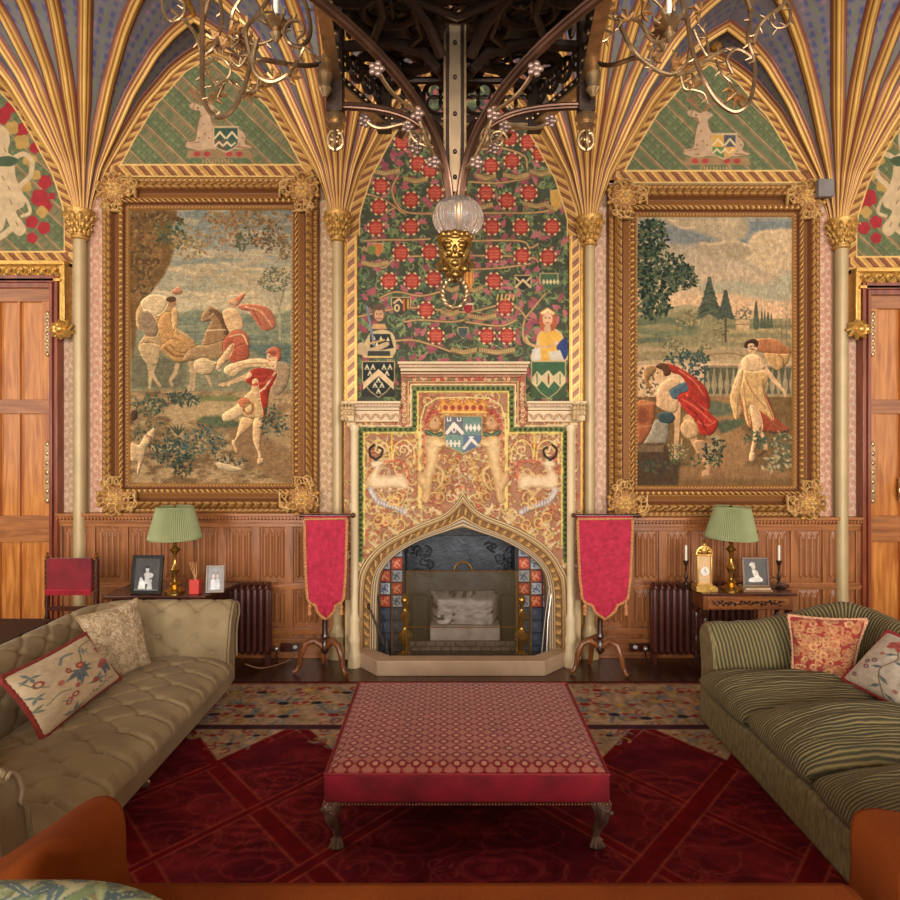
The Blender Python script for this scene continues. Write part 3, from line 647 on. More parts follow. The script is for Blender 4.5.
    cv.poly(B([(530,60),(560,20),(620,0),(640,60),(600,110),(550,100)]), (180,86,60), sm=True); cv.line(A([(540,700),(600,690),(630,740)]), 1.6, (226,180,130), sm=True)
    cv.poly(A([(580,540),(640,530),(740,550),(780,640),(720,670),(670,620),(640,570),(600,560)]), (190,106,76), sm=True); cv.line(A([(620,545),(700,570),(760,650)]), 1.6, (222,158,116), sm=True); cv.line(A([(660,560),(700,640)]), 1.2, (150,70,52))
    cv.poly(A([(530,520),(580,490),(620,470),(600,510),(570,540)]), (196,112,80), sm=True); cv.ell(*A([(560,530)])[0], 4, 4.4, (208,160,116)); cv.poly(B([(470,100),(500,50),(540,0),(560,0),(540,60),(480,130)]), (214,170,118), sm=True)
    # hound
    cv.poly(B([(350,100),(390,70),(450,90),(470,100),(440,150),(400,160),(360,140)]), (206,176,130), sm=True); cv.line(B([(410,150),(440,220)]), [3.5,2], (196,164,118)); cv.line(B([(360,130),(330,230)]), [3,1.6], (186,154,110)); cv.line(B([(440,100),(480,130)]), 4, (206,176,130))
    # the youth in red
    cv.poly(B([(690,85),(760,90),(850,110),(830,230),(760,260)]), (166,138,106), soft=3, sm=True)
    cv.poly(B([(510,150),(520,115),(600,85),(700,75),(770,100),(760,125),(660,120),(600,140),(560,170)]), (224,190,138), sm=True); cv.line(B([(530,145),(620,105),(740,100)]), 1.4, (190,150,100), sm=True)
    cv.poly(B([(620,190),(650,135),(720,125),(785,150),(770,200),(745,250),(735,330),(710,395),(680,390),(680,300),(690,240),(640,210)]), (170,52,38), sm=True)
    cv.poly(B([(680,180),(690,230),(700,300),(710,380),(640,385),(600,360),(580,330),(620,270),(650,240),(655,190)]), (216,176,120), sm=True); cv.poly(B([(500,370),(560,330),(610,300),(620,350),(570,390),(510,405)]), (224,190,138), sm=True)
    cv.poly(B([(580,300),(620,280),(650,310),(610,340)]), (196,110,72), sm=True); cv.ell(*B([(635,335)])[0], 6, 7, (176,112,66)); cv.ell(*B([(635,335)])[0], 3.4, 4.4, (214,176,122)); cv.line(B([(660,270),(720,230),(775,150)]), 2, (220,180,140))
    cv.line(B([(640,160),(570,190),(500,215)]), [5,4,2.4], (216,172,124), sm=True); cv.line(B([(485,212),(510,205),(530,215)]), 2.4, (216,172,124))
    cv.line(B([(655,215),(720,200),(760,170)]), 2.4, (196,74,56))
    cv.ell(*B([(760,65)])[0], 5.6, 7, (222,178,132)); cv.ell(*B([(775,40)])[0], 6, 5, (176,78,58)); cv.poly(B([(725,45),(760,15),(800,30),(805,75),(785,90),(780,55),(745,45)]), (184,96,66), sm=True); cv.ell(*B([(748,66)])[0], .9, .7, (70,46,36)); cv.line(B([(740,82),(750,86)]), 1, (160,70,56)); cv.line(B([(770,95),(770,125)]), 4, (214,170,126))
    cv.poly(B([(600,390),(660,400),(640,440),(590,480),(570,520),(580,560),(570,570),(548,510),(570,490)]), (214,170,118), sm=True); cv.poly(B([(665,395),(715,395),(705,470),(698,530),(706,600),(690,620),(685,570),(660,500)]), (218,176,124), sm=True)
    cv.poly(B([(685,600),(712,600),(712,625),(685,630)]), (206,170,124), sm=True); cv.line(B([(700,440),(695,560)]), 1, (176,128,84))
    # plants
    leaves(B,20,210,270,370,90,((56,76,66),(72,94,76),(96,106,74))); leaves(B,190,380,255,320,80,((56,74,66),(80,98,78)))
    leaves(B,30,240,400,540,100,((64,72,56),(92,94,66),(120,104,70))); leaves(B,130,370,500,640,170,((44,62,58),(60,82,74),(80,96,76))); leaves(B,270,510,430,590,190,((52,76,76),(78,104,100),(110,116,86),(140,120,84))); leaves(B,240,340,580,690,50,((52,62,52),(80,84,60)))
    leaves(B,700,830,310,500,110,((58,72,64),(86,98,80),(130,124,92))); leaves(B,430,620,590,640,50,((60,72,60),(180,160,120),(90,90,70)))
    cv.poly(B([(470,620),(560,640),(600,660),(540,672),(480,650)]), (196,172,130), sm=True)
    for a in (-2.2,-1.9,-1.6,-1.2,-.9): cv.leaf(*B([(265,480)])[0], 12, 2, a, (62,78,60))
    # dog at the left edge
    cv.poly(B([(20,520),(60,530),(90,480),(140,440),(135,500),(100,540),(85,600),(60,680),(70,690),(50,680),(55,620),(20,610)]), (206,174,130), sm=True); cv.poly(B([(20,350),(50,350),(50,390),(20,400)]), (80,60,48), sm=True); cv.line(B([(100,480),(125,490),(120,510)]), 2, (150,110,80))
    cv.noise(3, .16, 4); cv.noise(.8, .16, 44, 2); cv.noise((2,14), .1, 14, 2); cv.model(.5, (.95,.90,.83), .2)
    return cv
def tap_right():
    cv = Cv(634, 216, 792, 489, 2.1, (190,170,140)); rn = random.Random(21)
    A = lambda pts: [(630+x/5.294, 210+y/5.294) for x, y in pts]; B = lambda pts: [(630+x/5.294, 350+y/5.294) for x, y in pts]
    t = np.clip((cv.Yg-218)/100, 0, 1)[...,None]; cv.C[:] = np.array((158,154,138.))*(1-t)+np.array((214,178,138.))*t
    for p, c in (([(150,100),(380,110),(460,180),(200,185)],(118,128,132)),([(560,70),(840,65),(840,120),(640,130),(610,190),(540,150)],(116,130,136)),([(170,50),(400,60),(600,60),(600,150),(520,170),(420,150),(300,110)],(184,164,130)),
                 ([(640,150),(700,120),(840,120),(840,300),(720,330),(620,270),(620,200)],(206,180,140)),([(340,190),(560,175),(640,250),(560,270),(380,260)],(172,154,124)),([(360,400),(560,380),(700,400),(840,330),(840,470),(640,480),(400,440)],(166,164,138)),
                 ([(460,60),(560,70),(540,110),(490,100)],(196,176,138))):
        cv.poly(A(p), c, a=.85, soft=5, sm=True)
    for p in ([(640,150),(700,122),(840,118)],[(360,180),(420,190),(500,175),(560,180),(620,200)],[(200,60),(260,100),(330,100)],[(600,270),(640,240),(620,190),(640,150)]): cv.line(A(p), 2.4, (220,190,148), .8, soft=2, sm=True)
    cv.poly(A([(180,480),(500,440),(700,480),(840,520),(840,600),(180,600)]), (222,180,138), a=.7, soft=5)
    # parkland
    cv.poly(A([(20,560),(150,540),(250,515),(400,560),(560,580),(840,580),(840,760),(20,760)]), (140,132,96), soft=2, sm=False); cv.poly(B([(10,-20),(860,-20),(860,60),(10,80)]), (148,134,98))
    for p, w, c in (([(40,600),(200,590),(330,630)],7,(98,108,82)),([(40,640),(160,660),(330,650)],6,(112,120,88)),([(40,700),(120,690),(200,700)],5,(94,104,84)),([(500,650),(700,640),(840,650)],4,(180,158,112)),([(490,690),(840,700)],5,(164,144,104)),([(180,550),(300,520),(420,560)],5,(160,150,112)),([(20,740),(840,745)],4,(170,150,112)),([(500,620),(840,620)],3,(110,110,80))): cv.line(A(p), w, c, .9, soft=2, sm=True)
    def leaves(fr, x0, x1, y0, y1, n, cols, L=5, ang=None):
        for i in range(n):
            a = rn.uniform(0,6.3); r = math.sqrt(rn.random()); q = fr([((x0+x1)/2+(x1-x0)/2*r*math.cos(a), (y0+y1)/2+(y1-y0)/2*r*math.sin(a))])[0]
            cv.leaf(q[0], q[1], rn.uniform(.6,1)*L, L*.42, rn.uniform(0,6.3) if ang is None else rn.gauss(ang,.4), rn.choice(cols))
    for q in ((350,420,700,760),(180,300,680,760),(230,360,580,620),(280,330,540,570),(430,500,590,700),(160,260,690,750)): leaves(A,*q,34,((150,138,98),(112,108,76),(176,156,112),(96,98,70)),4)
    # conifers and cypresses
    def conifer(x, yt, yb, w, c):
        for k in range(40):
            f = k/40; yy = yt+(yb-yt)*f; ww = w*f*(.8+.3*rn.random())
            for sg in (-1,1): cv.leaf(*A([(x,yy)])[0], ww/5.294+1, 2.6, (PI/2+sg*1.2), rn.choice(c))
    cv.line(A([(412,720),(412,500)]), 2, (150,134,104)); cv.line(A([(495,700),(495,540)]), 2, (84,78,62))
    conifer(410,365,560,80,((74,86,72),(96,104,82),(60,74,64))); conifer(495,435,570,50,((66,80,70),(84,94,78)))
    for x, yt, w in ((655,480,13),(685,520,8),(700,530,8),(718,540,12),(735,550,10)): cv.poly(A([(x,yt),(x+w,yt+90),(x+w,630),(x-w,630),(x-w,yt+90)]), (84,94,76), sm=True)
    leaves(A,550,640,520,590,40,((120,116,90),(96,102,80)),3.5); cv.rect(*A([(548,585)])[0], *A([(620,640)])[0], (196,166,120)); cv.line(A([(548,610),(620,610)]), 1, (140,116,84)); cv.line(A([(790,600),(790,720)]), 1, (120,104,80)); cv.line(A([(815,560),(815,720)]), 1, (120,104,80)); leaves(A,780,840,500,640,34,((150,134,100),(176,150,112)),3)
    # great leafy tree
    for x0, x1, y0, y1, n in ((30,190,60,250,170),(30,150,200,420,180),(120,290,240,400,150),(220,340,300,430,110),(40,250,330,480,170),(30,210,450,580,160),(20,140,50,560,200)):
        leaves(A,x0,x1,y0,y1,n,((38,56,48),(54,76,62),(74,92,72),(98,108,78),(34,46,40)),6)
    # balustrade
    cv.poly(B([(380,0),(860,0),(860,70),(380,70)]), (172,148,108)); cv.line(B([(20,75),(260,60),(860,72)]), 4, (186,162,122)); cv.line(B([(400,30),(520,20),(600,40)]), 1, (130,108,78), sm=True); cv.line(B([(380,90),(860,90)]), 2, (150,128,96))
    cv.poly(B([(380,95),(860,95),(860,240),(380,240)]), (92,92,72)); cv.line(B([(380,245),(860,245)]), 4, (160,138,100))
    for x in range(400, 850, 34):
        q = B([(x,100),(x+8,150),(x+14,190),(x+6,225),(x+4,240),(x-4,240),(x-6,225),(x-14,190),(x-8,150)]); cv.poly(q, (160,144,110), sm=True)
    # ground
    cv.poly(B([(10,250),(860,250),(860,760),(10,760)]), (120,92,58)); cv.poly(B([(420,260),(600,260),(560,380),(620,500),(560,640),(300,640),(420,420)]), (156,118,78), soft=4, sm=True)
    cv.poly(B([(400,270),(560,300),(560,330),(430,350)]), (100,106,82), soft=3, sm=True); cv.poly(B([(460,380),(590,370),(560,410),(470,440)]), (86,96,72), soft=3, sm=True)
    cv.poly(B([(230,620),(620,610),(860,640),(860,680),(230,680)]), (144,108,72), soft=4); cv.poly(B([(20,500),(180,500),(260,600),(240,720),(20,720)]), (78,62,46), soft=3); leaves(B,40,200,580,650,40,((60,72,58),(84,84,62)))
    # urn and pedestal at left
    cv.puff = True
    cv.poly(B([(26,280),(110,275),(125,320),(110,400),(90,450),(60,490),(30,500),(26,400)]), (162,94,58), sm=True); cv.line(B([(26,290),(120,285)]), 3, (186,120,76)); cv.ell(*B([(60,350)])[0], 6, 8, (140,74,48)); cv.line(B([(30,410),(110,400)]), 2, (186,120,76)); cv.poly(B([(70,500),(100,430),(130,370),(190,380),(190,470),(160,500)]), (146,138,120), sm=True); cv.rect(*B([(30,490)])[0], *B([(170,540)])[0], (120,96,72)); leaves(B,30,130,90,270,60,((150,112,70),(110,92,60),(84,80,58)),4)
    leaves(B,180,400,10,90,110,((46,66,66),(60,84,84),(84,100,84))); leaves(B,280,400,60,200,70,((54,74,74),(70,92,88)))
    # stooping man in red
    cv.line(B([(235,290),(240,400),(235,500),(235,560)]), [9,5.5,4.4,3.6], (206,162,116), sm=True); cv.line(B([(300,370),(330,480),(370,560),(400,620)]), [11,7,5,3.6], (204,160,114), sm=True)
    cv.poly(B([(215,560),(245,555),(245,580),(200,575)]), (206,162,116)); cv.poly(B([(370,640),(410,620),(405,660),(370,665)]), (196,150,110))
    cv.poly(B([(260,400),(290,370),(340,390),(350,450),(300,470),(265,440)]), (200,160,112), sm=True); cv.poly(B([(330,490),(380,480),(400,540),(360,560)]), (176,136,96), sm=True)
    cv.poly(B([(135,230),(160,180),(220,150),(260,180),(250,240),(240,320),(200,330),(140,300)]), (206,168,124), sm=True); cv.line(B([(170,200),(150,260),(140,290)]), [6,4], (214,170,126), sm=True); cv.poly(B([(200,220),(240,190),(290,170),(320,220),(260,260),(220,260)]), (74,98,112), sm=True)
    cv.poly(B([(180,75),(240,90),(320,140),(390,200),(412,280),(400,320),(330,330),(270,240),(300,210),(260,140),(210,120)]), (164,52,40), sm=True)
    cv.poly(B([(240,250),(290,225),(360,260),(410,330),(455,380),(440,430),(400,455),(360,440),(340,380),(290,330),(260,290)]), (178,50,40), sm=True)
    for p in ([(260,260),(330,300),(420,380)],[(290,240),(350,290),(400,320)],[(350,380),(400,400),(440,380)],[(250,110),(330,170),(380,240)]): cv.line(B(p), 1.6, (214,104,80), .8, sm=True)
    for p in ([(290,300),(350,350),(400,440)],[(300,250),(380,320)]): cv.line(B(p), 1.4, (116,34,30), .8, sm=True)
    cv.poly(B([(140,340),(200,330),(230,360),(200,390),(150,380)]), (62,80,84), sm=True)
    cv.ell(*B([(150,130)])[0], 6.4, 7, (216,174,128), ang=.5); cv.poly(B([(125,90),(160,70),(200,90),(205,130),(175,140),(160,110)]), (92,62,42), sm=True); cv.poly(B([(70,100),(110,85),(130,110),(90,160),(110,200),(80,200),(65,150)]), (160,120,76), sm=True); cv.ell(*B([(137,125)])[0], .9,.7,(70,44,34))
    leaves(B,180,300,480,580,50,((150,144,104),(96,100,70),(190,172,128)),4); leaves(B,380,490,450,610,110,((46,56,46),(78,86,64),(160,150,112),(56,70,56))); leaves(B,190,480,560,610,40,((90,96,64),(70,76,54)))
    # dancing woman
    cv.poly(B([(700,0),(760,-40),(830,0),(820,70),(770,110),(720,70)]), (196,152,96), sm=True); cv.line(B([(740,10),(790,40),(800,90)]), 1.6, (150,108,66), sm=True); cv.poly(A([(590,720),(660,690),(760,690),(840,760),(700,760)]), (172,110,70), sm=True)
    cv.poly(B([(590,230),(680,200),(720,260),(760,360),(830,425),(760,440),(680,430),(640,420),(610,380),(580,300)]), (156,72,48), sm=True)
    cv.poly(B([(590,100),(650,100),(700,110),(720,150),(700,200),(710,260),(740,330),(745,370),(700,340),(660,310),(620,300),(625,410),(600,370),(580,260),(560,190),(580,150)]), (208,166,108), sm=True)
    cv.poly(B([(560,120),(590,110),(580,190),(570,260),(580,330),(550,370),(530,320),(520,240)]), (204,164,108), sm=True)
    for p in ([(600,150),(640,230),(700,300)],[(590,180),(600,280),(620,400)],[(690,160),(700,240),(745,370)],[(560,260),(555,360)],[(700,330),(760,400),(820,428)]): cv.line(B(p), 1.2, (156,108,66), .8, sm=True)
    cv.poly(B([(620,300),(665,310),(690,400),(670,460),(650,520),(640,560),(625,540),(640,440)]), (220,178,130), sm=True); cv.line(B([(675,440),(700,490),(705,530)]), [6,3.4], (212,168,122), sm=True); cv.poly(B([(622,545),(648,545),(645,585),(620,585)]), (216,176,130), sm=True); cv.line(B([(670,560),(705,535)]), 3, (96,70,50))
    cv.poly(B([(580,60),(610,30),(660,30),(690,60),(700,100),(650,120),(590,110)]), (222,182,136), sm=True); cv.line(B([(700,100),(740,150),(800,220),(805,245)]), [6,4.4,3,2.4], (218,178,132), sm=True); cv.line(B([(580,80),(560,160),(535,220)]), [6,4,3], (218,178,132), sm=True)
    cv.ell(*A([(635,725)])[0], 5.4, 7, (222,180,134)); cv.poly(A([(590,725),(600,700),(640,685),(668,705),(660,735),(640,712),(615,715),(610,735)]), (70,46,36), sm=True); cv.line(B([(632,-10),(632,30)]), 4.6, (220,178,132)); cv.ell(*A([(628,726)])[0],.8,.7,(60,40,34)); cv.ell(*A([(645,726)])[0],.8,.7,(60,40,34)); cv.line(A([(632,741),(642,741)]), .9, (160,70,56))
    leaves(B,600,760,420,520,60,((84,100,80),(70,84,66))); leaves(B,740,850,440,600,110,((150,140,106),(180,160,120),(100,100,74),(84,88,66)),6); leaves(B,660,850,560,630,60,((170,156,116),(92,90,66)),7,.6)
    cv.noise(3, .16, 4); cv.noise(.8, .14, 45, 2); cv.noise((14,2), .08, 14, 2); cv.model(.5, (.97,.92,.86), .12)
    return cv
def frame(px0, py0, px1, py1, ix0, iy0, ix1, iy1, cv, label):
    yb = D-.0; t = thing('framed_tapestry', label, 'framed tapestry', ((X((px0+px1)/2)), D, Z(py1)))
    cv.mesh('tapestry', WEAVE, t, yo=.05)
    # four mitred members: dense moulding relief
    W = ((ix0-px0)+(px1-ix1)+(iy0-py0)+(iy1*-1+py1))/4; nA = 56
    u = np.linspace(0, 1, nA)
    K = [(0,.02),(.03,.07),(.10,.085),(.17,.075),(.2,.10),(.36,.145),(.40,.15),(.44,.10),(.52,.07),(.68,.10),(.76,.125),(.82,.12),(.85,.075),(.90,.07),(.93,.085),(.97,.08),(1,.05)]
    prof = np.interp(u, [k[0] for k in K], [k[1] for k in K])
    def zone(a, b): return (u >= a) & (u < b)
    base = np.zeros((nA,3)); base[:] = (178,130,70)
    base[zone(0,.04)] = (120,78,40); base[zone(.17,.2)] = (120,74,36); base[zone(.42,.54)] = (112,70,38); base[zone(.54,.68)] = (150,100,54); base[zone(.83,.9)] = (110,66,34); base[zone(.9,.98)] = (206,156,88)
    O = [(px0,py0),(px1,py0),(px1,py1),(px0,py1)]; I = [(ix0,iy0),(ix1,iy0),(ix1,iy1),(ix0,iy1)]
    for k in range(4):
        a, b = np.array(O[k], float), np.array(O[(k+1)%4], float); c, d = np.array(I[k], float), np.array(I[(k+1)%4], float)
        L = np.hypot(*(b-a)); nL = int(L*2.2); s = np.linspace(0,1,nL)
        po = a+(b-a)*s[:,None]; pi_ = c+(d-c)*s[:,None]
        Pxy = po[:,None]*(1-u[None,:,None])+pi_[:,None]*u[None,:,None]
        dist = (s*L)[:,None]+0*u[None]; h = np.broadcast_to(prof, (nL,nA)).copy(); C = np.broadcast_to(base, (nL,nA,3)).copy()
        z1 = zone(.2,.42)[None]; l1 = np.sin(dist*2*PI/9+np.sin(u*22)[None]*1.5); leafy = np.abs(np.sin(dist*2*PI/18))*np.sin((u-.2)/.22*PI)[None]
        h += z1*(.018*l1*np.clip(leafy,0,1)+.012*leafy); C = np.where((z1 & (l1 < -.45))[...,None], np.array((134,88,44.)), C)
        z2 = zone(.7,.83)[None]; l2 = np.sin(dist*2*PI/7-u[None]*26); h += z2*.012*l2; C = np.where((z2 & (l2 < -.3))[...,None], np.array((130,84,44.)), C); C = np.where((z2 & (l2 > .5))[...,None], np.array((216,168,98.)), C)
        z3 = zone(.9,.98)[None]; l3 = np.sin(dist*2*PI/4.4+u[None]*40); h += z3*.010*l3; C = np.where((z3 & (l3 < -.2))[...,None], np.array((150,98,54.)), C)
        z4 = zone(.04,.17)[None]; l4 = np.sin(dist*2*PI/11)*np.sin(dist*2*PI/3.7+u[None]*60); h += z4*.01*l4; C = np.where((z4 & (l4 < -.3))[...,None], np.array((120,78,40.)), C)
        V = np.stack([(Pxy[...,0]-450)*D/F, D-h, H+(440-Pxy[...,1])*D/F], -1)
        grid_obj('frame_member', V, C, PAINTG, t)
    # carved corner cartouches
    for k, (x, y) in enumerate(((px0,py0),(px1,py0),(px1,py1),(px0,py1))):
        sx = 1 if k in (0,3) else -1; sy = 1 if k < 2 else -1
        cx, cy = x+sx*15, y+sy*15; c2 = Cv(cx-25, cy-25, cx+25, cy+25, 2.4, (176,126,62))
        g = (186,144,86); q = lambda a, b: (cx+sx*a, cy+sy*b)
        c2.ell(cx, cy, 14, 14, (150,98,48), h=3); 
        for i in range(8):
            a = i*PI/4; c2.spiral(cx+11*math.cos(a), cy+11*math.sin(a), 5.4, a+1, 1.1, 2.6, g, 1 if i%2 else -1, h=4.5); c2.ell(cx+16*math.cos(a+.39), cy+16*math.sin(a+.39), 2.6, 2.2, (196,146,76), h=3)
        for i in range(6): a = i*PI/3; c2.ell(cx+4.6*math.cos(a), cy+4.6*math.sin(a), 2.6, 2.6, (220,176,104), h=6)
        c2.ell(cx, cy, 3.4, 3.4, (206,166,106), h=8)
        for a, b, r, sg in ((24,-6,5,1),(-6,24,5,-1),(20,-12,3.4,-1),(-12,20,3.4,1),(22,4,4,1),(4,22,4,-1)): c2.spiral(*q(a*.8,b*.8), r, a, 1.3, 2.6, g, sg, h=4)
        c2.line([q(-10,8),q(-4,20),q(8,22)], 3, g, h=4, sm=True); c2.line([q(8,-10),q(20,-6),q(22,8)], 3, g, h=4, sm=True)
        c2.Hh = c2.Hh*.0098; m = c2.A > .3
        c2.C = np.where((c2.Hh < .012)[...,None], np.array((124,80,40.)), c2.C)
        c2.mesh('corner_cartouche', PAINTG, t, yo=.115, mask=m)
    MB().bx(X(px0+2), X(px1-2), D-.04, D+.008, Z(py1-2), Z(py0+2)).build('backing', DARKW, t, smooth=False)
    return t
frame(105,179,320,513, 133,212,293,483, tap_left(), 'large carved gilt frame holding a tapestry of horsemen and a running youth in red')
frame(606,186,817,517, 636,219,789,485, tap_right(), 'large carved gilt frame with a tapestry of a dancing woman and stooping man')
# small grey gadget on the right frame's top corner
sb = tag(MB().bx(X(804),X(819),D-.26,D-.2,Z(206),Z(189)).build('sensor_box', M('grey_plastic',(120,112,108),.5), bev=.006, loc=(X(811),D-.17,Z(198))), 'small grey plastic box fixed on the right gilt frame upper right corner', 'sensor')
# ---------------------------------------------------------------- linenfold wainscot
def fold_panel(x0, x1, y0, y1, parent, d):
    W, Hh = x1-x0, y1-y0; nx, ny = 46, 40; u = np.linspace(0,1,nx); v = np.linspace(0,1,ny); U, V_ = np.meshgrid(u, v)
    f = np.abs(np.sin(U*PI*4)); h = .004+.034*f**.7
    e = np.minimum(np.minimum(U, 1-U)*W, 1e9); ed = np.clip(e/1.6, 0, 1)
    top = (V_*Hh); tipw = 6+2.4*np.cos(U*PI*8); k = (top < tipw) & (V_ < .5); k2 = ((Hh-top) < (4.5+1.6*np.cos(U*PI*8)))
    h = np.where(k, .006+.016*np.abs(np.sin(U*PI*8+top*.6)), h); h = np.where(k2, .005, h); h *= ed
    C = np.zeros((ny,nx,3)); C[:] = (150,94,54); C *= (.92+.16*fbm((ny,nx),(30,3),3,int(x0)))[...,None]
    Vv = np.stack([(x0+U*W-450)*d/F, d-h, H+(440-(y0+V_*Hh))*d/F], -1)
    grid_obj('linenfold_panel', Vv, C, PANELM, parent)
PANELM = MV('linenfold_oak', .33, 0, .1, 60, .5)
def wainscot(n, xa, xb, y0, cens, label):
    dd = D-.05; mb = MB().bx(X(xa),X(xb),D-.045,D+.008,0,Z(y0+2)); t = struct(mb.build('trim_%d' % n, OAKD, smooth=False)); t['_w'] = (0,0,0)
    m = MB(); m.bx(X(xa),X(xb),D-.12,D,Z(y0+2),Z(y0-1)); m.bx(X(xa),X(xb),D-.10,D,Z(y0+5),Z(y0+2)); m.bx(X(xa),X(xb),D-.085,D,Z(y0+9),Z(y0+5)); m.build('cornice', OAKH, t, bev=.004)
    m = MB()
    nd = int((xb-xa)/3.4)
    for i in range(nd): x = xa+(i+.5)*(xb-xa)/nd; m.ell((X(x),D-.1,Z(y0+4.2)), (.012,.018,.018), 6, 4)
    m.build('carved_beading', OAKH, t)
    m = MB(); m.bx(X(xa),X(xb),D-.075,D,Z(y0+13),Z(y0+9)); m.bx(X(xa),X(xb),D-.075,D,Z(588),Z(581)); m.bx(X(xa),X(xb),D-.095,D,Z(586),Z(583)); m.bx(X(xa),X(xb),D-.075,D,Z(632),Z(626)); m.bx(X(xa),X(xb),D-.085,D,0,Z(636)); m.bx(X(xa),X(xb),D-.1,D,0,Z(650)); m.build('rail', OAKH, t, bev=.004)
    m = MB(); ed = [xa]+[ (cens[i]+cens[i+1])/2 for i in range(len(cens)-1)]+[xb]
    for x in ed: m.bx(X(x-4.2),X(x+4.2),D-.07,D,Z(634),Z(y0+10))
    m.build('stile', OAKD, t, bev=.003)
    for c in cens:
        fold_panel(c-11.6, c+11.6, y0+14, 580, t, dd); fold_panel(c-11.6, c+11.6, 589, 625, t, dd)
wainscot(1, 62, 334, 513, [78,111,143,176,208,241,274,307], '')
wainscot(2, 594, 856, 517, [612,645,677,709,742,775,808,838], '')
# wainscot corner and skirting for the rest of the wall
for n, (xa, xb) in enumerate(((-190,-140),(1062,1100))): struct(MB().bx(X(xa),X(xb),D-.05,D+.01,0,Z(513)).build('trim_%d' % (n+3), OAKD, smooth=False))
# ---------------------------------------------------------------- doors
def door(n, cx, sg, ytop, yhood):
    q = lambda a: cx+sg*a          # sg=+1: visible edge is to the right
    bxs = lambda m, a, b, y0, y1, z0, z1: m.bx(X(q(a)), X(q(b)), y0, y1, z0, z1)
    m = MB(); bxs(m,-96,96,D-.03,D+.008,0,Z(ytop)); t = struct(m.build('door_%d' % n, OAK, smooth=False)); t['_w'] = (0,0,0)
    m = MB(); 
    for a, b in ((87,96),(62.5,65),(-96,-87),(42,45),(-2,2),(20,23),(-45,-42),(-65,-62.5)): bxs(m,a,b,D-.065,D,0,Z(ytop+12))
    m.build('door_stile', OAK, t, bev=.003)
    m = MB()
    for y0, y1 in ((ytop,ytop+13),(400,414),(515,541),(640,655)): bxs(m,-96,96,D-.07,D,Z(y1),Z(y0))
    m.build('door_rail', OAKH, t, bev=.003)
    m = MB(); 
    for s2 in (1,-1):
        bxs(m,s2*96,s2*99,D-.10,D,0,Z(ytop-12)); bxs(m,s2*99,s2*102,D-.075,D,0,Z(ytop-12)); bxs(m,s2*102,s2*105,D-.11,D,0,Z(ytop-12))
    bxs(m,-96,96,D-.10,D,Z(ytop),Z(ytop-5)); bxs(m,-102,102,D-.12,D,Z(ytop-5),Z(ytop-12)); m.build('door_surround', wood('mahogany_architrave',(110,48,28),(150,76,44),.3,3), t, bev=.004)
    # gilded hood mould with carved band and boss stops
    m = MB(); bxs(m,-113,113,D-.14,D,Z(yhood+4),Z(yhood)); bxs(m,-108,108,D-.07,D,Z(yhood+17),Z(yhood+4)); bxs(m,-108,108,D-.12,D,Z(yhood+20),Z(yhood+17))
    for s2 in (1,-1): bxs(m,s2*105.5,s2*113,D-.09,D,Z(330),Z(yhood)); bxs(m,s2*110.5,s2*113.2,D-.13,D-.05,Z(330),Z(yhood))
    m.build('hood_mould', GILTB, t, bev=.004)
    m = MB(); rn = random.Random(n)
    for i in range(38):
        x = q(-104+i*5.6); z = Z(yhood+10.5); s = 1 if i % 2 else -1
        m.tube([(X(x-3),D-.09,z+s*.03),(X(x),D-.12,z-s*.01),(X(x+2.5),D-.1,z-s*.035),(X(x+1),D-.1,z-s*.05)], [.012,.018,.014,.006], 6); m.ell((X(x),D-.1,z+s*.03), .017, 6, 4)
    m.build('carved_band', GILTB, t)
    for s2 in (1,-1):
        m = MB(); c = Vector((X(q(s2*112)), D-.13, Z(332)))
        for k in range(9):
            a = k*2*PI/9; m.tube([c, c+Vector((.07*math.cos(a),-.05,.055*math.sin(a))), c+Vector((.11*math.cos(a+.4),-.02,.085*math.sin(a+.4))), c+Vector((.09*math.cos(a+.8),.0,.06*math.sin(a+.8)))], [.03,.026,.018,.008], 6)
        m.ell(c+Vector((0,-.05,0)), .045); m.build('foliate_boss', GILTB, t)
    # brass hinge plates and lever
    m = MB()
    for yy, hh in ((335,20),(472,28)):
        m.bx(X(q(91)),X(q(95)),D-.08,D-.06,Z(yy+hh),Z(yy-hh))
        for k in range(7):
            z = Z(yy-hh+k*hh/3); m.ell((X(q(93)),D-.08,z),(.016,.008,.026),8,5)
    m.build('door_plate', BRASSD, t)
    return t
door(1, -41, 1, 290, 264); door(2, 961, -1, 297, 271)
m = MB(); c = Vector((X(896), D-.12, Z(490))); m.tube([c+Vector((.05*math.cos(a),0,.055*math.sin(a))) for a in np.linspace(0,6.28,14)[:-1]], .009, 7, closed=True); m.ell(c+Vector((-.01,.03,.05)), .02); m.bx(c.x-.02,c.x+.02,D-.08,D-.06,c.z-.1,c.z+.12)
m.build('door_handle', BRASSD, bpy.data.objects['door_2'])
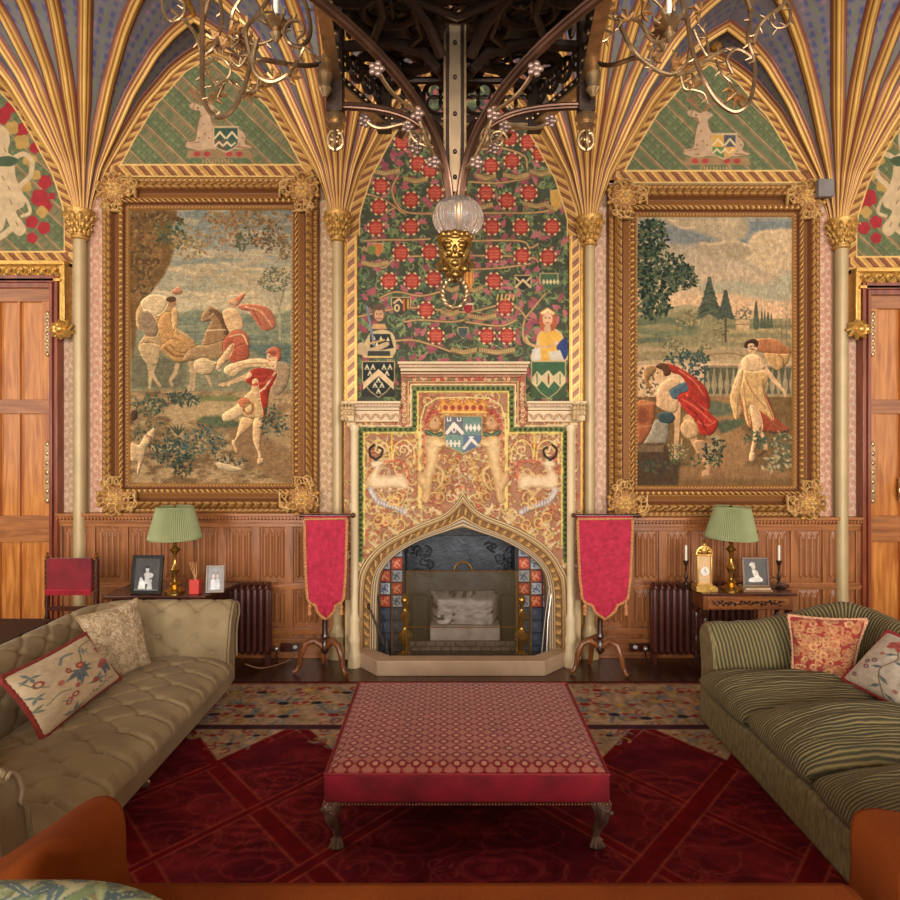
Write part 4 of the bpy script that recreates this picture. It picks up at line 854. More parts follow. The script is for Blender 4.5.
# ---------------------------------------------------------------- the chimneypiece
FD = 6.2
fp = thing('fireplace', 'tall carved and gilded stone chimneypiece with an arched opening and coat of arms', 'fireplace', (X(463), FD, 0))
ARO = [(355.5,662),(356,632),(357.5,582),(365,561),(382.5,543),(414.5,526),(443,514),(455,504),(463,491),(471,504),(484,514),(517.5,528),(546,546),(562,567),(568,584),(569,632),(569.5,662)]
ARI = [(377,662),(377,632),(378.5,585),(384,569),(398,554.5),(421.5,541.5),(447,533),(456,530.5),(463,529),(470,531),(480,534),(503,542),(528,556),(542,570),(547.5,587),(548.5,632),(548.5,662)]
BODY = [(345,660),(345,404),(401,404),(401,366),(526,366),(526,404),(581,404),(581,660)]
def resamp(p, n):
    p = np.array(p, float); s = np.concatenate([[0], np.cumsum(np.hypot(*np.diff(p,axis=0).T))]); t = np.linspace(0, s[-1], n)
    return np.stack([np.interp(t, s, p[:,0]), np.interp(t, s, p[:,1])], 1)
def half(p): 
    i = 8; a = smooth_pts(p[:i+1], 10); b = smooth_pts(p[i:], 10); return np.vstack([resamp(a, 150), resamp(b, 150)[1:]])
O_, I_ = half(ARO), half(ARI)
poly = [(X(x,FD), Z(y,FD)) for x, y in BODY]+[(X(x,FD), Z(y,FD)) for x, y in O_[::-1][::4]]
MB().prism(poly, FD+.012, D+.008).build('surround', M('chimney_stone',(196,166,122),.6,0,.1,6), fp, smooth=False)
# arch mouldings
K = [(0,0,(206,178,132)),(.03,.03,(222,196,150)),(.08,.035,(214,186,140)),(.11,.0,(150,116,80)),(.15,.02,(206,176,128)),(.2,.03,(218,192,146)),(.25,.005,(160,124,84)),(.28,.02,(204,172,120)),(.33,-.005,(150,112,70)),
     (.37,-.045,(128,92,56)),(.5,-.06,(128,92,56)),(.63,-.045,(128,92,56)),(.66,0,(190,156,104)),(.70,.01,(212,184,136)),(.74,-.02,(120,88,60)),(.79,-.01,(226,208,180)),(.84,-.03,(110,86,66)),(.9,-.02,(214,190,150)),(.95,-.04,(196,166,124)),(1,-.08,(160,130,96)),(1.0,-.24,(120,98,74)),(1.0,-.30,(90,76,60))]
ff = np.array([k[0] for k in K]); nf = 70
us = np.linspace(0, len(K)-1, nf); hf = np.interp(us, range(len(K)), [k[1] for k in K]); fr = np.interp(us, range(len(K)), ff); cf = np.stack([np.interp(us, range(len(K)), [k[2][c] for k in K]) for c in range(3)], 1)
n = len(O_); Pxy = O_[:,None]*(1-fr[None,:,None])+I_[:,None]*fr[None,:,None]
sl = np.concatenate([[0], np.cumsum(np.hypot(*np.diff((O_+I_)/2,axis=0).T))]); h = np.broadcast_to(hf, (n,nf)).copy(); C = np.broadcast_to(cf, (n,nf,3)).copy()
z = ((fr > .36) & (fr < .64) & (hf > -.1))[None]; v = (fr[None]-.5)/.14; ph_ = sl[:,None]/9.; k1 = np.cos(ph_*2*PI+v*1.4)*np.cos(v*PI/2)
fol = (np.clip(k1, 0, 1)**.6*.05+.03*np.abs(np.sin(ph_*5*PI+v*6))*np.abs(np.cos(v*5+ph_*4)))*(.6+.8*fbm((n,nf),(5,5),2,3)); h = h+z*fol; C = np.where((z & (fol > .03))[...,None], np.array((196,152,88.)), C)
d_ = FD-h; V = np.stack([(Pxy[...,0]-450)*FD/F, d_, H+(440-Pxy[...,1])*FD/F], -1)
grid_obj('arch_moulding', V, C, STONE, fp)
# carved and painted panels over the arch
cv = Cv(345, 366, 581, 600, 2.3, (158,108,78)); rn = random.Random(9)
cv.C *= (.9+.2*fbm(cv.C.shape[:2], 12, 3, 1))[...,None]
CRM = (214,186,142); GO = (200,168,110); ST = (196,166,126)
for i in range(760):
    x, y = rn.uniform(350,576), rn.uniform(395,590); 
    cv.spiral(x, y, rn.uniform(4,8.5), rn.uniform(0,6.3), rn.uniform(.6,1.1), 2.2, rn.choice((GO,ST,(184,128,84),(210,176,120),(176,104,76))), rn.choice((-1,1)), h=rn.uniform(2,3.6))
    cv.ell(x+rn.uniform(-7,7), y+rn.uniform(-7,7), 2, 1.7, rn.choice((GO,CRM,(190,110,84))), h=2.6)
for i in range(420):
    x, y = rn.uniform(350,576), rn.uniform(395,590); cv.leaf(x, y, rn.uniform(4,8), 3, rn.uniform(0,6.3), rn.choice((GO,ST,CRM,(170,106,80))), h=3)
for sg in (-1, 1):
    q = lambda a, b: (463+sg*a, b)
    # crockets creeping up the ogee
    for k in range(9):
        t = k/8; i = int(15+t*125); ox, oy = O_[i]; x = 463+sg*(463-ox); cv.ell(x-sg*2, oy-4, 4.4, 3.2, GO, ang=-sg*.7, h=4); cv.line([(x-sg*5,oy-2),(x+sg*3,oy-8)], 3, CRM, h=4.4)
    # twin headed side panels
    cv.line([q(71,433),q(71,456)], 2.4, (216,180,90), h=4)
    for xc in (84, 59): cv.line([q(xc+11,462),q(xc+9,447),q(xc,440),q(xc-9,447),q(xc-11,462)], 1.8, (220,188,120), sm=True, h=3.2)
    for xc in (84, 59): cv.spiral(*q(xc,450), 6, 1, 1.3, 2.2, (220,190,140), sg, h=3)
    cv.line([q(92,452),q(90,462),q(60,462),q(54,480),q(62,496)], 2.4, (196,112,84), sm=True, h=3)
    # lying stag with head up, dark antlers
    cv.poly([q(93,488),q(95,478),q(90,470),q(87,462),q(82,461),q(80,466),q(82,470),q(83,474),q(74,475),q(62,474),q(56,478),q(54,486),q(58,490),q(70,488),q(82,489)], (222,190,148), sm=True, h=6.5, edge=5)
    cv.poly([q(92,462),q(84,459),q(78,463),q(82,467),q(90,468)], (224,194,152), sm=True, h=7, edge=3)
    cv.line([q(90,486),q(98,482),q(96,476)], 2, (214,182,140), sm=True, h=6); cv.line([q(60,489),q(74,491),q(78,488)], 2.2, (206,172,130), sm=True, h=6)
    for p in ([q(86,460),q(92,456),q(93,449),q(89,445)],[q(86,459),q(82,456),q(80,450),q(84,447)]): cv.line(p, 2.2, (56,48,44), sm=True, h=7)
    # scroll ribbon with lettering strokes
    cv.line([q(92,490),q(86,500),q(78,504),q(66,508),q(58,512)], 6.4, (204,190,180), sm=True, h=6)
    for k in range(11): x, y = 88-k*2.8, 499+k*1.15; cv.line([q(x,y-1.6),q(x,y+1.8)], .8, (120,100,100), .8)
    for xc, yc in ((70,500),(84,516),(64,522),(76,520)): cv.spiral(*q(xc,yc+2), 7, xc, 1.2, 2.4, (216,176,110), sg, h=4)
    cv.spiral(*q(66,497), 7.5, 2, 1.2, 2.4, (216,180,118), sg, h=4.4)
    # frames
    cv.line([q(44,432),q(44,508)], 2.2, (222,192,110), h=4)
    cv.line([q(98.5,545),q(98.5,433),q(45,433),q(45,392),q(0,392)], 1.8, (226,206,116), h=4)
    cv.line([q(102,560),q(102,429.5),q(48.5,429.5),q(48.5,388.5),q(0,388.5)], 4.2, (98,118,62), h=1.2)
    for p0, p1 in (((102,555),(102,434)),((98,429.5),(52,429.5)),((48.5,426),(48.5,392)),((45,388.5),(0,388.5))):
        L = math.hypot(p1[0]-p0[0], p1[1]-p0[1]); m = int(L/5)
        for k in range(m+1): cv.ell(*q(p0[0]+(p1[0]-p0[0])*k/m, p0[1]+(p1[1]-p0[1])*k/m), 1.5, 1.5, (60,58,40), h=2)
    cv.line([q(105.5,600),q(105.5,426),q(52,426),q(52,385),q(0,385)], 2.2, (232,204,160), h=5); cv.line([q(109.5,600),q(109.5,424),q(112,424)], 6, (216,190,146), h=4)
    cv.line([q(54.5,423),q(54.5,382),q(0,382)], 2, (206,172,122), h=6)
    cv.line([q(59,424),q(59,379)], 6, (170,112,86), h=3); cv.line([q(58,379.5),q(0,379.5)], 4.4, (150,84,66), h=3)
    for k in range(8): cv.spiral(*q(59,384+k*5.2), 2.4, k, .9, 1.2, (224,190,140), 1, h=4)
    for k in range(15): cv.spiral(*q(2+k*3.9,379.5), 1.9, k, .9, 1.1, rn.choice(((224,190,140),(120,128,80),(196,80,70))), 1, h=4)
    # central panel head
    cv.line([q(42,508),q(42,420),q(38,406),q(26,398.5),q(0,397.5)], 2.2, (228,204,140), sm=False, h=4.6); cv.line([q(39,500),q(39,421),q(35.5,408),q(24,401),q(0,400.5)], 1.4, (196,120,90), h=3.6)
    cv.line([q(34,430),q(38,440),q(36,424),q(28,412),q(22,420)], 2.2, (198,120,92), sm=True, h=3.6)
    # lion supporter: green collar, red crest behind, reared up to the shield
    cv.poly([q(33,418),q(27,414),q(22,418),q(22,426),(463+sg*24,431),q(32,431),q(36,425)], (190,140,92), sm=True, h=7, edge=4)
    for a, b in ((34,416),(30,412),(25,413),(36,421)): cv.ell(*q(a,b), 2.6, 2.4, (186,92,76), h=6)
    cv.ell(*q(23,424), 2.4, 1.8, (206,166,116), h=8); cv.ell(*q(27.5,420.5), .8, .8, (60,40,34), h=8)
    cv.line([q(36,432),q(28,436),q(22,434)], 5, (98,116,88), sm=True, h=7.6)
    cv.poly([q(37,438),q(30,436),q(20,438),q(10,446),q(10,450),q(20,448),q(24,456),q(26,468),q(30,480),q(32,494),q(35,503),q(39,503),q(38,490),q(40,476),q(37,462),q(38,450)], (214,176,124), sm=True, h=8, edge=6)
    cv.poly([q(36,476),q(44,470),q(46,480),q(40,492),q(43,500),q(36,504),q(36,494),q(33,486)], (208,168,116), sm=True, h=8, edge=5); cv.line([q(34,444),q(24,446),q(16,442)], [5,4.4,3.4], (220,184,132), sm=True, h=9); cv.ell(*q(31,446), 5.5, 7, (216,180,130), h=9)
    cv.line([q(26,466),q(20,472),q(22,484),q(28,490)], [6,5,3], (208,170,118), sm=True, h=7); cv.line([q(36,470),q(42,462),q(40,450)], 2, (206,166,112), sm=True, h=6)
    cv.spiral(*q(20,478), 7, 1, 1.2, 2.4, (216,180,118), -sg, h=5); cv.spiral(*q(24,497), 6.4, 2, 1.2, 2.4, (206,164,104), sg, h=5)
    for k in range(4): cv.spiral(*q(8+k*4, 462+k*9), 4.4, k, 1.1, 2.4, (200,156,96), sg, h=5)
# crown, quartered shield
cv.poly([(441,413),(439,404),(444,400),(449,404),(456,399),(463,404),(470,399),(477,404),(482,400),(487,404),(485,413)], (214,150,70), h=6)
for k in range(6): cv.ell(445.5+k*7, 408, 2.6, 2.8, (160,70,44), h=7); cv.ell(442+k*8.4, 400, 1.8, 1.8, (226,176,96), h=7)
cv.line([(440,413),(486,413)], 2.4, (228,190,110), h=7.4)
cv.poly([(443,415),(483,415),(483,440),(477,449),(463,456),(449,449),(443,440)], (206,170,120), h=8, edge=3)
cv.poly([(445,417),(463,417),(463,435),(445,435)], (92,94,98)); cv.poly([(463,417),(481,417),(481,435),(463,435)], (98,124,110)); cv.poly([(445,435),(463,435),(463,453),(450,447),(445,440)], (104,130,114)); cv.poly([(463,435),(481,435),(481,440),(476,447),(463,453)], (84,100,124))
cv.line([(447,433),(454,424),(462,433)], 3.4, (226,206,186)); cv.ell(454,430,2.4,3,(226,206,186)); cv.ell(454,430,1.1,1.6,(92,94,98))
for x in (449,459): cv.line([(x-1.6,418),(x-1.6,421),(x+1.6,421),(x+1.6,418)], 1, (226,206,186))
for k in range(4): cv.poly([(464.5+k*4,428),(466.5+k*4,423.5),(468.5+k*4,428),(466.5+k*4,432)], (226,206,186)); 
for k in range(4): cv.line([(447+k*4,441),(447+k*4,446)], 1.8, (222,202,180)); cv.line([(446,443.5),(460,443.5)], 1.2, (222,202,180))
cv.line([(464,448),(471,439),(479,447)], 3, (226,206,186)); cv.line([(469,437),(473,437)], 1.2, (226,206,186))
cv.noise(3, .12, 2)
from_poly = lambda P_, Xg, Yg: None
def inside(poly, Xg, Yg):
    ins = np.zeros(Xg.shape, bool); p = np.array(poly, float)
    for i in range(len(p)):
        A, B = p[i-1], p[i]
        if A[1] != B[1]: ins ^= ((A[1] > Yg) != (B[1] > Yg)) & (Xg < (B[0]-A[0])*(Yg-A[1])/(B[1]-A[1])+A[0])
    return ins
msk = inside(BODY, cv.Xg, cv.Yg) & ~inside(O_[::3], cv.Xg, cv.Yg)
cv.Hh *= .0095
cv.mesh('carved_panel', STONE, fp, d=FD, yo=.0, mask=msk)
SHC = M('shelf_carving',(206,166,130),.55,0,.2,30)
# stepped mantel shelf with dentils
m = MB()
for x0, x1, y in ((344,402,402),(525,583,402),(399,528,363.5)):
    a, b = X(x0,FD), X(x1,FD); y2 = FD
    m.bx(a,b,y2-.17,D,Z(y+2.5,FD),Z(y,FD)); m.bx(a+.01,b-.01,y2-.12,y2+.03,Z(y+5.5,FD),Z(y+2.5,FD)); m.bx(a+.02,b-.02,y2-.09,y2+.03,Z(y+8.5,FD),Z(y+5.5,FD)); m.bx(a+.02,b-.02,y2-.06,y2+.03,Z(y+11,FD),Z(y+9.5,FD)) if y < 400 else m.bx(a+.02,b-.02,y2-.07,y2+.03,Z(y+20,FD),Z(y+9,FD))
m.build('mantel_shelf', M('shelf_stone',(214,186,146),.55,0,.1,6), fp, bev=.004)
for x0, x1, y in ((345,401,402),(526,582,402),(400,527,363.5)):
    m = MB().bx(X(x0+1,FD),X(x1-1,FD),FD-.118,FD-.02,Z(y+5.5,FD),Z(y+3,FD)); nd = int((x1-x0)/3.1)
    for k in range(nd): x = X(x0+(k+.5)*(x1-x0)/nd, FD); m.box((x, FD-.125, Z(y+4.1,FD)), (.016,.03,.022))
    if y > 400:
        for k in range(int((x1-x0)/5)): x = X(x0+4+k*5, FD); s = (-1)**k; m.tube([(x-.02,FD-.075,Z(y+15-s*3,FD)),(x,FD-.095,Z(y+14,FD)),(x+.02,FD-.075,Z(y+15+s*3,FD))], [.006,.012,.005], 6)
    m.build('dentil_carving', SHC, fp)
for x0 in (350, 576):
    m = MB(); 
    for k in range(14): m.ell((X(x0-5+(k%4)*3.3,FD), FD-.15+.01*(k%2), Z(404+(k//4)*5,FD)), (.022,.03,.022), 7, 5)
    m.bx(X(x0-6,FD),X(x0+6,FD),FD-.14,D,Z(421,FD),Z(402,FD)); m.build('carved_capital', STONE2 if False else M('cap_stone',(204,172,126),.55,0,.25,30), fp)
for x0 in (354.5, 570.5):
    x = X(x0, FD-.08); f2 = FD-.08
    MB().lathe([(.062,0),(.062,.12),(.05,.15),(.05,.22),(.058,.25),(.045,.3),(.045,.42),(.05,.44),(.034,.5),(.034,2.18),(.045,2.2),(.04,2.24)], (x,f2,0), 16).build('colonnette', M('colonnette_stone',(222,198,156),.45,0,.06,6), fp)
# fire opening: tiled cheeks, iron back, brick and ash block
TIL = MV('glazed_tile', .2, 0, .03, 60, .6)
for x0, x1 in ((366,403),(516,558)):
    c2 = Cv(x0, 527, x1, 655, 2.2, (46,42,44)); rn = random.Random(int(x0))
    for j in range(11):
        for i in range(5):
            x = (403-12.2*(i+1)) if x0 < 400 else 518+12.2*i; y = 532+j*12.6
            if j < 6:
                red = (i+j) % 2 == 0; g = (176,70,48) if red else (170,170,172)
                c2.rect(x+.6, y+.6, x+11.4, y+11.8, g); k = (226,150,110) if red else (70,84,110)
                for q in range(3): c2.spiral(x+3+q*2.6, y+4+(q%2)*4, 2.2, q+i, .8, 1, k, 1)
                c2.line([(x+3,y+9),(x+6,y+5),(x+9,y+9)], 1.2, k)
            else: c2.rect(x+.5, y+.5, x+11.6, y+12, (70,78,92)); c2.ell(x+5,y+5,2.4,2.4,(88,96,108))
    c2.mesh('tiled_cheek', TIL, fp, d=6.47, yo=0)
m = MB(); m.bx(X(403,6.47),X(404.5,6.47),6.47,6.95,0,1.75); m.bx(X(515,6.47),X(516.5,6.47),6.47,6.95,0,1.75); m.bx(-.9,1.1,6.95,7.0,0,1.8); m.bx(X(366,6.47),X(404,6.47),6.48,6.6,0,1.75); m.bx(X(516,6.47),X(558,6.47),6.48,6.6,0,1.75); m.bx(-.9,1.1,6.46,7.0,1.62,1.78)
m.build('firebox', M('sooty_iron',(40,38,40),.35,.3,.3,8,.2,30), fp, smooth=False)
c2 = Cv(404, 536, 516, 600, 2.0, (40,42,46)); rn = random.Random(2)
for i in range(26):
    x, y = rn.uniform(410,436) if i % 2 else rn.uniform(488,512), rn.uniform(546,572); c2.spiral(x, y, 5, i, 1, 1.4, (74,72,62), 1, h=1.5)
c2.noise(9, .5, 5); c2.Hh *= .008; c2.mesh('iron_fireback', M('fireback',(52,54,60),.4,.4,.5,7,.3,30), fp, d=6.9)
m = MB(); rn = random.Random(6)
def rough_block(x0, x1, z0, z1, y0, y1, amp, nx=44, nz=30):
    U, V_ = np.meshgrid(np.linspace(0,1,nx), np.linspace(0,1,nz)); n1 = fbm((nz,nx), 7, 4, 3)-.5; n2 = fbm((nz,nx), 12, 3, 8)-.5
    e = np.clip(np.minimum(np.minimum(U,1-U), 1-V_)*9, 0, 1); zt = z1+n2[-1][None]*0
    V = np.stack([x0+U*(x1-x0), y0+(1-e)*(y1-y0)-n1*amp, z0+V_*(z1-z0)*(1+.18*n2)], -1); C = np.zeros((nz,nx,3)); C[:] = (176,166,160); C *= (.75+.5*fbm((nz,nx), 5, 3, 4))[...,None]; C[n1 < -.14] = (70,62,58)
    return V, C
V, C = rough_block(X(430,6.6), X(500,6.6), Z(624,6.6), Z(597,6.6), 6.6, 6.85, .09); grid_obj('ash_block', V, C, STONE, fp)
m.bx(X(430,6.55),X(500,6.55),6.55,6.8,Z(641,6.55),Z(626,6.55)); m.build('hearth_slab', M('ash_slab',(178,160,150),.85,0,.25,9,.4,30), fp, bev=.01)
c2 = Cv(406, 641, 516, 660, 2.2, (70,58,54))
for j in range(3):
    for i in range(12): c2.rect(406+i*10-(j%2)*5, 641.5+j*6, 415+i*10-(j%2)*5, 646.5+j*6, (112,92,84), h=1)
c2.noise(4,.3); c2.Hh *= .01; c2.mesh('brick_course', STONE, fp, d=6.5)
for a_, b_ in ((412,428),(502,514)): MB().bx(X(a_,6.62),X(b_,6.62),6.62,6.7,0,Z(596,6.62)).build('fire_cheek', BLACK, fp, bev=.01)
# hearth kerb
outer = [(X(354,6.25),6.3),(X(354,6.25),6.2),(X(377,5.87),5.87),(X(545,5.87),5.87),(X(571,6.2),6.2),(X(571,6.2),6.3)]
inner = [(X(372,6.3),6.3),(X(372,6.3),6.23),(X(390,6.02),6.02),(X(534,6.02),6.02),(X(553,6.2),6.23),(X(553,6.2),6.3)]
KST = M('hearth_stone',(190,158,128),.6,0,.12,5,.15,30)
m = MB(); k = len(outer); 
for i in range(k-1): m.prismz([outer[i],outer[i+1],inner[i+1],inner[i]], 0, .135)
m.build('hearth_kerb', KST, fp, smooth=False, bev=.006); MB().prismz([(x,y) for x, y in inner]+[(X(552),6.9),(X(374),6.9)], 0, .03).build('hearth_floor', M('hearth_tile',(70,60,58),.4,0,.3,6), fp, smooth=False)
# brass fire dogs
for x0, nm, lb in ((405,'andiron','brass baluster fire dog on the left side of the hearth'),(521.5,'andiron','brass baluster fire dog on the right side of the hearth')):
    x = X(x0,6.2); t = thing(nm, lb, 'andiron', (x,6.2,.03), 'fire dogs behind the fire screen')
    m = MB().lathe([(.05,.09),(.06,.1),(.025,.13),(.035,.17),(.065,.23),(.07,.27),(.03,.32),(.022,.36),(.045,.42),(.05,.46),(.02,.5),(.018,.54),(.04,.58),(.035,.62),(.0,.66)], (x,6.2,0), 14); m.build('baluster', BRASS, t)
    MB().tube([(x-.09,6.14,.035),(x-.07,6.15,.08),(x,6.2,.1),(x+.07,6.15,.08),(x+.09,6.14,.035)], .016, 8).build('foot', BRASS, t)
    MB().bx(x-.015,x+.015,6.2,6.5,.08,.11).bx(x-.015,x+.015,6.46,6.49,.03,.09).build('billet_bar', BLACK, t)
# mesh fire screen
m_, nt, b = newmat('gold_wire_mesh'); N = nt.nodes; Kk = nt.links; tr = N.new('ShaderNodeBsdfTransparent'); mx = N.new('ShaderNodeMixShader'); mx.inputs[0].default_value = .30
b.inputs['Base Color'].default_value = L4((104,84,50)); b.inputs['Metallic'].default_value = .5; b.inputs['Roughness'].default_value = .45
Kk.new(tr.outputs[0], mx.inputs[1]); Kk.new(b.outputs[0], mx.inputs[2]); Kk.new(mx.outputs[0], N['Material Output'].inputs['Surface']); MESHM = m_
sd = 6.08; t = thing('fire_screen', 'see-through brass fire screen with a hooped handle standing in the hearth', 'fire screen', (X(463,sd),sd,.03))
pts = [(X(392,6.16),6.16),(X(407,sd),sd),(X(517,sd),sd),(X(531,6.16),6.16)]; zt = Z(571,sd)
for i in range(3):
    (xa,ya),(xb,yb) = pts[i], pts[i+1]; MB().add([(xa,ya,.06),(xb,yb,.06),(xb,yb,zt),(xa,ya,zt)],[(0,1,2,3)]).build('mesh_panel', MESHM, t, smooth=False)
    m = MB().tube([(xa,ya,.045),(xb,yb,.045),(xb,yb,zt),(xa,ya,zt)], .007, 6, closed=True); m.build('frame_wire', BRASS, t)
xm = X(463,sd); MB().tube([(xm+.08*math.cos(a), sd, zt+.085*math.sin(a)) for a in np.linspace(0,PI,14)], .009, 8).build('handle', BRASS, t)
MB().tube([(X(407,sd),sd-.004,Z(627,sd)),(X(517,sd),sd-.004,Z(627,sd))], .005, 6).build('cross_bar', BRASS, t)
# fire irons
def stick(name, lb, pts, r, mat, head=None):
    t = thing(name, lb, 'fire iron', pts[-1], 'fire irons'); MB().tube(pts, r, 8).build('shaft', mat, t); m = MB(); head(m); m.build('head', mat, t); return t
A_ = P(374,575,6.3); B_ = P(389,655,6.14); B_.z = .05
stick('hearth_brush', 'dark hearth brush leaning in the left corner of the hearth', [A_, B_+Vector((-.03,0,.16)), B_], [.008,.008,.012], BLACK, lambda m: m.lathe([(.03,.02),(.035,.1),(.028,.2),(.012,.24)], (B_.x-.02,B_.y,B_.z-.04), 12))
A2 = P(369,607,6.2); B2 = P(391,652,6.1); B2.z = .06
stick('fire_poker', 'iron poker slanting beside the hearth brush on the left', [A2, B2], .009, IRON, lambda m: m.ell(A2, (.018,.018,.03)))
A3 = P(549,590,6.24); B3 = P(541,655,6.12); B3.z = .05
stick('fire_tongs', 'bright steel fire tongs leaning on the right side of the hearth', [A3, P(545,620,6.18), B3], .008, M('steel',(150,146,140),.3,.9), lambda m: (m.tube([A3+Vector((.03,0,.02)), P(548,620,6.18), B3+Vector((.05,0,0))], .007, 6), m.ell(A3+Vector((.01,0,.03)), (.025,.015,.025))))
# ---------------------------------------------------------------- rug
def rug():
    dmin, dmax = 2.35, 5.72; xa, xb = -3.1, 3.1; res = 110
    nx, ny = int((xb-xa)*res), int((dmax-dmin)*res); xs = np.linspace(xa,xb,nx); ys = np.linspace(dmin,dmax,ny); Xg, Yg = np.meshgrid(xs, ys)
    class G(Cv): pass
    cv = G.__new__(G); cv.res = res; cv.xs = xs; cv.ys = ys; cv.Xg, cv.Yg = Xg, Yg; cv.nx, cv.ny = nx, ny; cv.C = np.zeros((ny,nx,3)); cv.C[:] = (186,158,128); cv.Hh = np.zeros((ny,nx)); cv.A = np.zeros((ny,nx)); cv.puff = False
    rn = random.Random(4)
    # floral border with bouquets
    def bouquet(x, y, s=1):
        for k in range(10): a = rn.uniform(0,6.3); cv.leaf(x, y, .16*s, .035*s, a, rn.choice(((116,122,130),(150,128,88),(132,140,142),(166,138,90),(176,146,112))))
        for k in range(5):
            a = rn.uniform(0,6.3); cv.spiral(x+.12*math.cos(a), y+.09*math.sin(a), .05, a, .8, .018, rn.choice(((150,66,62),(124,130,138),(170,144,96))))
        cv.ell(x, y, .045*s, .03*s, rn.choice(((150,44,44),(50,48,60),(196,160,90)))); cv.ell(x+.09*s, y+.01, .03*s, .02*s, (158,54,50)); cv.ell(x-.09*s, y+.01, .03*s, .02*s, (158,54,50))
    for yy in (5.47, 5.22, 4.98, 4.64):
        for k in range(21): bouquet(-3+k*.3+rn.uniform(-.06,.06)+(yy == 5.22)*.15, yy+rn.uniform(-.05,.05))
    for k in range(160): cv.spiral(rn.uniform(-3,3), rn.uniform(4.3,5.6), rn.uniform(.03,.07), rn.uniform(0,6.3), .9, .014, rn.choice(((170,140,84),(128,134,136),(160,70,60),(140,120,84))))
    cv.rect(-3.1,5.655,3.1,5.72,(96,36,34)); cv.rect(-3.1,5.62,3.1,5.655,(160,120,96)); cv.rect(-3.1,4.76,3.1,4.835,(74,46,56)); cv.rect(-3.1,4.755,3.1,4.768,(190,150,120))
    # red field with a zigzag edge of diamonds
    xp = [-3.59,-2.76,-1.93,-1.10,-.27,.56,1.39,2.22,3.05,3.88]; yp = 4.74; yv = 4.235; c = (128,28,30)
    P_ = []
    for i, x in enumerate(xp):
        P_.append((x, yp)); 
        if i < len(xp)-1: P_.append(((x+xp[i+1])/2, yv))
    field = P_+[(3.9,2.2),(-3.6,2.2)]; cv.poly(field, (124,30,34))
    ins = inside(field, Xg, Yg)
    # broad tone: lighter brick diamonds crossed by deep bands
    x0, y0 = 1.41, 4.74; ax = 1.25; ay = .54*2.25
    nse = fbm((ny,nx), (16,30), 4, 6); w_ = np.clip((nse-.35)/.3,0,1)[...,None]; cc_ = np.array((98,20,34.))*(1-w_)+np.array((128,34,42.))*w_; cv.C = np.where(ins[...,None], cc_, cv.C)
    for i in range(620):
        x, y = rn.uniform(-3,3), rn.uniform(2.4,4.6)
        if y > 4.2: continue
        cv.spiral(x, y, rn.uniform(.05,.2), rn.uniform(0,6.3), rn.uniform(.7,1.4), .009, rn.choice(((156,62,50),(96,18,28),(164,74,58),(140,40,40))), rn.choice((-1,1)), a=.8)
    for i in range(46):
        x, y = rn.uniform(-3,3), rn.uniform(2.5,4.5)
        for k in range(4): cv.line([(x+(.20-.045*k)*math.cos(a)*1.3, y+(.15-.034*k)*math.sin(a)) for a in np.linspace(0,6.28,22)], .010, ((150,52,56),(88,14,28))[k%2], .75)
    def band(p, q, w=.05):
        cv.line([p,q], w*2, (116,18,26)); d = np.array(q)-np.array(p); nrm = np.array((-d[1],d[0]))/np.hypot(*d)
        for s in (-1,1): cv.line([np.array(p)+nrm*w*1.15*s, np.array(q)+nrm*w*1.15*s], .012, (164,72,56))
    for i in range(len(xp)-1):
        vx = (xp[i]+xp[i+1])/2; sg = 1 if vx < .2 else -1; L = 2.4
        if abs(vx-.145) < .3: band((vx, yv), (vx+L*.84, yv-L), .03); band((vx, yv), (vx-L*.84, yv-L), .03)
        elif i % 2 == 0 or abs(vx) > 1.2: band((vx, yv), (vx+sg*L*.84, yv-L), .05); band((vx, yv), (vx-sg*L*.84, yv-L), .022)
        else: band((vx, yv), (vx-sg*L*.84, yv-L), .022)
    out = ~ins & (Yg < 4.77)
    # repaint the notches cleanly
    keep = Cv.poly
    c3 = cv.C.copy(); 
    for i in range(len(xp)-1):
        tri = [(xp[i], 4.755),(xp[i+1], 4.755),((xp[i]+xp[i+1])/2, 4.215)]; cv.poly(tri, (116,20,28)); q = [(tri[0][0]+.09,4.755),(tri[1][0]-.09,4.755),(tri[2][0],4.30)]
        cv.poly(q, (186,158,128)); mx_ = tri[2][0]
        for k in (-.16,.15): bouquet(mx_+k, 4.66, .6)
        bouquet(mx_, 4.53, .6)
    cv.rect(-3.1,4.76,3.1,4.83,(74,46,56)); cv.noise(.05, .22, 3); 
    V = np.stack([Xg, Yg, np.full(Xg.shape, .014)], -1)
    e = np.minimum.reduce([Xg-xa, xb-Xg, Yg-dmin, dmax-Yg]); V[...,2] = np.where(e < .012, .001, .014)
    o = grid_obj('floral_rug', V, cv.C*.94, MV('wool_rug', .95, 0, .35, 160, .1), None)
    tag(o, 'large rug with a deep red diamond field and cream flower border on the dark floor', 'rug')
rug()
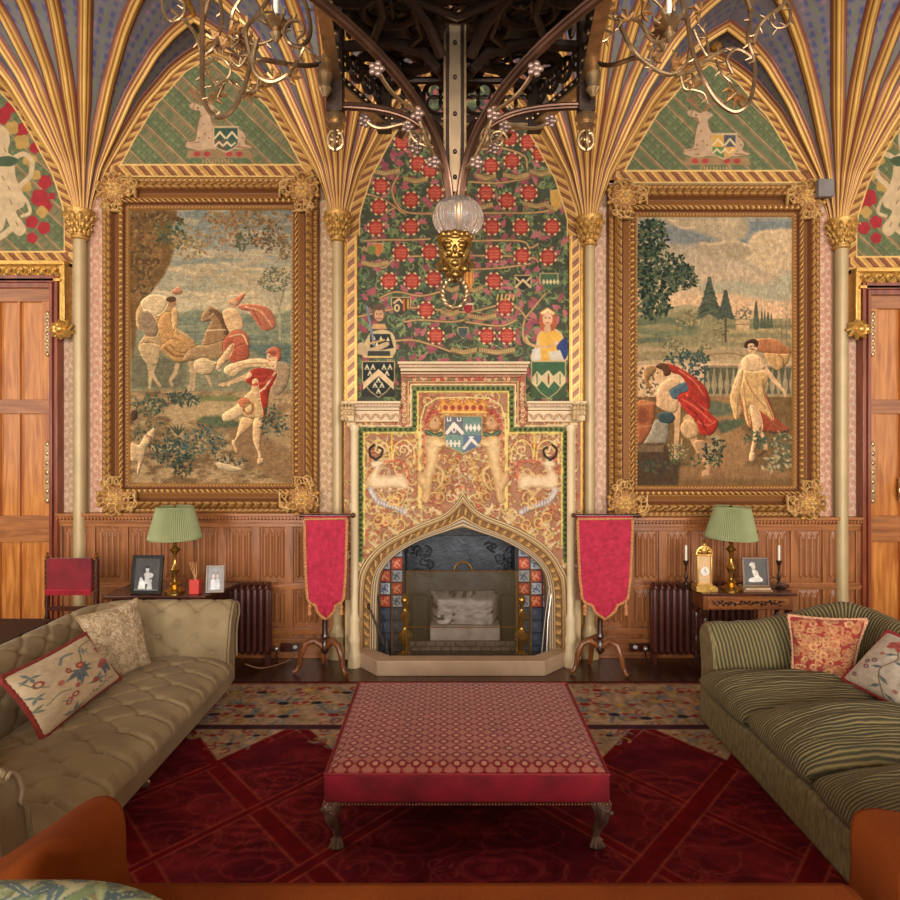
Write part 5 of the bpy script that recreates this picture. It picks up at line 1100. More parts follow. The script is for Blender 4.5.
# ---------------------------------------------------------------- ottoman
def ottoman():
    xc = .086; W = .718; y0, y1 = 3.335, 4.58; t = thing('ottoman', 'large red patterned footstool with a crimson velvet band and carved claw legs', 'ottoman', (xc,(y0+y1)/2,0))
    nx, ny = 420, 380; U, V_ = np.meshgrid(np.linspace(-1,1,nx), np.linspace(-1,1,ny)); x = xc+U*W; y = (y0+y1)/2+V_*(y1-y0)/2
    e = np.minimum((1-np.abs(U))*W, (1-np.abs(V_))*(y1-y0)/2); z = .388+.054*np.sqrt(np.clip(1-(1-np.clip(e/.12,0,1))**2,0,1))+.018*(1-U**2)*(1-V_**2)
    # corner rounding
    s = .055; x = xc+U*(W-s*0); 
    C = np.zeros((ny,nx,3)); C[:] = (170,78,70)
    # little lattice of red rings and pale dots
    p = .070; gx = (x/p) % 1-.5; gy = ((y+z*0)/p) % 1-.5; r = np.hypot(gx, gy)
    C[:] = (166,98,82); C[(np.abs(gx) < .1) | (np.abs(gy) < .1)] = (140,46,44); C[(r < .4) & (r > .2)] = (122,28,32); C[r < .2] = (188,130,106); r2 = np.hypot(np.abs(gx)-.5, np.abs(gy)-.5); C[r2 < .16] = (168,100,86)
    C *= (.92+.16*fbm((ny,nx), 30, 3, 2))[...,None]
    V = np.stack([x,y,z], -1); grid_obj('seat_pad', V, C, FABV, t)
    m = MB().bx(xc-W-.004,xc+W+.004,y0-.004,y1+.004,.266,.412); m.build('velvet_band', VELR, t, bev=.012, seg=3)
    m = MB(); 
    for (a, b) in (((xc-W-.006,y0-.006),(xc+W+.006,y0-.006)),((xc+W+.006,y0-.006),(xc+W+.006,y1+.006)),((xc+W+.006,y1+.006),(xc-W-.006,y1+.006)),((xc-W-.006,y1+.006),(xc-W-.006,y0-.006))):
        k = int((Vector(a)-Vector(b)).length/.016)
        for i in range(k): m.ell((a[0]+(b[0]-a[0])*i/k, a[1]+(b[1]-a[1])*i/k, .262), .006, 6, 4)
    m.build('nail_trim', M('nail_brass',(176,120,90),.4,.5), t)
    m = MB().tube([(xc-W,y0-.004,.412),(xc+W,y0-.004,.412),(xc+W+.004,y1,.412),(xc-W-.004,y1,.412)], .008, 6, closed=True); m.build('piping', M('red_piping',(150,34,42),.8), t)
    for sx, sy in ((-1,-1),(1,-1),(-1,1),(1,1)):
        x = xc+sx*(W-.055); y = (y0+y1)/2+sy*((y1-y0)/2-.06); m = MB()
        m.tube([(x-sx*.0,y,.27),(x+sx*.03,y+sy*.03,.22),(x+sx*.028,y+sy*.028,.17),(x+sx*.004,y+sy*.004,.10),(x+sx*.0,y,.06),(x+sx*.012,y+sy*.015,.038)], [.055,.048,.034,.022,.02,.03], 10)
        for k in range(4): a = -PI/2+(k-1.5)*.5 if sy < 0 else PI/2+(k-1.5)*.5; m.tube([(x,y,.07),(x+.025*math.cos(a),y+.03*math.sin(a),.045),(x+.05*math.cos(a),y+.055*math.sin(a),.026)], [.014,.013,.01], 6)
        for k in range(3): m.spir = 0; m.ell((x+sx*.045-.02+k*.02, y+sy*.07, .235-k*.008), (.012,.008,.012), 6, 4)
        m.build('leg', wood('carved_walnut',(84,60,48),(136,108,90),.4,4), t)
VELR = M('crimson_velvet', (140,12,32), .75, 0, .4, 7, .1, 60, sheen=.1)
ottoman()
# ---------------------------------------------------------------- sofas
def ufit(path, n):
    p = np.array(path, float); s = np.concatenate([[0], np.cumsum(np.hypot(*np.diff(p,axis=0).T))]); t = np.linspace(0,s[-1],n)
    q = np.stack([np.interp(t,s,p[:,0]), np.interp(t,s,p[:,1])],1); d = np.gradient(q,axis=0); d /= np.hypot(d[:,0],d[:,1])[:,None]
    ker = np.hanning(15); ker /= ker.sum(); 
    for c in (0,1): d[:,c] = np.convolve(np.pad(d[:,c],7,mode='edge'), ker, 'valid')
    d /= np.hypot(d[:,0],d[:,1])[:,None]; return q, np.stack([-d[:,1], d[:,0]],1), t
def arc_corner(a, c, b, r, k=10):
    a, c, b = (np.array(v, float) for v in (a, c, b)); u = (a-c)/np.hypot(*(a-c)); v = (b-c)/np.hypot(*(b-c)); out = []
    for t in np.linspace(0,1,k): out.append(c+u*r*(1-t)**2+v*r*t**2)
    return out
def tuft(u, v, pu, pv, amp, w=.16):
    """buttoned diamonds: dimples at staggered nodes joined by shallow creases"""
    a = u/pu; b = v/pv; p = (a+b)/2; q = (a-b)/2; dp = np.abs(p-np.round(p)); dq = np.abs(q-np.round(q))
    node = np.exp(-((dp/w)**2+(dq/w)**2)); cre = np.exp(-(np.minimum(dp,dq)/(.07))**2); return amp*(1.0*node+.32*cre)
def sofa_shell(t, name, path, sec, mat, flip=1, tf=None, cutoff=None, wav=0, top=None, n=420):
    q, nr, s = ufit(path, n); sec = smooth_pts(sec, 7); sl = np.concatenate([[0], np.cumsum(np.hypot(*np.diff(sec,axis=0).T))]); m = len(sec)
    V = np.zeros((n,m,3)); S, T = np.meshgrid(s, sl, indexing='ij'); scz = np.ones(n) if top is None else np.interp(s/s[-1], *zip(*top))
    off = np.zeros((n,m)); secn = np.gradient(sec,axis=0); secn /= np.hypot(secn[:,0],secn[:,1])[:,None]; no = np.stack([secn[:,1], -secn[:,0]],1)
    if tf: off = tf(S, T)
    if wav: off = off+wav*(fbm((n,m),(18,14),3,3)-.5)*2
    nn = sec[None,:,0]+off*no[None,:,0]; zz = sec[None,:,1]*scz[:,None]+off*no[None,:,1]
    V[...,0] = q[:,None,0]+nr[:,None,0]*nn*flip; V[...,1] = q[:,None,1]+nr[:,None,1]*nn*flip; V[...,2] = zz
    o = grid_obj(name, V, np.full((n,m,3), 160.), mat, t, uv=np.stack([S,T],-1))
    # end panels close the scrolls
    for i, e in ((0,0),(n-1,1)):
        pts = [tuple(p) for p in V[i]]; cxy = np.mean(V[i],axis=0); dirv = (q[0]-q[3]) if i == 0 else (q[-1]-q[-4]); dirv = dirv/np.hypot(*dirv)*.015
        mb = MB(); k = len(pts); c2 = [(p[0]+dirv[0],p[1]+dirv[1],p[2]) for p in pts]; inn = [tuple(np.array(p)*.93+cxy*.07+np.array([dirv[0]*1.2,dirv[1]*1.2,0])) for p in pts]
        mb.add(pts+inn, [(j,(j+1)%k,k+(j+1)%k,k+j) for j in range(k)]+[tuple(range(k,2*k))]); mb.build('arm_front', mat if tf else CORDS, t)
        if tf: MB().tube([(p[0]+dirv[0],p[1]+dirv[1],p[2]) for p in inn[m//12:int(m*.93)]], .008, 6).build('piping', mat, t)
    return V
CHS = M('taupe_velvet', (136,114,80), .85, 0, .14, 3, .2, 160, col2=(162,140,102), sheen=.1)
def chesterfield():
    xf, xbk, y0, y1 = -1.80, -2.80, 2.68, 5.37; t = thing('chesterfield_sofa', 'taupe velvet sofa, deep-buttoned with low rolled arms, at the left side of the rug', 'sofa', (-2.3,4,0))
    path = [(xf,y0)]+[tuple(v) for v in arc_corner((xf,y0),(xbk,y0),(xbk,y1),.28)]+[tuple(v) for v in arc_corner((xbk,y0),(xbk,y1),(xf,y1),.28)]+[(xf,y1)]
    sec = [(-.13,.10),(-.13,.30),(-.115,.44),(-.09,.56),(-.05,.68),(-.02,.745),(.04,.785),(.11,.775),(.165,.73),(.17,.66),(.13,.60),(.10,.5),(.10,.3),(.10,.10)]
    def tf(S, T):
        a = np.clip((T-.16)/.06,0,1)*np.clip((.86-T)/.08,0,1); return tuft(S-.02, T-.30, .145, .115, .032, .15)*a
    q, nr, s = ufit(path, 8)
    V = sofa_shell(t, 'tufted_back', path, sec, CHS, flip=1, tf=tf, n=620)
    # buttons
    bp = []; n, k = V.shape[:2]; ss = smooth_pts(sec,7); sl = np.concatenate([[0], np.cumsum(np.hypot(*np.diff(ss,axis=0).T))]); S = ufit(path,n)[2]
    for a in range(-2,60):
        for b in range(-1,5):
            if (a+b) % 2: continue
            u, v = .02+a*.145, .30+b*.115
            if not (.03 < u < S[-1]-.03 and .22 < v < .80): continue
            i = int(np.searchsorted(S,u)); j = int(np.searchsorted(sl,v)); bp.append(V[min(i,n-1),min(j,k-1)])
    b0 = MB().ell((0,0,0), .014, 7, 5).build('button', CHS)
    for i, p_ in enumerate(bp):
        o = b0 if i == 0 else b0.copy()
        if i: COL.objects.link(o)
        o.location = p_; attach(o, t)
    # seat: deep buttoned, pleats running over the front rail
    nx, ny = 200, 560; U, W_ = np.meshgrid(np.linspace(0,1,nx), np.linspace(0,1,ny)); xa = -2.70; xz = -1.735
    sec2 = smooth_pts([(xa,.30),(xa+.1,.345),(-2.2,.385),(-1.95,.372),(-1.82,.345),(-1.755,.31),(-1.735,.27),(-1.745,.235),(-1.775,.225)], 10); sl2 = np.concatenate([[0],np.cumsum(np.hypot(*np.diff(sec2,axis=0).T))]); tt2 = np.linspace(0,sl2[-1],nx)
    sx = np.interp(tt2,sl2,sec2[:,0]); sz = np.interp(tt2,sl2,sec2[:,1]); y = y0+.10+W_*(y1-y0-.2); T = np.broadcast_to(tt2,(ny,nx)); yy = y-y0
    a = np.clip(((sl2[-1]-.26)-T)/.05,0,1); off = tuft(yy, T-.12, .125, .16, .030, .15)*a
    # pleats from the last row of buttons to the front edge, curving sideways
    fr_ = np.clip((T-(sl2[-1]-.30))/.28,0,1); ph2 = (yy-.125*0+ .07*np.sin(fr_*1.6))/.25; dpl = np.abs(ph2-np.round(ph2)); off = off+.026*np.exp(-(dpl/.07)**2)*np.clip(fr_*5,0,1)*np.clip((1-fr_)*4,0,1)
    puff = .018*np.clip(fr_*2,0,1)*np.cos((ph2-np.round(ph2))*PI)
    V = np.stack([np.broadcast_to(sx,(ny,nx))+puff*(fr_>.5)*.8, y, np.broadcast_to(sz,(ny,nx))-off+puff*.6], -1)
    grid_obj('tufted_seat', V, None, CHS, t)
    m = MB().bx(-2.78,-1.765,y0+.05,y1-.05,.105,.24); m.build('base_rail', CHS, t, bev=.02); MB().tube([(-1.755,y0+.05,.225),(-1.755,y1-.05,.225)], .009, 6).build('piping', CHS, t)
    MB().bx(-2.72,-1.9,y0-.02,y1+.04,.1,.30).build('inner_frame', CHS, t, bev=.01)
    for x, y in ((-1.83,y0+.12),(-1.83,3.95),(-1.83,y1-.02),(-2.8,y0+.1),(-2.8,y1-.08)):
        m = MB().lathe([(.03,.11),(.034,.09),(.02,.075),(.024,.06)], (x,y,0), 12); m.lathe([(.0,-.013),(.024,-.012),(.03,0),(.024,.012),(.0,.013)], (x+.008,y,.046), 14, R=Matrix.Rotation(PI/2,3,'X')); m.bx(x-.01,x+.01,y-.018,y+.018,.04,.08); m.build('caster', BRASSD, t)
chesterfield()
def cordm(name, use_uv, ang, p, dist):
    m, nt, b = newmat(name); N = nt.nodes; K = nt.links; tc = N.new('ShaderNodeTexCoord'); mp = N.new('ShaderNodeMapping'); K.new(tc.outputs['UV' if use_uv else 'Object'], mp.inputs['Vector']); mp.inputs['Rotation'].default_value = (0,0,ang)
    wv = N.new('ShaderNodeTexWave'); wv.wave_type = 'BANDS'; wv.bands_direction = 'X'; wv.inputs['Scale'].default_value = .314/p; wv.inputs['Distortion'].default_value = dist; wv.inputs['Detail'].default_value = 2; wv.inputs['Detail Scale'].default_value = .5; K.new(mp.outputs[0], wv.inputs['Vector'])
    rp = N.new('ShaderNodeValToRGB'); e = rp.color_ramp.elements; e[0].position = .15; e[1].position = .8; e[0].color = L4((66,60,32)); e[1].color = L4((138,121,76)); K.new(wv.outputs['Fac'], rp.inputs[0])
    nz = N.new('ShaderNodeTexNoise'); nz.inputs['Scale'].default_value = 4; K.new(tc.outputs['Object'], nz.inputs['Vector']); mx = N.new('ShaderNodeMix'); mx.data_type = 'RGBA'; mx.blend_type = 'OVERLAY'; mx.inputs['Factor'].default_value = .35; K.new(rp.outputs[0], mx.inputs['A']); K.new(nz.outputs['Fac'], mx.inputs['B']); K.new(mx.outputs['Result'], b.inputs['Base Color'])
    bp = N.new('ShaderNodeBump'); bp.inputs['Strength'].default_value = .8; bp.inputs['Distance'].default_value = .012; K.new(wv.outputs['Fac'], bp.inputs['Height']); K.new(bp.outputs[0], b.inputs['Normal']); b.inputs['Roughness'].default_value = .8; b.inputs['Sheen Weight'].default_value = .08; return m
CORDU = cordm('olive_corduroy_wide', True, .12, .028, 1.2); CORDY = cordm('olive_corduroy_seat', False, PI/2, .022, 2.6); CORDP = M('olive_velvet_plain',(84,74,44),.8,0,.3,5,.3,120,col2=(110,96,58),sheen=.08)
CORDS_ = 0
CORDS = M('olive_cord_plain',(118,104,68),.85,0,.22,14,.3,120,(3,3,1),col2=(152,136,94))
def cushion_box(name, c, s, mat, parent, puff=.05, seed=0, rot=None, n=60, wr=.012):
    """upholstered cushion: rounded box swollen in the middle and creased"""
    vs = []; fs = []; r = np.random.RandomState(seed)
    u = np.linspace(-1,1,n); U, W_ = np.meshgrid(u, u); ed = (1-np.abs(U)**5)*(1-np.abs(W_)**5); nz = fbm((n,n),(6,22),3,seed)-.5
    def side(sg):
        e = np.clip(ed,0,1)**.42; z = sg*(s[2]/2*e+puff*(1-U**2)*(1-W_**2)*(1 if sg > 0 else .2))+nz*wr*2*(sg > 0)*e
        xx = U*s[0]/2*(1-.02*(np.abs(W_)**4)); yy = W_*s[1]/2*(1-.02*(np.abs(U)**4)); return np.stack([xx,yy,z],-1)
    A, B = side(1), side(-1); V = np.concatenate([A, B[::-1]], 0)
    V = V.reshape(-1,3); V[:,0] += c[0]; V[:,1] += c[1]; V[:,2] += c[2]; V = V.reshape(2*n,n,3)
    i = 0; o = grid_obj(name, V, None, mat, parent); 
    import bmesh; bm = bmesh.new(); bm.from_mesh(o.data); bmesh.ops.remove_doubles(bm, verts=bm.verts, dist=.0015); bmesh.ops.holes_fill(bm, edges=[e for e in bm.edges if e.is_boundary], sides=0); bmesh.ops.recalc_face_normals(bm, faces=bm.faces); bm.to_mesh(o.data); bm.free(); return o
def corduroy():
    t = thing('corduroy_sofa', 'olive green corduroy sofa with loose seat cushions at the right side of the rug', 'sofa', (2.6,3.7,0))
    xf, xbk, y0, y1 = 1.95, 3.03, 2.40, 4.96
    path = [(xf,y0)]+arc_corner((xf,y0),(xbk,y0),(xbk,y1),.3)+arc_corner((xbk,y0),(xbk,y1),(xf,y1),.3)+[(xf,y1)]
    sec = [(-.14,.28),(-.14,.42),(-.12,.55),(-.07,.66),(0,.725),(.08,.72),(.14,.66),(.15,.58),(.13,.4),(.13,.2),(.13,.03)]
    top = [(0,1),(.22,1.05),(.3,1.15),(.7,1.17),(.785,1.22),(.85,1.10),(.92,1.01),(1,.98)]
    sofa_shell(t, 'back_and_arms', path, sec, CORDU, flip=-1, wav=.016, top=top)
    m = MB().bx(1.855,3.1,y0+.02,4.93,.016,.285); m.build('skirt', CORDS, t, bev=.03)
    for i, (a, b, pf, dz) in enumerate(((4.10,4.85,.04,-.02),(3.36,4.08,.10,.01),(2.50,3.34,.08,.0))):
        cushion_box('seat_cushion', (2.36, (a+b)/2, .365+dz), (1.10, b-a, .21), CORDY, t, pf, i+3, wr=.03)
corduroy()
# ---------------------------------------------------------------- scatter cushions (placed by their four corners)
def pillow(name, TL, TR, BR, BL, th, cv, label, trim=None, trim_r=.01, edge=None, group=None, front=-1):
    """cv: canvas 0..1 x 0..1 painted with the front pattern"""
    TL, TR, BR, BL = (np.array(v, float) for v in (TL,TR,BR,BL)); ny, nx = cv.C.shape[:2]; U, V_ = cv.Xg, cv.Yg
    base = (TL[None,None]*((1-U)*(1-V_))[...,None]+TR*(U*(1-V_))[...,None]+BR*(U*V_)[...,None]+BL*((1-U)*V_)[...,None])
    nrm = np.cross(TR-TL, BL-TL); nrm /= np.linalg.norm(nrm); nrm *= front; u, v = 2*U-1, 2*V_-1
    prof = ((1-u**2)*(1-v**2)).clip(0,1)**.45; pinch = .05*(1-np.abs(u*v))
    cen = (TL+TR+BR+BL)/4; f = 1-.07*((1-np.abs(u)**2)*np.abs(v)**3+(1-np.abs(v)**2)*np.abs(u)**3); base = cen+(base-cen)*f[...,None]
    wr = (fbm((ny,nx), max(nx//6,3), 3, len(name))-.5)*.02*prof
    t = thing(name, label, 'cushion', tuple(cen-np.array([0,0,.2])), group)
    VF = base+nrm*(th/2*prof+wr+cv.Hh)[...,None]; grid_obj('cushion_front', VF, cv.C, FABV, t)
    VB = base-nrm*(th/2*prof)[...,None]; grid_obj('cushion_back', VB[:,::-1], np.full((ny,nx,3), edge or (150,60,50.)), FABV, t)
    if trim:
        ring = [base[0,i] for i in range(0,nx,4)]+[base[j,nx-1] for j in range(0,ny,4)]+[base[ny-1,i] for i in range(nx-1,0,-4)]+[base[j,0] for j in range(ny-1,0,-4)]
        k = len(ring); rs = [trim_r*(1+.18*math.sin(i*2.2)) for i in range(k)]; MB().tube(ring, rs, 8, closed=True).build('cord_trim', trim, t)
    return t
def crewel(seed, ground, w=1.0, kind=0):
    cv = Cv(0,0,1,1,150, ground); cv.soft = 1; rn = random.Random(seed); bl = (88,102,108); rd = (160,68,58); gn = (110,112,88); s = .9
    A = .45 if kind == 0 else 1
    def leafy(x, y, L, a, c):
        cv.leaf(x, y, L, L*.34, a, c); cv.line([(x,y),(x+L*.9*math.cos(a),y+L*.9*math.sin(a))], .006, (150,150,130))
    if kind == 0:
        cv.line([(.95,.1),(.75,.12),(.62,.3),(.5,.5)], .014, gn, sm=True)
        for a, L in ((2.2,.17),(2.9,.2),(1.4,.17),(.6,.15),(-.5,.14),(.0,.16),(3.6,.12),(1.9,.22)): leafy(.53,.42,L,a,bl)
        cv.ell(.57,.36,.05,.05,rd); cv.ell(.57,.36,.025,.025,(200,130,100)); cv.ell(.43,.34,.035,.04,rd); cv.ell(.43,.34,.018,.02,(206,150,120)); cv.ell(.3,.44,.035,.035,(190,110,90)); 
        cv.ell(.83,.55,.1,.07,(168,76,64)); cv.ell(.83,.62,.08,.05,bl); cv.ell(.78,.68,.03,.04,bl); cv.ell(.86,.69,.03,.04,bl); cv.ell(.83,.5,.06,.03,(186,100,84)); cv.line([(.8,.7),(.7,.85),(.6,.88)], .012, gn, sm=True)
        for a in (0,1.3,2.5,3.8,5): leafy(.74,.2,.07,a,bl)
        cv.ell(.28,.74,.035,.05,rd,ang=.6); cv.ell(.28,.74,.018,.03,ground,ang=.6); cv.ell(.36,.7,.04,.04,rd); cv.ell(.36,.7,.02,.02,ground); cv.line([(.22,.68),(.3,.76)],.01,bl)
        for a in (-2.6,-1.2,-.3,.4): leafy(.3,.95,.14,a,gn)
        for a in (0,1,2,4): leafy(.06,.45,.09,a,bl)
        for a in (-.5,.6): leafy(.0,.62,.1,a,gn)
        cv.ell(.14,.3,.05,.05,rd); cv.ell(.14,.3,.025,.03,ground); cv.line([(.05,.15),(.1,.3),(.2,.4)],.012,gn,sm=True)
        for a in (.4,1.6,2.8,4.4): leafy(.13,.16,.1,a,bl)
        for a in (.2,1.1,-.8,3.4): leafy(.64,.72,.12,a,bl)
        cv.ell(.62,.7,.04,.045,rd); cv.ell(.42,.6,.03,.035,(176,90,74)); cv.line([(.1,.62),(.24,.56),(.34,.6)],.012,gn,sm=True); cv.ell(.9,.3,.04,.05,rd); cv.ell(.9,.3,.02,.02,(210,150,120))
        for k in range(9): cv.ell(.5+k*.045,.86-.02*(k%2),.014,.014,rn.choice((rd,gn)))
        cv.line([(.42,.2),(.5,.12),(.62,.14)], .03, (120,120,124), sm=True)
    else:
        cv.line([(.5,.02),(.42,.2),(.5,.38),(.42,.6),(.55,.85),(.6,1)], .018, (132,110,84), sm=True); cv.line([(.5,.38),(.68,.3),(.8,.34)], .012, (132,110,84), sm=True)
        cv.ell(.36,.16,.12,.06,rd); cv.ell(.3,.2,.05,.05,(176,84,70)); cv.ell(.42,.2,.05,.05,(176,84,70)); cv.ell(.36,.1,.07,.04,(184,96,80))
        for x, y, a, L in ((.45,.3,2.6,.13),(.5,.4,.2,.12),(.43,.55,2.8,.14),(.46,.68,.5,.15),(.52,.8,2.4,.15),(.7,.3,-.6,.1),(.75,.34,.8,.12),(.6,.9,.3,.13)): leafy(x,y,L,a,bl)
        for x, y in ((.2,.56),(.28,.5),(.24,.64),(.78,.6),(.84,.68),(.14,.84)): cv.ell(x,y,.04,.035,(120,90,100)); cv.ell(x,y,.018,.018,(196,150,130))
        for x, y in ((.3,.36),(.7,.8),(.86,.2)): cv.ell(x,y,.03,.03,(180,120,100))
    cv.noise(.05,.1,seed); return cv
REDF = M('brick_fringe',(140,48,38),.9,0,.35,60,.8,120)
pillow('floral_cushion', (-2.50,3.66,.775), (-2.50,4.52,.77), (-2.36,4.72,.40), (-2.36,3.82,.37), .2, crewel(1,(206,182,146)), 'cream cushion embroidered with blue leaves and red flowers, brick fringe, on the taupe sofa', REDF, .016, (140,50,42))
cv = Cv(0,0,1,1,120,(180,156,126)); rn = random.Random(8)
for i in range(260): cv.spiral(rn.random(), rn.random(), rn.uniform(.03,.07), rn.uniform(0,6), 1, .014, rn.choice(((196,170,134),(158,126,88),(206,184,150),(150,118,82))), rn.choice((-1,1)), h=.006)
cv.noise(.06,.12,2)
pillow('textured_cushion', (-2.64,4.66,.85), (-2.42,5.10,.875), (-2.31,5.08,.385), (-2.45,4.78,.34), .17, cv, 'plain beige cushion with raised scrolled texture in the far corner of the taupe sofa', M('beige_cord',(176,146,110),.9), .008, (166,138,100))
cv = Cv(0,0,1,1,140,(150,58,48)); rn = random.Random(12)
for i in range(130):
    x, y = rn.random(), rn.random(); r = rn.uniform(.03,.075); c = rn.choice(((192,138,94),(180,120,82),(200,150,104)))
    for k in range(5): a = k*1.257+i; cv.ell(x+r*.5*math.cos(a), y+r*.5*math.sin(a), r*.55, r*.55, c)
    cv.ell(x,y,r*.4,r*.4,(164,92,64)); cv.spiral(x,y,r*.8,i,.9,.008,(150,84,60))
for i in range(60): cv.leaf(rn.random(),rn.random(),.08,.03,rn.uniform(0,6.3),rn.choice(((184,128,86),(140,50,44))))
cv.noise(.08,.14,3)
pillow('damask_cushion', (2.44,4.76,.835), (2.88,4.56,.86), (2.74,4.50,.47), (2.42,4.66,.47), .17, cv, 'red and gold flowered cushion with corded edge on the corduroy sofa', M('pink_gold_cord',(206,150,116),.8,0,.4,90), .013, (150,50,50))
pillow('crewel_cushion', (2.88,4.34,.84), (2.95,3.74,.84), (2.72,3.80,.47), (2.68,4.50,.47), .19, crewel(2,(206,192,172),kind=1), 'white cushion embroidered with a trailing stem, red piping, right end of the corduroy sofa', M('red_piping_cord',(158,44,48),.8), .016, (196,180,160))
# ---------------------------------------------------------------- pole screens
CRIM = M('crimson_damask', (172,16,52), .8, 0, .22, 26, .25, 90, col2=(190,34,68), sheen=.1)
GFR = M('gold_fringe', (190,128,78), .8, 0, .35, 60, .6, 120)
def pole_screen(px0, px1, pole, label, sg):
    d = 5.92; x0, x1 = X(px0,d), X(px1,d); zt = Z(516,d); zb = Z(618,d); xm = (x0+x1)/2; w = x1-x0; xp = X(pole,d+.04); t = thing('pole_screen', label, 'banner screen', (xp,d,0), 'fire screens on tripod stands')
    # cloth outline in fractions: straight sides, lobed pointed foot
    out = [(0,0),(1,0),(.985,.3),(.97,.6),(.95,.80),(.90,.84),(.74,.87),(.70,.93),(.62,.97),(.5,1.0),(.38,.97),(.30,.93),(.26,.87),(.13,.84),(.08,.80),(.04,.6),(.015,.3)]
    xl = lambda v: x0+w*np.interp(v, [0,.3,.6,.8,.84,.87,.93,.97,1.0], [0,.015,.04,.08,.13,.27,.31,.4,.5])
    xr = lambda v: x0+w*np.interp(v, [0,.3,.6,.8,.84,.87,.93,.97,1.0], [1,.985,.96,.92,.87,.73,.69,.6,.5])
    nv, nu = 80, 40; V = np.zeros((nv,nu,3))
    for i, v in enumerate(np.linspace(0,1,nv)):
        for j, u in enumerate(np.linspace(0,1,nu)):
            V[i,j] = (xl(v)+(xr(v)-xl(v))*u, d-.012*math.sin(u*9+v*2)*v-.02, zt+(zb-zt)*v)
    grid_obj('banner_cloth', V, None, CRIM, t); m = MB(); left = [V[i,0] for i in range(nv)]; right = [V[i,-1] for i in range(nv)]
    ring = left+right[::-1]; ring = [(p[0],p[1]-.004,p[2]) for p in ring[2:-2]]
    MB().tube(ring, [.013+.003*math.sin(i*2.1) for i in range(len(ring))], 6, closed=True).build('gold_fringe', GFR, t)
    W2 = V.copy(); W2[...,1] += .012; grid_obj('banner_lining', W2, None, CRIM, t)
    m = MB().tube([(x0-.03,d,zt+.006),(x1+.05,d,zt+.006)], .014, 10); m.ell((x0-.03,d,zt+.006), .022, 8, 6); m.ell((x1+.05,d,zt+.006), .024, 8, 6); m.build('cross_rail', DARKW, t)
    for u in (.13,.87):
        x = x0+w*u; z = zt+(zb-zt)*.86; MB().lathe([(.004,z+.03),(.01,z),(.022,z-.02),(.014,z-.035),(.02,z-.09),(.004,z-.1)], (x,d-.035,0), 8).build('tassel', GFR, t)
    m = MB().lathe([(.012,1.40),(.014,.6),(.02,.56),(.03,.53),(.018,.5),(.026,.46),(.026,.36),(.035,.33),(.02,.30),(.04,.26),(.04,.20),(.0,.16)], (xp,d+.04,0), 16); m.build('pole', DARKV, t)
    for a in (-PI/2-1.35, -PI/2+.9, PI/2+.2):
        c, s = math.cos(a), math.sin(a); L = .27; q = lambda r, z: (xp+c*r, d+.04+s*r*.8, z)
        MB().tube([q(.02,.24),q(.10,.30),q(.17,.27),q(.215,.17),q(.225,.09),q(.25,.035),q(.285,.024)], [.03,.032,.03,.027,.024,.022,.026], 10).build('leg', MIDW, t)
pole_screen(305, 347.5, 325, 'crimson gold-fringed pointed banner on a tripod pole stand, left of the fireplace', 1)
pole_screen(577, 632, 600, 'crimson gold-fringed pointed banner on a tripod pole stand, right of the fireplace', -1)
# ---------------------------------------------------------------- radiators
def radiator(px0, px1, label, n):
    d = 6.22; x0, x1 = X(px0,d), X(px1,d); t = thing('radiator', label, 'radiator', ((x0+x1)/2,d,0), 'cast iron radiators'); RM = RADM
    for i in range(n):
        x = x0+(i+.5)*(x1-x0)/n; m = MB()
        for y in (d-.06,d+.03): m.tube([(x,y,.12),(x,y,.15),(x,y,.68),(x,y,.72)], [.018,.024,.024,.018], 8)
        m.ell((x,d-.015,.72), (.026,.075,.05), 10, 6); m.ell((x,d-.015,.13), (.026,.075,.045), 10, 6)
        if i in (0,n-1): m.bx(x-.018,x+.018,d-.06,d+.03,.0,.1)
        m.build('radiator_section', RM, t)
    MB().tube([(x0+.01,d-.015,.12),(x1-.01,d-.015,.12)], .018, 8).build('pipe', RM, t); MB().tube([(x0+.01,d-.015,.70),(x1-.01,d-.015,.70)], .018, 8).build('pipe', RM, t)
    xv = x1+.05 if px0 < 400 else x0-.05; m = MB().tube([(xv-.06*(1 if px0<400 else -1),d-.015,.12),(xv,d-.015,.12),(xv,d-.015,.0)], .012, 8); m.build('valve_pipe', DARKW, t)
    MB().ell((xv,d-.03,.14), (.025,.025,.03), 10, 6).build('valve_cap', M('chrome',(200,196,190),.2,.9), t)
RADM = M('maroon_paint', (84,40,32), .35, .1, .1, 8)
radiator(228, 272, 'maroon column radiator on the wall behind the taupe sofa, left of the fireplace', 7)
radiator(650, 752, 'maroon column radiator on the wall behind the small table, right of the fireplace', 16)
# ---------------------------------------------------------------- tables
def turned(x, y, z0, z1, r):
    m = MB(); L = z1-z0; m.lathe([(r*1.1,z0),(r*1.2,z0+.03*L),(r*.6,z0+.06*L),(r*.9,z0+.12*L),(r*.55,z0+.16*L),(r*1.05,z0+.3*L),(r*.95,z0+.45*L),(r*.5,z0+.52*L),(r*.9,z0+.58*L),(r*.6,z0+.64*L),(r*1.0,z0+.78*L),(r*.6,z0+.86*L),(r*1.1,z0+.9*L),(r*1.1,z1)], (x,y,0), 14); return m
lt = thing('side_table', 'dark polished side table against the wall behind the taupe sofa', 'table', (-2.55,5.85,0)); ZL = .775
MB().prismz([(-2.95,5.6),(-2.08,5.6),(-1.95,6.12),(-2.95,6.12)], ZL-.03, ZL).build('tabletop', DARKW, lt, bev=.006)
MB().prismz([(-2.9,5.66),(-2.14,5.66),(-2.02,6.06),(-2.9,6.06)], ZL-.15, ZL-.03).build('apron', DARKW, lt, smooth=False)
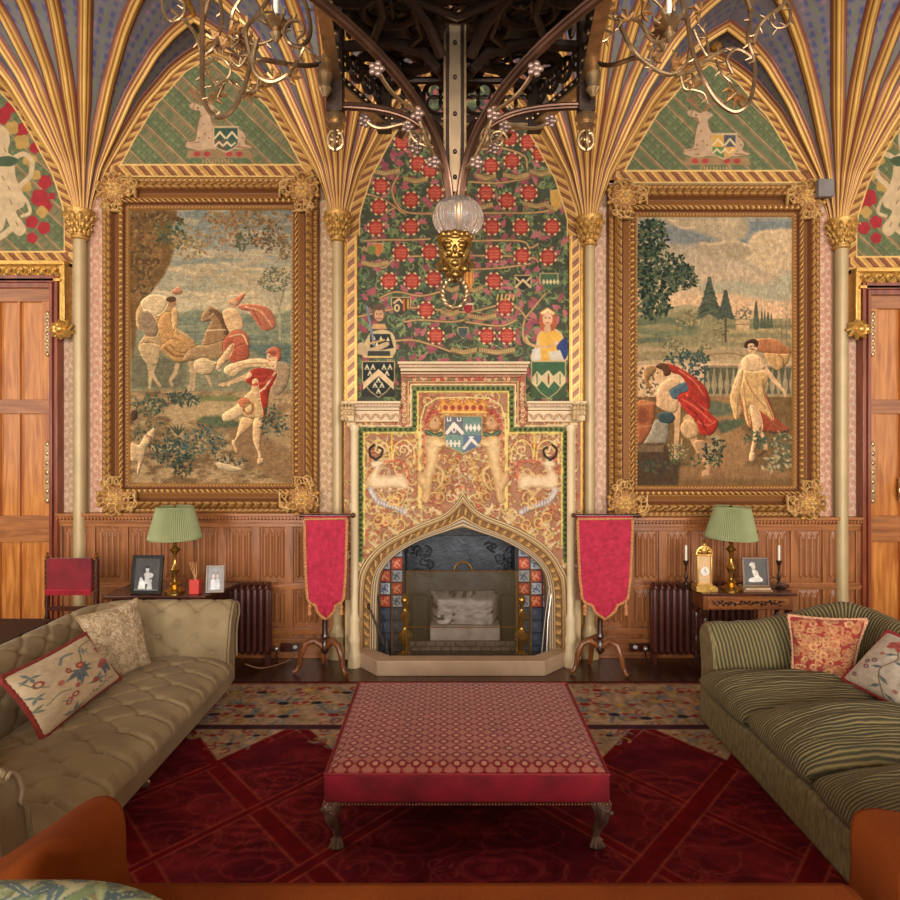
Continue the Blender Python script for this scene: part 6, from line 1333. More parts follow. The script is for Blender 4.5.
for x, y in ((-2.87,5.74),(-2.17,5.74),(-2.87,6.03),(-2.06,6.03)): turned(x,y,0,ZL-.15,.035).build('leg', DARKV, lt)
rt = thing('writing_table', 'inlaid wooden side table with one long drawer, behind the corduroy sofa', 'table', (2.6,5.95,0)); ZR = .755; X0, X1 = X(703,5.79), X(796,5.79)
MB().bx(X0-.01,X1+.01,5.78,6.10,ZR-.022,ZR).build('tabletop', DARKW, rt, bev=.005)
m = MB().bx(X0+.01,X1-.01,5.81,6.08,ZR-.15,ZR-.022); m.build('apron', MIDW, rt, smooth=False)
dr = MB().bx(X0+.05,X1-.05,5.80,5.83,ZR-.14,ZR-.035); dr = dr.build('drawer', wood('inlaid_walnut',(120,66,32),(170,104,54),.3,3,(.8,8,8)), rt, bev=.004)
m = MB(); rn = random.Random(1)
for i in range(16):
    x = X0+.1+i*.038
    for k in range(3): m.ell((x+rn.uniform(-.012,.012),5.798,ZR-.088+rn.uniform(-.022,.022)), (.012,.002,.007), 7, 4)
MB().tube([(X0+.1+i*.02, 5.797, ZR-.088+.014*math.sin(i*1.1)) for i in range(32)], .004, 5).build('inlay_scroll', BLACK, dr)
m.build('inlay_leaves', BLACK, dr)
MB().bx(X1-.28,X1+.04,5.98,6.1,ZR,ZR+.035).build('raised_ledge', DARKW, rt, bev=.004)
for x, y in ((X0+.04,5.84),(X1-.04,5.84),(X0+.04,6.05),(X1-.04,6.05)): turned(x,y,0.05,ZR-.15,.03).build('leg', DARKV, rt)
for x in (X0+.04,X1-.04): MB().bx(x-.03,x+.03,5.8,6.1,.0,.06).build('foot_rail', DARKW, rt, bev=.01)
DARKM = wood('dark_matt_wood', (34,16,10), (56,28,18), .6, 3, (.8,8,8), 0)
# long low table behind the back of the taupe sofa
st = thing('sofa_table', 'dark wooden long table running behind the back of the taupe sofa', 'table', (-3.35,4.7,0))
MB().bx(-3.72,-3.10,3.7,5.2,.66,.695).build('tabletop', DARKM, st, bev=.006); MB().bx(-3.66,-3.16,3.76,5.14,.56,.66).build('apron', DARKW, st, smooth=False)
for x in (-3.62,-3.20):
    for y in (3.8,5.1): turned(x,y,0,.6,.035).build('leg', DARKV, st)
# ---------------------------------------------------------------- lamps
def pleatm(name, c1, c2):
    m, nt, b = newmat(name); N = nt.nodes; K = nt.links; tc = N.new('ShaderNodeTexCoord'); nz = N.new('ShaderNodeTexNoise'); nz.inputs['Scale'].default_value = 9; K.new(tc.outputs['Object'], nz.inputs['Vector']); rp = N.new('ShaderNodeValToRGB'); rp.color_ramp.elements[0].color = L4(c1); rp.color_ramp.elements[1].color = L4(c2); K.new(nz.outputs['Fac'], rp.inputs[0]); K.new(rp.outputs[0], b.inputs['Base Color']); b.inputs['Roughness'].default_value = .85
    b.inputs['Subsurface Weight'].default_value = .0; return m
SHADE = pleatm('green_pleated_silk', (134,140,96), (158,160,116))
def lamp(px, d, zt0, zbase, label, tilt=0):
    x = X(px, d); t = thing('table_lamp', label, 'lamp', (x,d,zbase), 'brass lamps with green pleated shades'); z1, z0 = Z(507,d), Z(538,d); r1, r0 = .150, .222
    n = 150; vs = []; m = MB(); R = Matrix.Rotation(tilt, 3, 'Y'); C0 = Vector((x,d,z0)); L = z1-z0
    prof = []
    for k in range(9):
        f = k/8; prof.append((r0+(r1-r0)*f, L*f))
    for inner in (0,1):
        V = []
        for rr_, zz in prof:
            row = []
            for j in range(n):
                a = 2*PI*j/n; q = rr_+.0045*math.cos(j*PI)*(1)-.006*inner; row.append(C0+R@Vector((q*math.cos(a), q*math.sin(a), zz)))
            V.append(row)
        V = np.array(V); vv = V.reshape(-1,3); m.add(vv, [(i*n+j, i*n+(j+1)%n, (i+1)*n+(j+1)%n, (i+1)*n+j) for i in range(8) for j in range(n)])
    m.build('lamp_shade', SHADE, t)
    m = MB(); 
    for zz, rr_ in ((0,r0),(L,r1)): m.tube([C0+R@Vector((rr_*math.cos(a),rr_*math.sin(a),zz)) for a in np.linspace(0,2*PI,60)[:-1]], .006, 6, closed=True)
    for a in (0,2.1,4.2): m.tube([C0+R@Vector((0,0,L)), C0+R@Vector((r1*math.cos(a),r1*math.sin(a),L))], .004, 5)
    m.build('shade_wire', SHADE, t)
    h = z0-zbase+.06; P_ = [(.085,0),(.088,.02),(.06,.035),(.035,.06),(.05,.08),(.02,.11),(.016,.16),(.03,.2),(.042,.225),(.03,.25),(.014,.29),(.012,.36),(.03,.4),(.05,.415),(.03,.43),(.014,.46),(.025,.5),(.01,.53),(.01,.6)]
    MB().lathe([(r, zbase+z*h/.6) for r, z in P_], (x,d,0), 24).build('brass_stem', BRASS, t)
    MB().lathe([(.018,z0-.01),(.02,z0+.05),(.01,z0+.06)], (x,d,0), 12).build('bulb_holder', M('ivory_plastic',(220,212,196),.5), t); MB().lathe([(.004,z1-.06),(.006,z1+.0),(.012,z1+.012),(.0,z1+.025)], (x,d,0), 10).build('finial', BRASS, t)
lamp(175, 5.75, 0, ZL, 'brass table lamp with green pleated shade on the left dark table')
lamp(731, 5.93, 0, ZR, 'brass table lamp with slightly tilted green shade on the right inlaid table', .05)
# ---------------------------------------------------------------- photo frames and small things
def photo_frame(px0, px1, py0, d, zb, fw, fm, label, paint, yaw=0, ped=None):
    x0, x1 = X(px0,d), X(px1,d); zt = Z(py0,d); w, h = x1-x0, zt-zb; t = thing('photo_frame', label, 'photo frame', ((x0+x1)/2,d,zb), 'framed photographs'); R = Matrix.Rotation(yaw,3,'Z')@Matrix.Rotation(-.14,3,'X'); c = Vector(((x0+x1)/2, d, zb+.003))
    def bo(m, a, b, e, f, y0, y1):
        vs = [c+R@Vector((x,y,z)) for x in (a,b) for y in (y0,y1) for z in (e,f)]; m.add(vs, [(0,1,3,2),(4,6,7,5),(0,4,5,1),(2,3,7,6),(0,2,6,4),(1,5,7,3)])
    m = MB(); a = w/2; bo(m,-a,a,0,fw,-.014,.008); bo(m,-a,a,h-fw,h,-.014,.008); bo(m,-a,-a+fw,fw,h-fw,-.014,.008); bo(m,a-fw,a,fw,h-fw,-.014,.008); m.build('frame', fm, t, bev=.002)
    cv = Cv(0,0,1,1,90,(60,58,58)); paint(cv); iw, ih = w-2*fw, h-2*fw
    V = np.zeros(cv.C.shape); 
    px = (cv.Xg-.5)*iw; pz = fw+(1-cv.Yg)*ih; M3 = np.array(R); pts = np.stack([px, np.full(px.shape,-.004), pz], -1)@M3.T; V = pts+np.array(c)
    grid_obj('photograph', V, cv.C, MV('photo_print',.35,0,0,50,.5), t)
    m = MB(); q = [c+R@Vector((0,.008,h*.7)), c+R@Vector((.0,.008,h*.7))+Vector((0,.09,-h*.69))]; m.tube([q[0],(q[1].x,q[1].y,zb+.004)], .006, 6); m.build('easel_back', BLACK, t)
    m = MB(); bo(m,-a+fw*.5,a-fw*.5,fw*.5,h-fw*.5,.004,.009); m.build('back_board', BLACK, t)
def ph_group(cv):
    cv.C[:] = (64,62,62); W_ = (206,204,200)
    cv.ell(.5,.36,.07,.09,W_); cv.ell(.5,.27,.1,.05,(40,38,38)); cv.poly([(.36,.5),(.44,.44),(.6,.44),(.76,.5),(.72,.6),(.6,.62),(.62,.8),(.4,.8),(.42,.62)], W_); cv.poly([(.2,.7),(.34,.66),(.44,.78),(.46,.96),(.16,.96)], (216,214,210)); cv.poly([(.55,.78),(.68,.74),(.74,.96),(.5,.96)], (196,194,190)); cv.ell(.27,.66,.06,.07,(190,188,184)); cv.ell(.66,.7,.05,.06,(186,184,180)); cv.rect(0,.96,1,1,(110,108,104)); cv.noise(.2,.25,1)
def ph_two(cv):
    cv.C[:] = (120,110,104)
    for x, c in ((.36,(206,200,200)),(.64,(190,188,192))): cv.ell(x,.34,.1,.13,(70,54,46)); cv.ell(x,.38,.08,.1,(200,164,146)); cv.poly([(x-.15,.56),(x,.48),(x+.15,.56),(x+.17,.95),(x-.17,.95)], c)
    cv.noise(.2,.2,2)
def ph_dancer(cv):
    cv.C[:] = (58,52,46); W_ = (222,212,198); cv.ell(.38,.2,.12,.09,(190,178,160)); cv.ell(.42,.3,.09,.1,(206,190,170)); cv.ell(.34,.22,.1,.06,(214,204,190))
    cv.poly([(.34,.42),(.5,.4),(.62,.52),(.66,.66),(.8,.76),(.82,.86),(.6,.9),(.3,.9),(.16,.86),(.26,.74),(.44,.7),(.38,.56)], W_); cv.line([(.48,.44),(.6,.5),(.5,.6)], .05, (206,190,170)); cv.noise(.2,.2,3)
BLF = M('black_frame',(24,22,24),.3,0,.2,20); SILV = M('silver_frame',(130,116,104),.5,.3,.15,30); BRF = wood('brown_frame',(84,58,40),(126,90,60),.35,4)
photo_frame(130, 162, 556, 5.68, ZL, .026, BLF, 'large black frame with an old group photograph, left of the left lamp', ph_group, -.08)
photo_frame(206, 224, 566, 5.72, ZL, .016, SILV, 'small silver frame with two people in pale clothes, on the left table', ph_two, .12)
photo_frame(743, 769, 558, 5.88, ZR+.035, .018, BRF, 'brown frame with an old photograph of a seated figure in white, right table', ph_dancer, -.05)
st_ = thing('book_stack', 'small stack of pale and brown books under the brown photo frame', 'books', (X(756,5.88),5.9,ZR)); 
for i, (c, a, b) in enumerate((((150,110,76),742,771),((196,168,130),744,769))): MB().bx(X(a,5.88),X(b,5.88),5.84,6.0,ZR+.0175*i+.0005,ZR+.0175*(i+1)).build('book', M('book_cover_%d' % i,c,.6), st_, bev=.002)
dx = X(195.5,5.7); t = thing('reed_diffuser', 'red square jar with a bunch of reed sticks on the left table', 'diffuser', (dx,5.7,ZL)); m = MB().bx(dx-.042,dx+.042,5.66,5.74,ZL,ZL+.125); m.build('jar', M('red_lacquer',(200,62,52),.35,0,.06,5), t, bev=.006)
MB().lathe([(.02,ZL+.125),(.02,ZL+.14)], (dx,5.7,0), 12).build('neck', BRASSD, t)
for i in range(6): MB().tube([(dx+(i-2.5)*.004,5.7,ZL+.13),(dx-.02+(i-2.5)*.012,5.7+.02*math.sin(i*2),ZL+.27)], .003, 5).build('reed', M('reed',(196,140,90),.8), t)
# gilt carriage-style clock
cx = X(703,5.9); t = thing('gilt_clock', 'tall ornate gilt clock standing at the left end of the inlaid table', 'clock', (cx,5.9,ZR)); zt = Z(543,5.9); w = .068; hC = zt-ZR
m = MB().bx(cx-w-.012,cx+w+.012,5.84,5.97,ZR,ZR+.05).bx(cx-w,cx+w,5.85,5.96,ZR+.05,ZR+.07).bx(cx-w-.004,cx+w+.004,5.85,5.96,zt-.11,zt-.09); 
for x in (cx-w+.008,cx+w-.008): m.tube([(x,5.86,ZR+.06),(x,5.86,zt-.1)], .009, 8)
m.build('clock_case', GILTB, t, bev=.003); m = MB().bx(cx-w+.01,cx+w-.01,5.87,5.95,ZR+.07,zt-.11); m.build('clock_body', M('clock_enamel',(214,176,130),.35,.2,.1,30), t)
m = MB().lathe([(.04,-.006),(.04,.006)], (cx,5.862,ZR+hC*.42), 20, R=Matrix.Rotation(PI/2,3,'X')); m.build('clock_dial', M('white_enamel',(226,216,200),.3), t)
m = MB().tube([(cx,5.852,ZR+hC*.42),(cx,5.852,ZR+hC*.42+.028)], .002, 5).tube([(cx,5.852,ZR+hC*.42),(cx+.018,5.852,ZR+hC*.42-.008)], .002, 5); m.build('clock_hands', BLACK, t)
m = MB().tube([(cx+(w+.002)*math.cos(a),5.87,zt-.1+.075*math.sin(a)) for a in np.linspace(0,PI,13)], .011, 7)
for k in range(7): a = PI*k/6; m.ell((cx+.05*math.cos(a),5.86,zt-.1+.06*math.sin(a)), (.014,.012,.014), 7, 5)
m.ell((cx,5.87,zt-.012), (.016,.014,.02)); m.ell((cx,5.87,zt-.06), (.03,.015,.03)); m.build('clock_crest', GILTB, t)
for x, lb in ((X(688,5.95),'dark candlestick with a white candle at the far left of the inlaid table'),(X(779,6.0),'dark scrolled candlestick with a white candle at the right end of the inlaid table')):
    t = thing('candlestick', lb, 'candlestick', (x,6.0,ZR), 'pair of candlesticks'); zc = Z(561,5.97)
    MB().lathe([(.045,ZR+.001),(.05,ZR+.012),(.015,ZR+.03),(.01,ZR+.08),(.02,ZR+.10),(.009,ZR+.13),(.008,zc-.05),(.022,zc-.025),(.024,zc),(.01,zc+.002)], (x,6.0,0), 14).build('stem', IRON, t)
    if x > 2.8: MB().tube([(x,6.0,ZR+.06),(x-.04,5.99,ZR+.1),(x-.09,5.98,ZR+.09),(x-.1,5.98,ZR+.06)], .005, 6).build('scroll_arm', IRON, t)
    cd = MB().lathe([(.011,zc),(.0105,zc+.135),(.004,zc+.14)], (x,6.0,0), 12).build('candle', M('candle_wax',(232,226,210),.4), t)
t = thing('trinket_box', 'small gold box beside the clock and right lamp', 'box', (X(713,5.86),5.86,ZR)); m = MB().bx(X(709,5.86),X(717,5.86),5.83,5.89,ZR,ZR+.04); m.build('box_body', GILTB, t, bev=.006); MB().ell((X(713,5.86),5.86,ZR+.042), (.03,.026,.014)).build('box_lid', GILTB, t)
# ---------------------------------------------------------------- red velvet side chair by the left door
d = 5.72; x0, x1 = X(48,d), X(100,d); xm = (x0+x1)/2; zt, zb = Z(558,d), Z(592,d); t = thing('side_chair', 'dark carved chair with a dark red velvet back and fringe, near the left door', 'chair', (xm,d-.2,0)); DRV = M('dark_red_velvet',(118,10,26),.75,0,.25,9,.1,60,sheen=.2)
m = MB().bx(x0,x1-.06,d-.03,d+.02,zb,zt); m.build('backrest', DRV, t, bev=.012)
m = MB(); rn = random.Random(4)
for i in range(46): x = x0+.004+i*(x1-x0-.07)/45; m.tube([(x,d-.036,zb+.03),(x+rn.uniform(-.003,.003),d-.036,zb-.02)], .005, 5)
m.bx(x0,x1-.06,d-.042,d-.03,zb+.02,zb+.035); m.build('fringe', M('red_fringe',(150,20,34),.8), t)
for x in (x0-.005, x1-.03):
    MB().lathe([(.018,.0),(.02,.42),(.014,.5),(.024,.55),(.014,.62),(.022,.68),(.022,zt-.01),(.012,zt+.0)], (x,d,0), 12).build('leg', DARKV, t); MB().lathe([(.012,zt),(.02,zt+.015),(.008,zt+.03),(.014,zt+.042),(.0,zt+.055)], (x,d,0), 10).build('finial', BRASS, t)
    m = MB(); 
    for k in range(7): m.ell((x-.0,d-.026,zb+.01+k*(zt-zb-.02)/6), .0075, 6, 4)
    m.build('brass_studs', BRASS, t)
    MB().lathe([(.022,.0),(.024,.1),(.014,.16),(.024,.24),(.02,.4)], (x,d-.42,0), 12).build('leg', DARKV, t)
m = MB().bx(x0-.02,x1-.01,d-.46,d-.02,.40,.48); m.build('seat', DRV, t, bev=.025); m = MB().bx(x0-.02,x1-.01,d-.01,d+.01,.62,.66); m.build('back_rail', DARKW, t)
# ---------------------------------------------------------------- near sofa in burnt orange velvet, seen from behind, and leafy chair
ORG = M('burnt_orange_velvet', (124,54,12), .95, 0, .12, 3, .3, 220, col2=(140,68,20), spec=.15)
t = thing('orange_sofa', 'burnt orange velvet sofa in the foreground, seen from behind, facing the fireplace', 'sofa', (.07,2.0,0))
yb = 1.86; zt = Z(877,yb+.11); m = MB(); m.bx(-1.0,1.2,yb-.10,yb+.12,.12,zt); m.build('backrest', ORG, t, bev=.05, seg=4)
def wing(pts, d0, d1, nm):
    m = MB(); poly = smooth_pts(pts, 5, True); P2 = [(X(x,d1), Z(y,d1)) for x, y in poly]; m.prism(P2, d1-.30, d1); m.build(nm, ORG, t, bev=.045, seg=4)
WD = 2.05
wing([(131,930),(131.5,850),(130,812),(122,795),(107,790),(88,797),(52,822),(5,852),(-60,880),(-150,900),(-150,960),(0,960)], WD, WD+.12, 'wing')
wing([(845,940),(845,860),(845,825),(850,808),(866,803),(884,805),(930,815),(990,840),(1040,880),(1050,960),(930,960)], WD, WD+.12, 'wing')
m = MB(); m.bx(-1.0,1.25,yb+.06,2.34,.12,.32); m.build('seat_base', ORG, t, bev=.03)
for xl, xr in ((-1.38,-1.02),(1.28,1.62)): m = MB().bx(xl,xr,1.9,2.32,.1,.48); m.build('arm', ORG, t, bev=.08, seg=4)
for x in (-1.0,.1,1.15): cushion_box('seat_cushion', (-.95+.37+.735*[-1.0,.1,1.15].index(x)-.0, 2.16, .37), (.73,.34,.10), ORG, t, .02, 2) 
for x, y in ((-1.2,1.98),(1.4,1.98),(-1.2,2.24),(1.4,2.24)): MB().lathe([(.02,0.015),(.03,.06),(.03,.13)], (x,y,0), 10).build('foot', DARKV, t)
# leafy print chair: back and rounded top corner at the bottom left
cv = Cv(-200,868,200,1240,1.0,(132,142,96)); rn = random.Random(31)
for i in range(260):
    x, y = rn.uniform(-200,200), rn.uniform(868,1200); a = rn.uniform(-2.6,-.5); c = rn.choice(((84,104,104),(98,116,84),(150,158,108),(70,90,92),(178,172,130),(116,130,80),(126,110,70)))
    cv.leaf(x, y, rn.uniform(60,120), rn.uniform(16,26), a, c); cv.line([(x,y),(x+60*math.cos(a),y+60*math.sin(a))], 1.6, (182,178,136))
t = thing('leaf_print_armchair', 'armchair back in green and blue leaf print fabric at the bottom left corner', 'armchair', (-.9,1.3,0)); dd = 1.5
U, V_ = np.meshgrid(np.linspace(0,1,140), np.linspace(0,1,120)); xl, xr = X(-120,dd), X(182,dd)
top = Z(880,dd+.04)-.10*np.clip((U-.55)/.45,0,1)**2.6*1.0
sec = smooth_pts([(.10,-.9),(.10,-.3),(.09,-.06),(.05,-.01),(0,0),(-.05,-.012),(-.09,-.06),(-.10,-.3),(-.10,-.9)], 16); sv = np.linspace(0,1,120); sy = np.interp(sv, np.linspace(0,1,len(sec)), sec[:,0]); sz = np.interp(sv, np.linspace(0,1,len(sec)), sec[:,1])
e = np.clip(np.minimum(U,1-U)/.06,0,1); rd = np.sqrt(1-(1-e)**2)
VV = np.stack([xl+(xr-xl)*U, dd+sy[:,None]*rd, np.maximum(top+sz[:,None]-(1-rd)*.05, .25)], -1)
ci = cv.C[(np.clip(V_*.98,0,1)*(cv.ny-1)).astype(int), (U*(cv.nx-1)).astype(int)]
grid_obj('backrest', VV[:, :], ci, FABV, t)
m = MB().bx(xl+.02,xr-.02,dd-.75,dd+.05,.12,.42); m.build('seat', FABL:=M('leaf_fabric',(120,132,96),.9,0,.3,14,col2=(150,150,110)), t, bev=.05)
for x in (xl+.06, xr-.06): MB().bx(x-.08,x+.08,dd-.72,dd,.12,.62).build('arm', FABL, t, bev=.06, seg=3)
for x in (xl+.08,xr-.08):
    for y in (dd-.68,dd): MB().lathe([(.02,0),(.028,.06),(.028,.13)], (x,y,0), 10).build('foot', DARKV, t)
# sockets and cords by the skirting
for px, lb in ((291,'brown wall socket plate with white plug low on the left panelling'),(640,'brown wall socket plate low on the right panelling near the radiator')):
    x = X(px,6.33); t = thing('wall_socket', lb, 'socket', (x,6.33,.08)); MB().bx(x-.1,x+.1,6.325,6.345,.07,.15).build('plate', DARKW, t, bev=.003)
    MB().ell((x+(.045 if px<400 else -.05),6.31,.12), (.024,.02,.02), 8, 6).build('plug', M('white_plastic',(220,214,206),.4), t)
c1 = MB().tube(smooth_pts([tuple(P(294,655,6.28)),tuple(P(285,662,6.2)),tuple(P(262,668,6.0)),tuple(P(245,664,5.9))],8), .006, 6); o = c1.build('power_cord', M('beige_cable',(150,110,80),.5), loc=P(262,668,6.0)); 
for v in o.data.vertices: v.co.z = max(v.co.z, .008-o.location.z)
tag(o, 'thin pale power cord lying on the floor boards left of the fireplace', 'cord')
# ---------------------------------------------------------------- chandelier
CB = Vector((.025, 3.4, 0)); ch = thing('chandelier', 'huge gothic wrought iron and brass chandelier with scrolling candle arms over the ottoman', 'chandelier', (CB.x,CB.y,6.4))
zc = lambda py: Z(py, 3.4); xc_ = CB.x
# post: square brass strap post with rivets
m = MB().bx(xc_-.05,xc_+.05,CB.y-.05,CB.y+.05,zc(195),6.45); m.build('iron_post', IRON, ch, bev=.006)
m = MB().bx(xc_-.03,xc_+.03,CB.y-.062,CB.y-.045,zc(196),5.4); m.build('brass_strap', M('pale_brass',(206,176,140),.28,.85,.1,9), ch, bev=.004)
for s in (-1,1): MB().bx(xc_+s*.052-.006,xc_+s*.052+.006,CB.y-.07,CB.y+.0,zc(196),5.4).build('brass_edge', BRASSD, ch, bev=.002)
for k, py in enumerate((182,157,120,84,50,18)): MB().ell((xc_,CB.y-.066,zc(py)), (.011,.01,.013), 8, 6).build('rivet', IRON, ch)
# glass globe, lobed
gm, nt, b = newmat('clear_lobed_glass'); b.inputs['Transmission Weight'].default_value = .85; b.inputs['Roughness'].default_value = .12; b.inputs['IOR'].default_value = 1.35; b.inputs['Base Color'].default_value = L4((236,226,220)); b.inputs['Specular IOR Level'].default_value = .8
zg = zc(218); m = MB(); pr_ = [(.128*math.sin(a)+.0, zg+.112*math.cos(a)) for a in np.linspace(.25,PI-.35,26)]; m.lathe(pr_, (xc_+.017,CB.y,0), 96, lobes=16, amp=.035); m.build('glass_globe', gm, ch)
MB().lathe([(.022,zg-.1),(.01,zg-.04),(.012,zg+.05),(.02,zg+.1)], (xc_+.017,CB.y,0), 14).build('globe_core', BRASSD, ch)
MB().lathe([(.05,zg+.10),(.06,zg+.112),(.045,zg+.13)], (xc_+.017,CB.y,0), 20).build('globe_cap', BRASS, ch)
# cast brass mask and ring
z1 = zc(235); m = MB(); m.lathe([(.085,z1),(.09,z1-.012),(.08,z1-.03),(.078,z1-.10),(.07,z1-.15),(.055,z1-.18),(.05,z1-.21),(.03,z1-.235),(.0,z1-.25)], (xc_,CB.y,0), 24)
m.build('mask_cup', BRASSM:=M('cast_brass',(150,116,60),.3,.85,.35,26,.3,50), ch)
m = MB(); f = CB.y-.07
for s in (-1,1):
    m.ell((xc_+s*.032,f,z1-.075), (.02,.016,.014)); m.ell((xc_+s*.034,f-.004,z1-.055), (.026,.014,.009)); m.ell((xc_+s*.03,f-.004,z1-.115), (.02,.02,.018)); m.tube([(xc_+s*.04,f,z1-.13),(xc_+s*.06,f,z1-.10),(xc_+s*.075,f+.02,z1-.06),(xc_+s*.07,f+.03,z1-.02)], .012, 7); m.ell((xc_+s*.05,f+.01,z1-.19), (.018,.018,.02)); m.tube([(xc_+s*.07,f+.03,z1-.14),(xc_+s*.09,f+.02,z1-.17),(xc_+s*.07,f+.01,z1-.2)], .011, 6)
m.ell((xc_,f-.01,z1-.095), (.014,.022,.026)); m.ell((xc_,f-.002,z1-.135), (.028,.016,.008)); m.ell((xc_,f+.01,z1-.16), (.022,.02,.02)); m.ell((xc_,f+.02,z1-.215), (.02,.02,.024)); m.ell((xc_,f,z1-.03), (.03,.018,.016))
for k in range(9): a = PI+PI*k/8; m.ell((xc_+.083*math.cos(a), CB.y+.083*math.sin(a), z1-.012-.006*(k%2)), (.014,.014,.018), 7, 5)
m.build('grotesque_mask', BRASSM, ch)
zr_ = z1-.25-.055; m = MB(); R_ = []; 
for k in range(60): a = 2*PI*k/60; R_.append((xc_+.063*math.cos(a)+.006*math.cos(a*10), CB.y+.006*math.sin(a*10)-.02, zr_+.075*math.sin(a)))
m.tube(R_, .010, 7, closed=True); m.tube([(xc_+.063*math.cos(a)-.006*math.cos(a*10), CB.y-.006*math.sin(a*10)-.02, zr_+.075*math.sin(a)) for a in np.linspace(0,2*PI,61)[:-1]], .008, 6, closed=True); m.build('twisted_ring', BRASSD, ch)
# six-sided corona
HX = [(-.645,0),(-.56,-.97),(.56,-.97),(.645,0),(.44,.46),(-.44,.46)]; zb0 = zc(78); zt0 = zb0+.62
def hp(i): return Vector((xc_+.03+HX[i%6][0], CB.y+HX[i%6][1], 0))
for i in range(6):
    p = hp(i); zlow = zc(114) if i in (0,3) else zb0-.06; m = MB().bx(p.x-.042,p.x+.042,p.y-.042,p.y+.042,zlow,zt0); m.build('corner_post', IRON, ch, bev=.005)
    m = MB(); m.lathe([(.045,zlow),(.06,zlow-.02),(.035,zlow-.04),(.05,zlow-.065),(.02,zlow-.085)], (p.x,p.y,0), 10)
    q = [(p.x+.04*math.cos(a), p.y, zlow-.135+.05*math.sin(a)) for a in np.linspace(0,2*PI,15)[:-1]]; m.tube(q, .01, 6, closed=True); m.tube([(p.x,p.y+.04*math.cos(a), zlow-.135+.05*math.sin(a)) for a in np.linspace(0,2*PI,15)[:-1]], .008, 6, closed=True)
    for k in range(6): a = k*1.05; m.ell((p.x+.02*math.cos(a),p.y+.02*math.sin(a),zlow-.10-.01*k), (.014,.014,.016), 6, 5)
    if i in (0,3): m.build('pendant_boss', BRASSD, ch)
    a = hp(i); b_ = hp(i+1)
    m = MB(); mid = (a+b_)/2; dv = (b_-a); L = dv.length; dv.normalize()
    for z, h in ((zb0,.05),(zb0+.40,.04),(zt0-.03,.05)): MB().box((mid.x,mid.y,z), (L,.05,h), R=Matrix.Rotation(math.atan2(dv.y,dv.x),3,'Z')).build('band_rail', IRON, ch, bev=.004)
    # pierced panel of circles and mouchettes
    m = MB()
    for k in range(4):
        c = a+dv*L*(k+.5)/4; r = L/8*.92
        m.tube([(c.x+dv.x*r*math.cos(t), c.y+dv.y*r*math.cos(t), zb0+.14+r*math.sin(t)) for t in np.linspace(0,2*PI,21)[:-1]], .014, 6, closed=True)
        for e in range(4): t0 = e*PI/2+PI/4; m.tube([(c.x+dv.x*(r*.5*math.cos(t0)+r*.42*math.cos(t)), c.y+dv.y*(r*.5*math.cos(t0)+r*.42*math.cos(t)), zb0+.14+r*.5*math.sin(t0)+r*.42*math.sin(t)) for t in np.linspace(0,2*PI,13)[:-1]], .008, 5, closed=True)
        m.tube([(c.x-dv.x*r,c.y-dv.y*r,zb0+.28),(c.x-dv.x*r*.6,c.y-dv.y*r*.6,zb0+.36),(c.x,c.y,zb0+.4)], .012, 6); m.tube([(c.x+dv.x*r,c.y+dv.y*r,zb0+.28),(c.x+dv.x*r*.6,c.y+dv.y*r*.6,zb0+.36),(c.x,c.y,zb0+.4)], .012, 6)
    m.build('pierced_panel', IRON, ch)
    m = MB()
    for k in range(9): c = a+dv*L*(k+.5)/9; n_ = Vector((dv.y,-dv.x,0)); m.ell(c+n_*.03+Vector((0,0,zb0)), (.011,.011,.011), 6, 5)
    for k in range(9): c = a+dv*L*(k+.5)/9; n_ = Vector((dv.y,-dv.x,0)); m.ell(c-n_*.03+Vector((0,0,zb0)), (.011,.011,.011), 6, 5)
    m.box((mid.x,mid.y,zb0-.03), (L,.062,.012), R=Matrix.Rotation(math.atan2(dv.y,dv.x),3,'Z')); m.build('stud_band', BRASSD, ch)
# dark pierced inner dish closing the corona from below
m = MB(); zi = zb0+.16
for i in range(6):
    a = hp(i); c0 = Vector((xc_,CB.y,0)); dv = a-c0
    m.tube([(c0.x+dv.x*.13,c0.y+dv.y*.13,zi-.12),(c0.x+dv.x*.25,c0.y+dv.y*.25,zi-.03),(c0.x+dv.x*.55,c0.y+dv.y*.55,zi+.02),(a.x,a.y,zi)], .028, 7)
    b_ = hp(i+1); mid = (a+b_)/2; dm = mid-c0
    for fr_, r in ((.55,.13),(.28,.09),(.82,.10)):
        c = c0+dm*fr_; m.tube([(c.x+r*math.cos(t), c.y+r*math.sin(t)*.9, zi+.02) for t in np.linspace(0,2*PI,19)[:-1]], .026, 7, closed=True)
        for e in range(3): t0 = e*2.09+i; m.tube([(c.x+r*.5*math.cos(t0)+r*.4*math.cos(t), c.y+r*.5*math.sin(t0)+r*.4*math.sin(t), zi+.03) for t in np.linspace(0,2*PI,11)[:-1]], .012, 6, closed=True)
    for fr_ in (.38,.7): p, q = c0+dv*fr_, c0+(hp(i+1)-c0)*fr_; mm_ = (p+q)/2-dm*.1; m.tube([(p.x,p.y,zi),(mm_.x,mm_.y,zi-.02),(q.x,q.y,zi)], .02, 7)
m.build('pierced_dish', IRON, ch)
m = MB()
for i in range(6):
    a = hp(i)-Vector((xc_,CB.y,0)); b_ = hp(i+1)-Vector((xc_,CB.y,0)); vs = [(xc_+v.x*f_, CB.y+v.y*f_, zi+.16+.1*f_) for f_ in (.12,1) for v in (a,b_)]; m.add(vs, [(0,1,3,2)])
m.build('drip_tray', BLACK, ch, smooth=False)
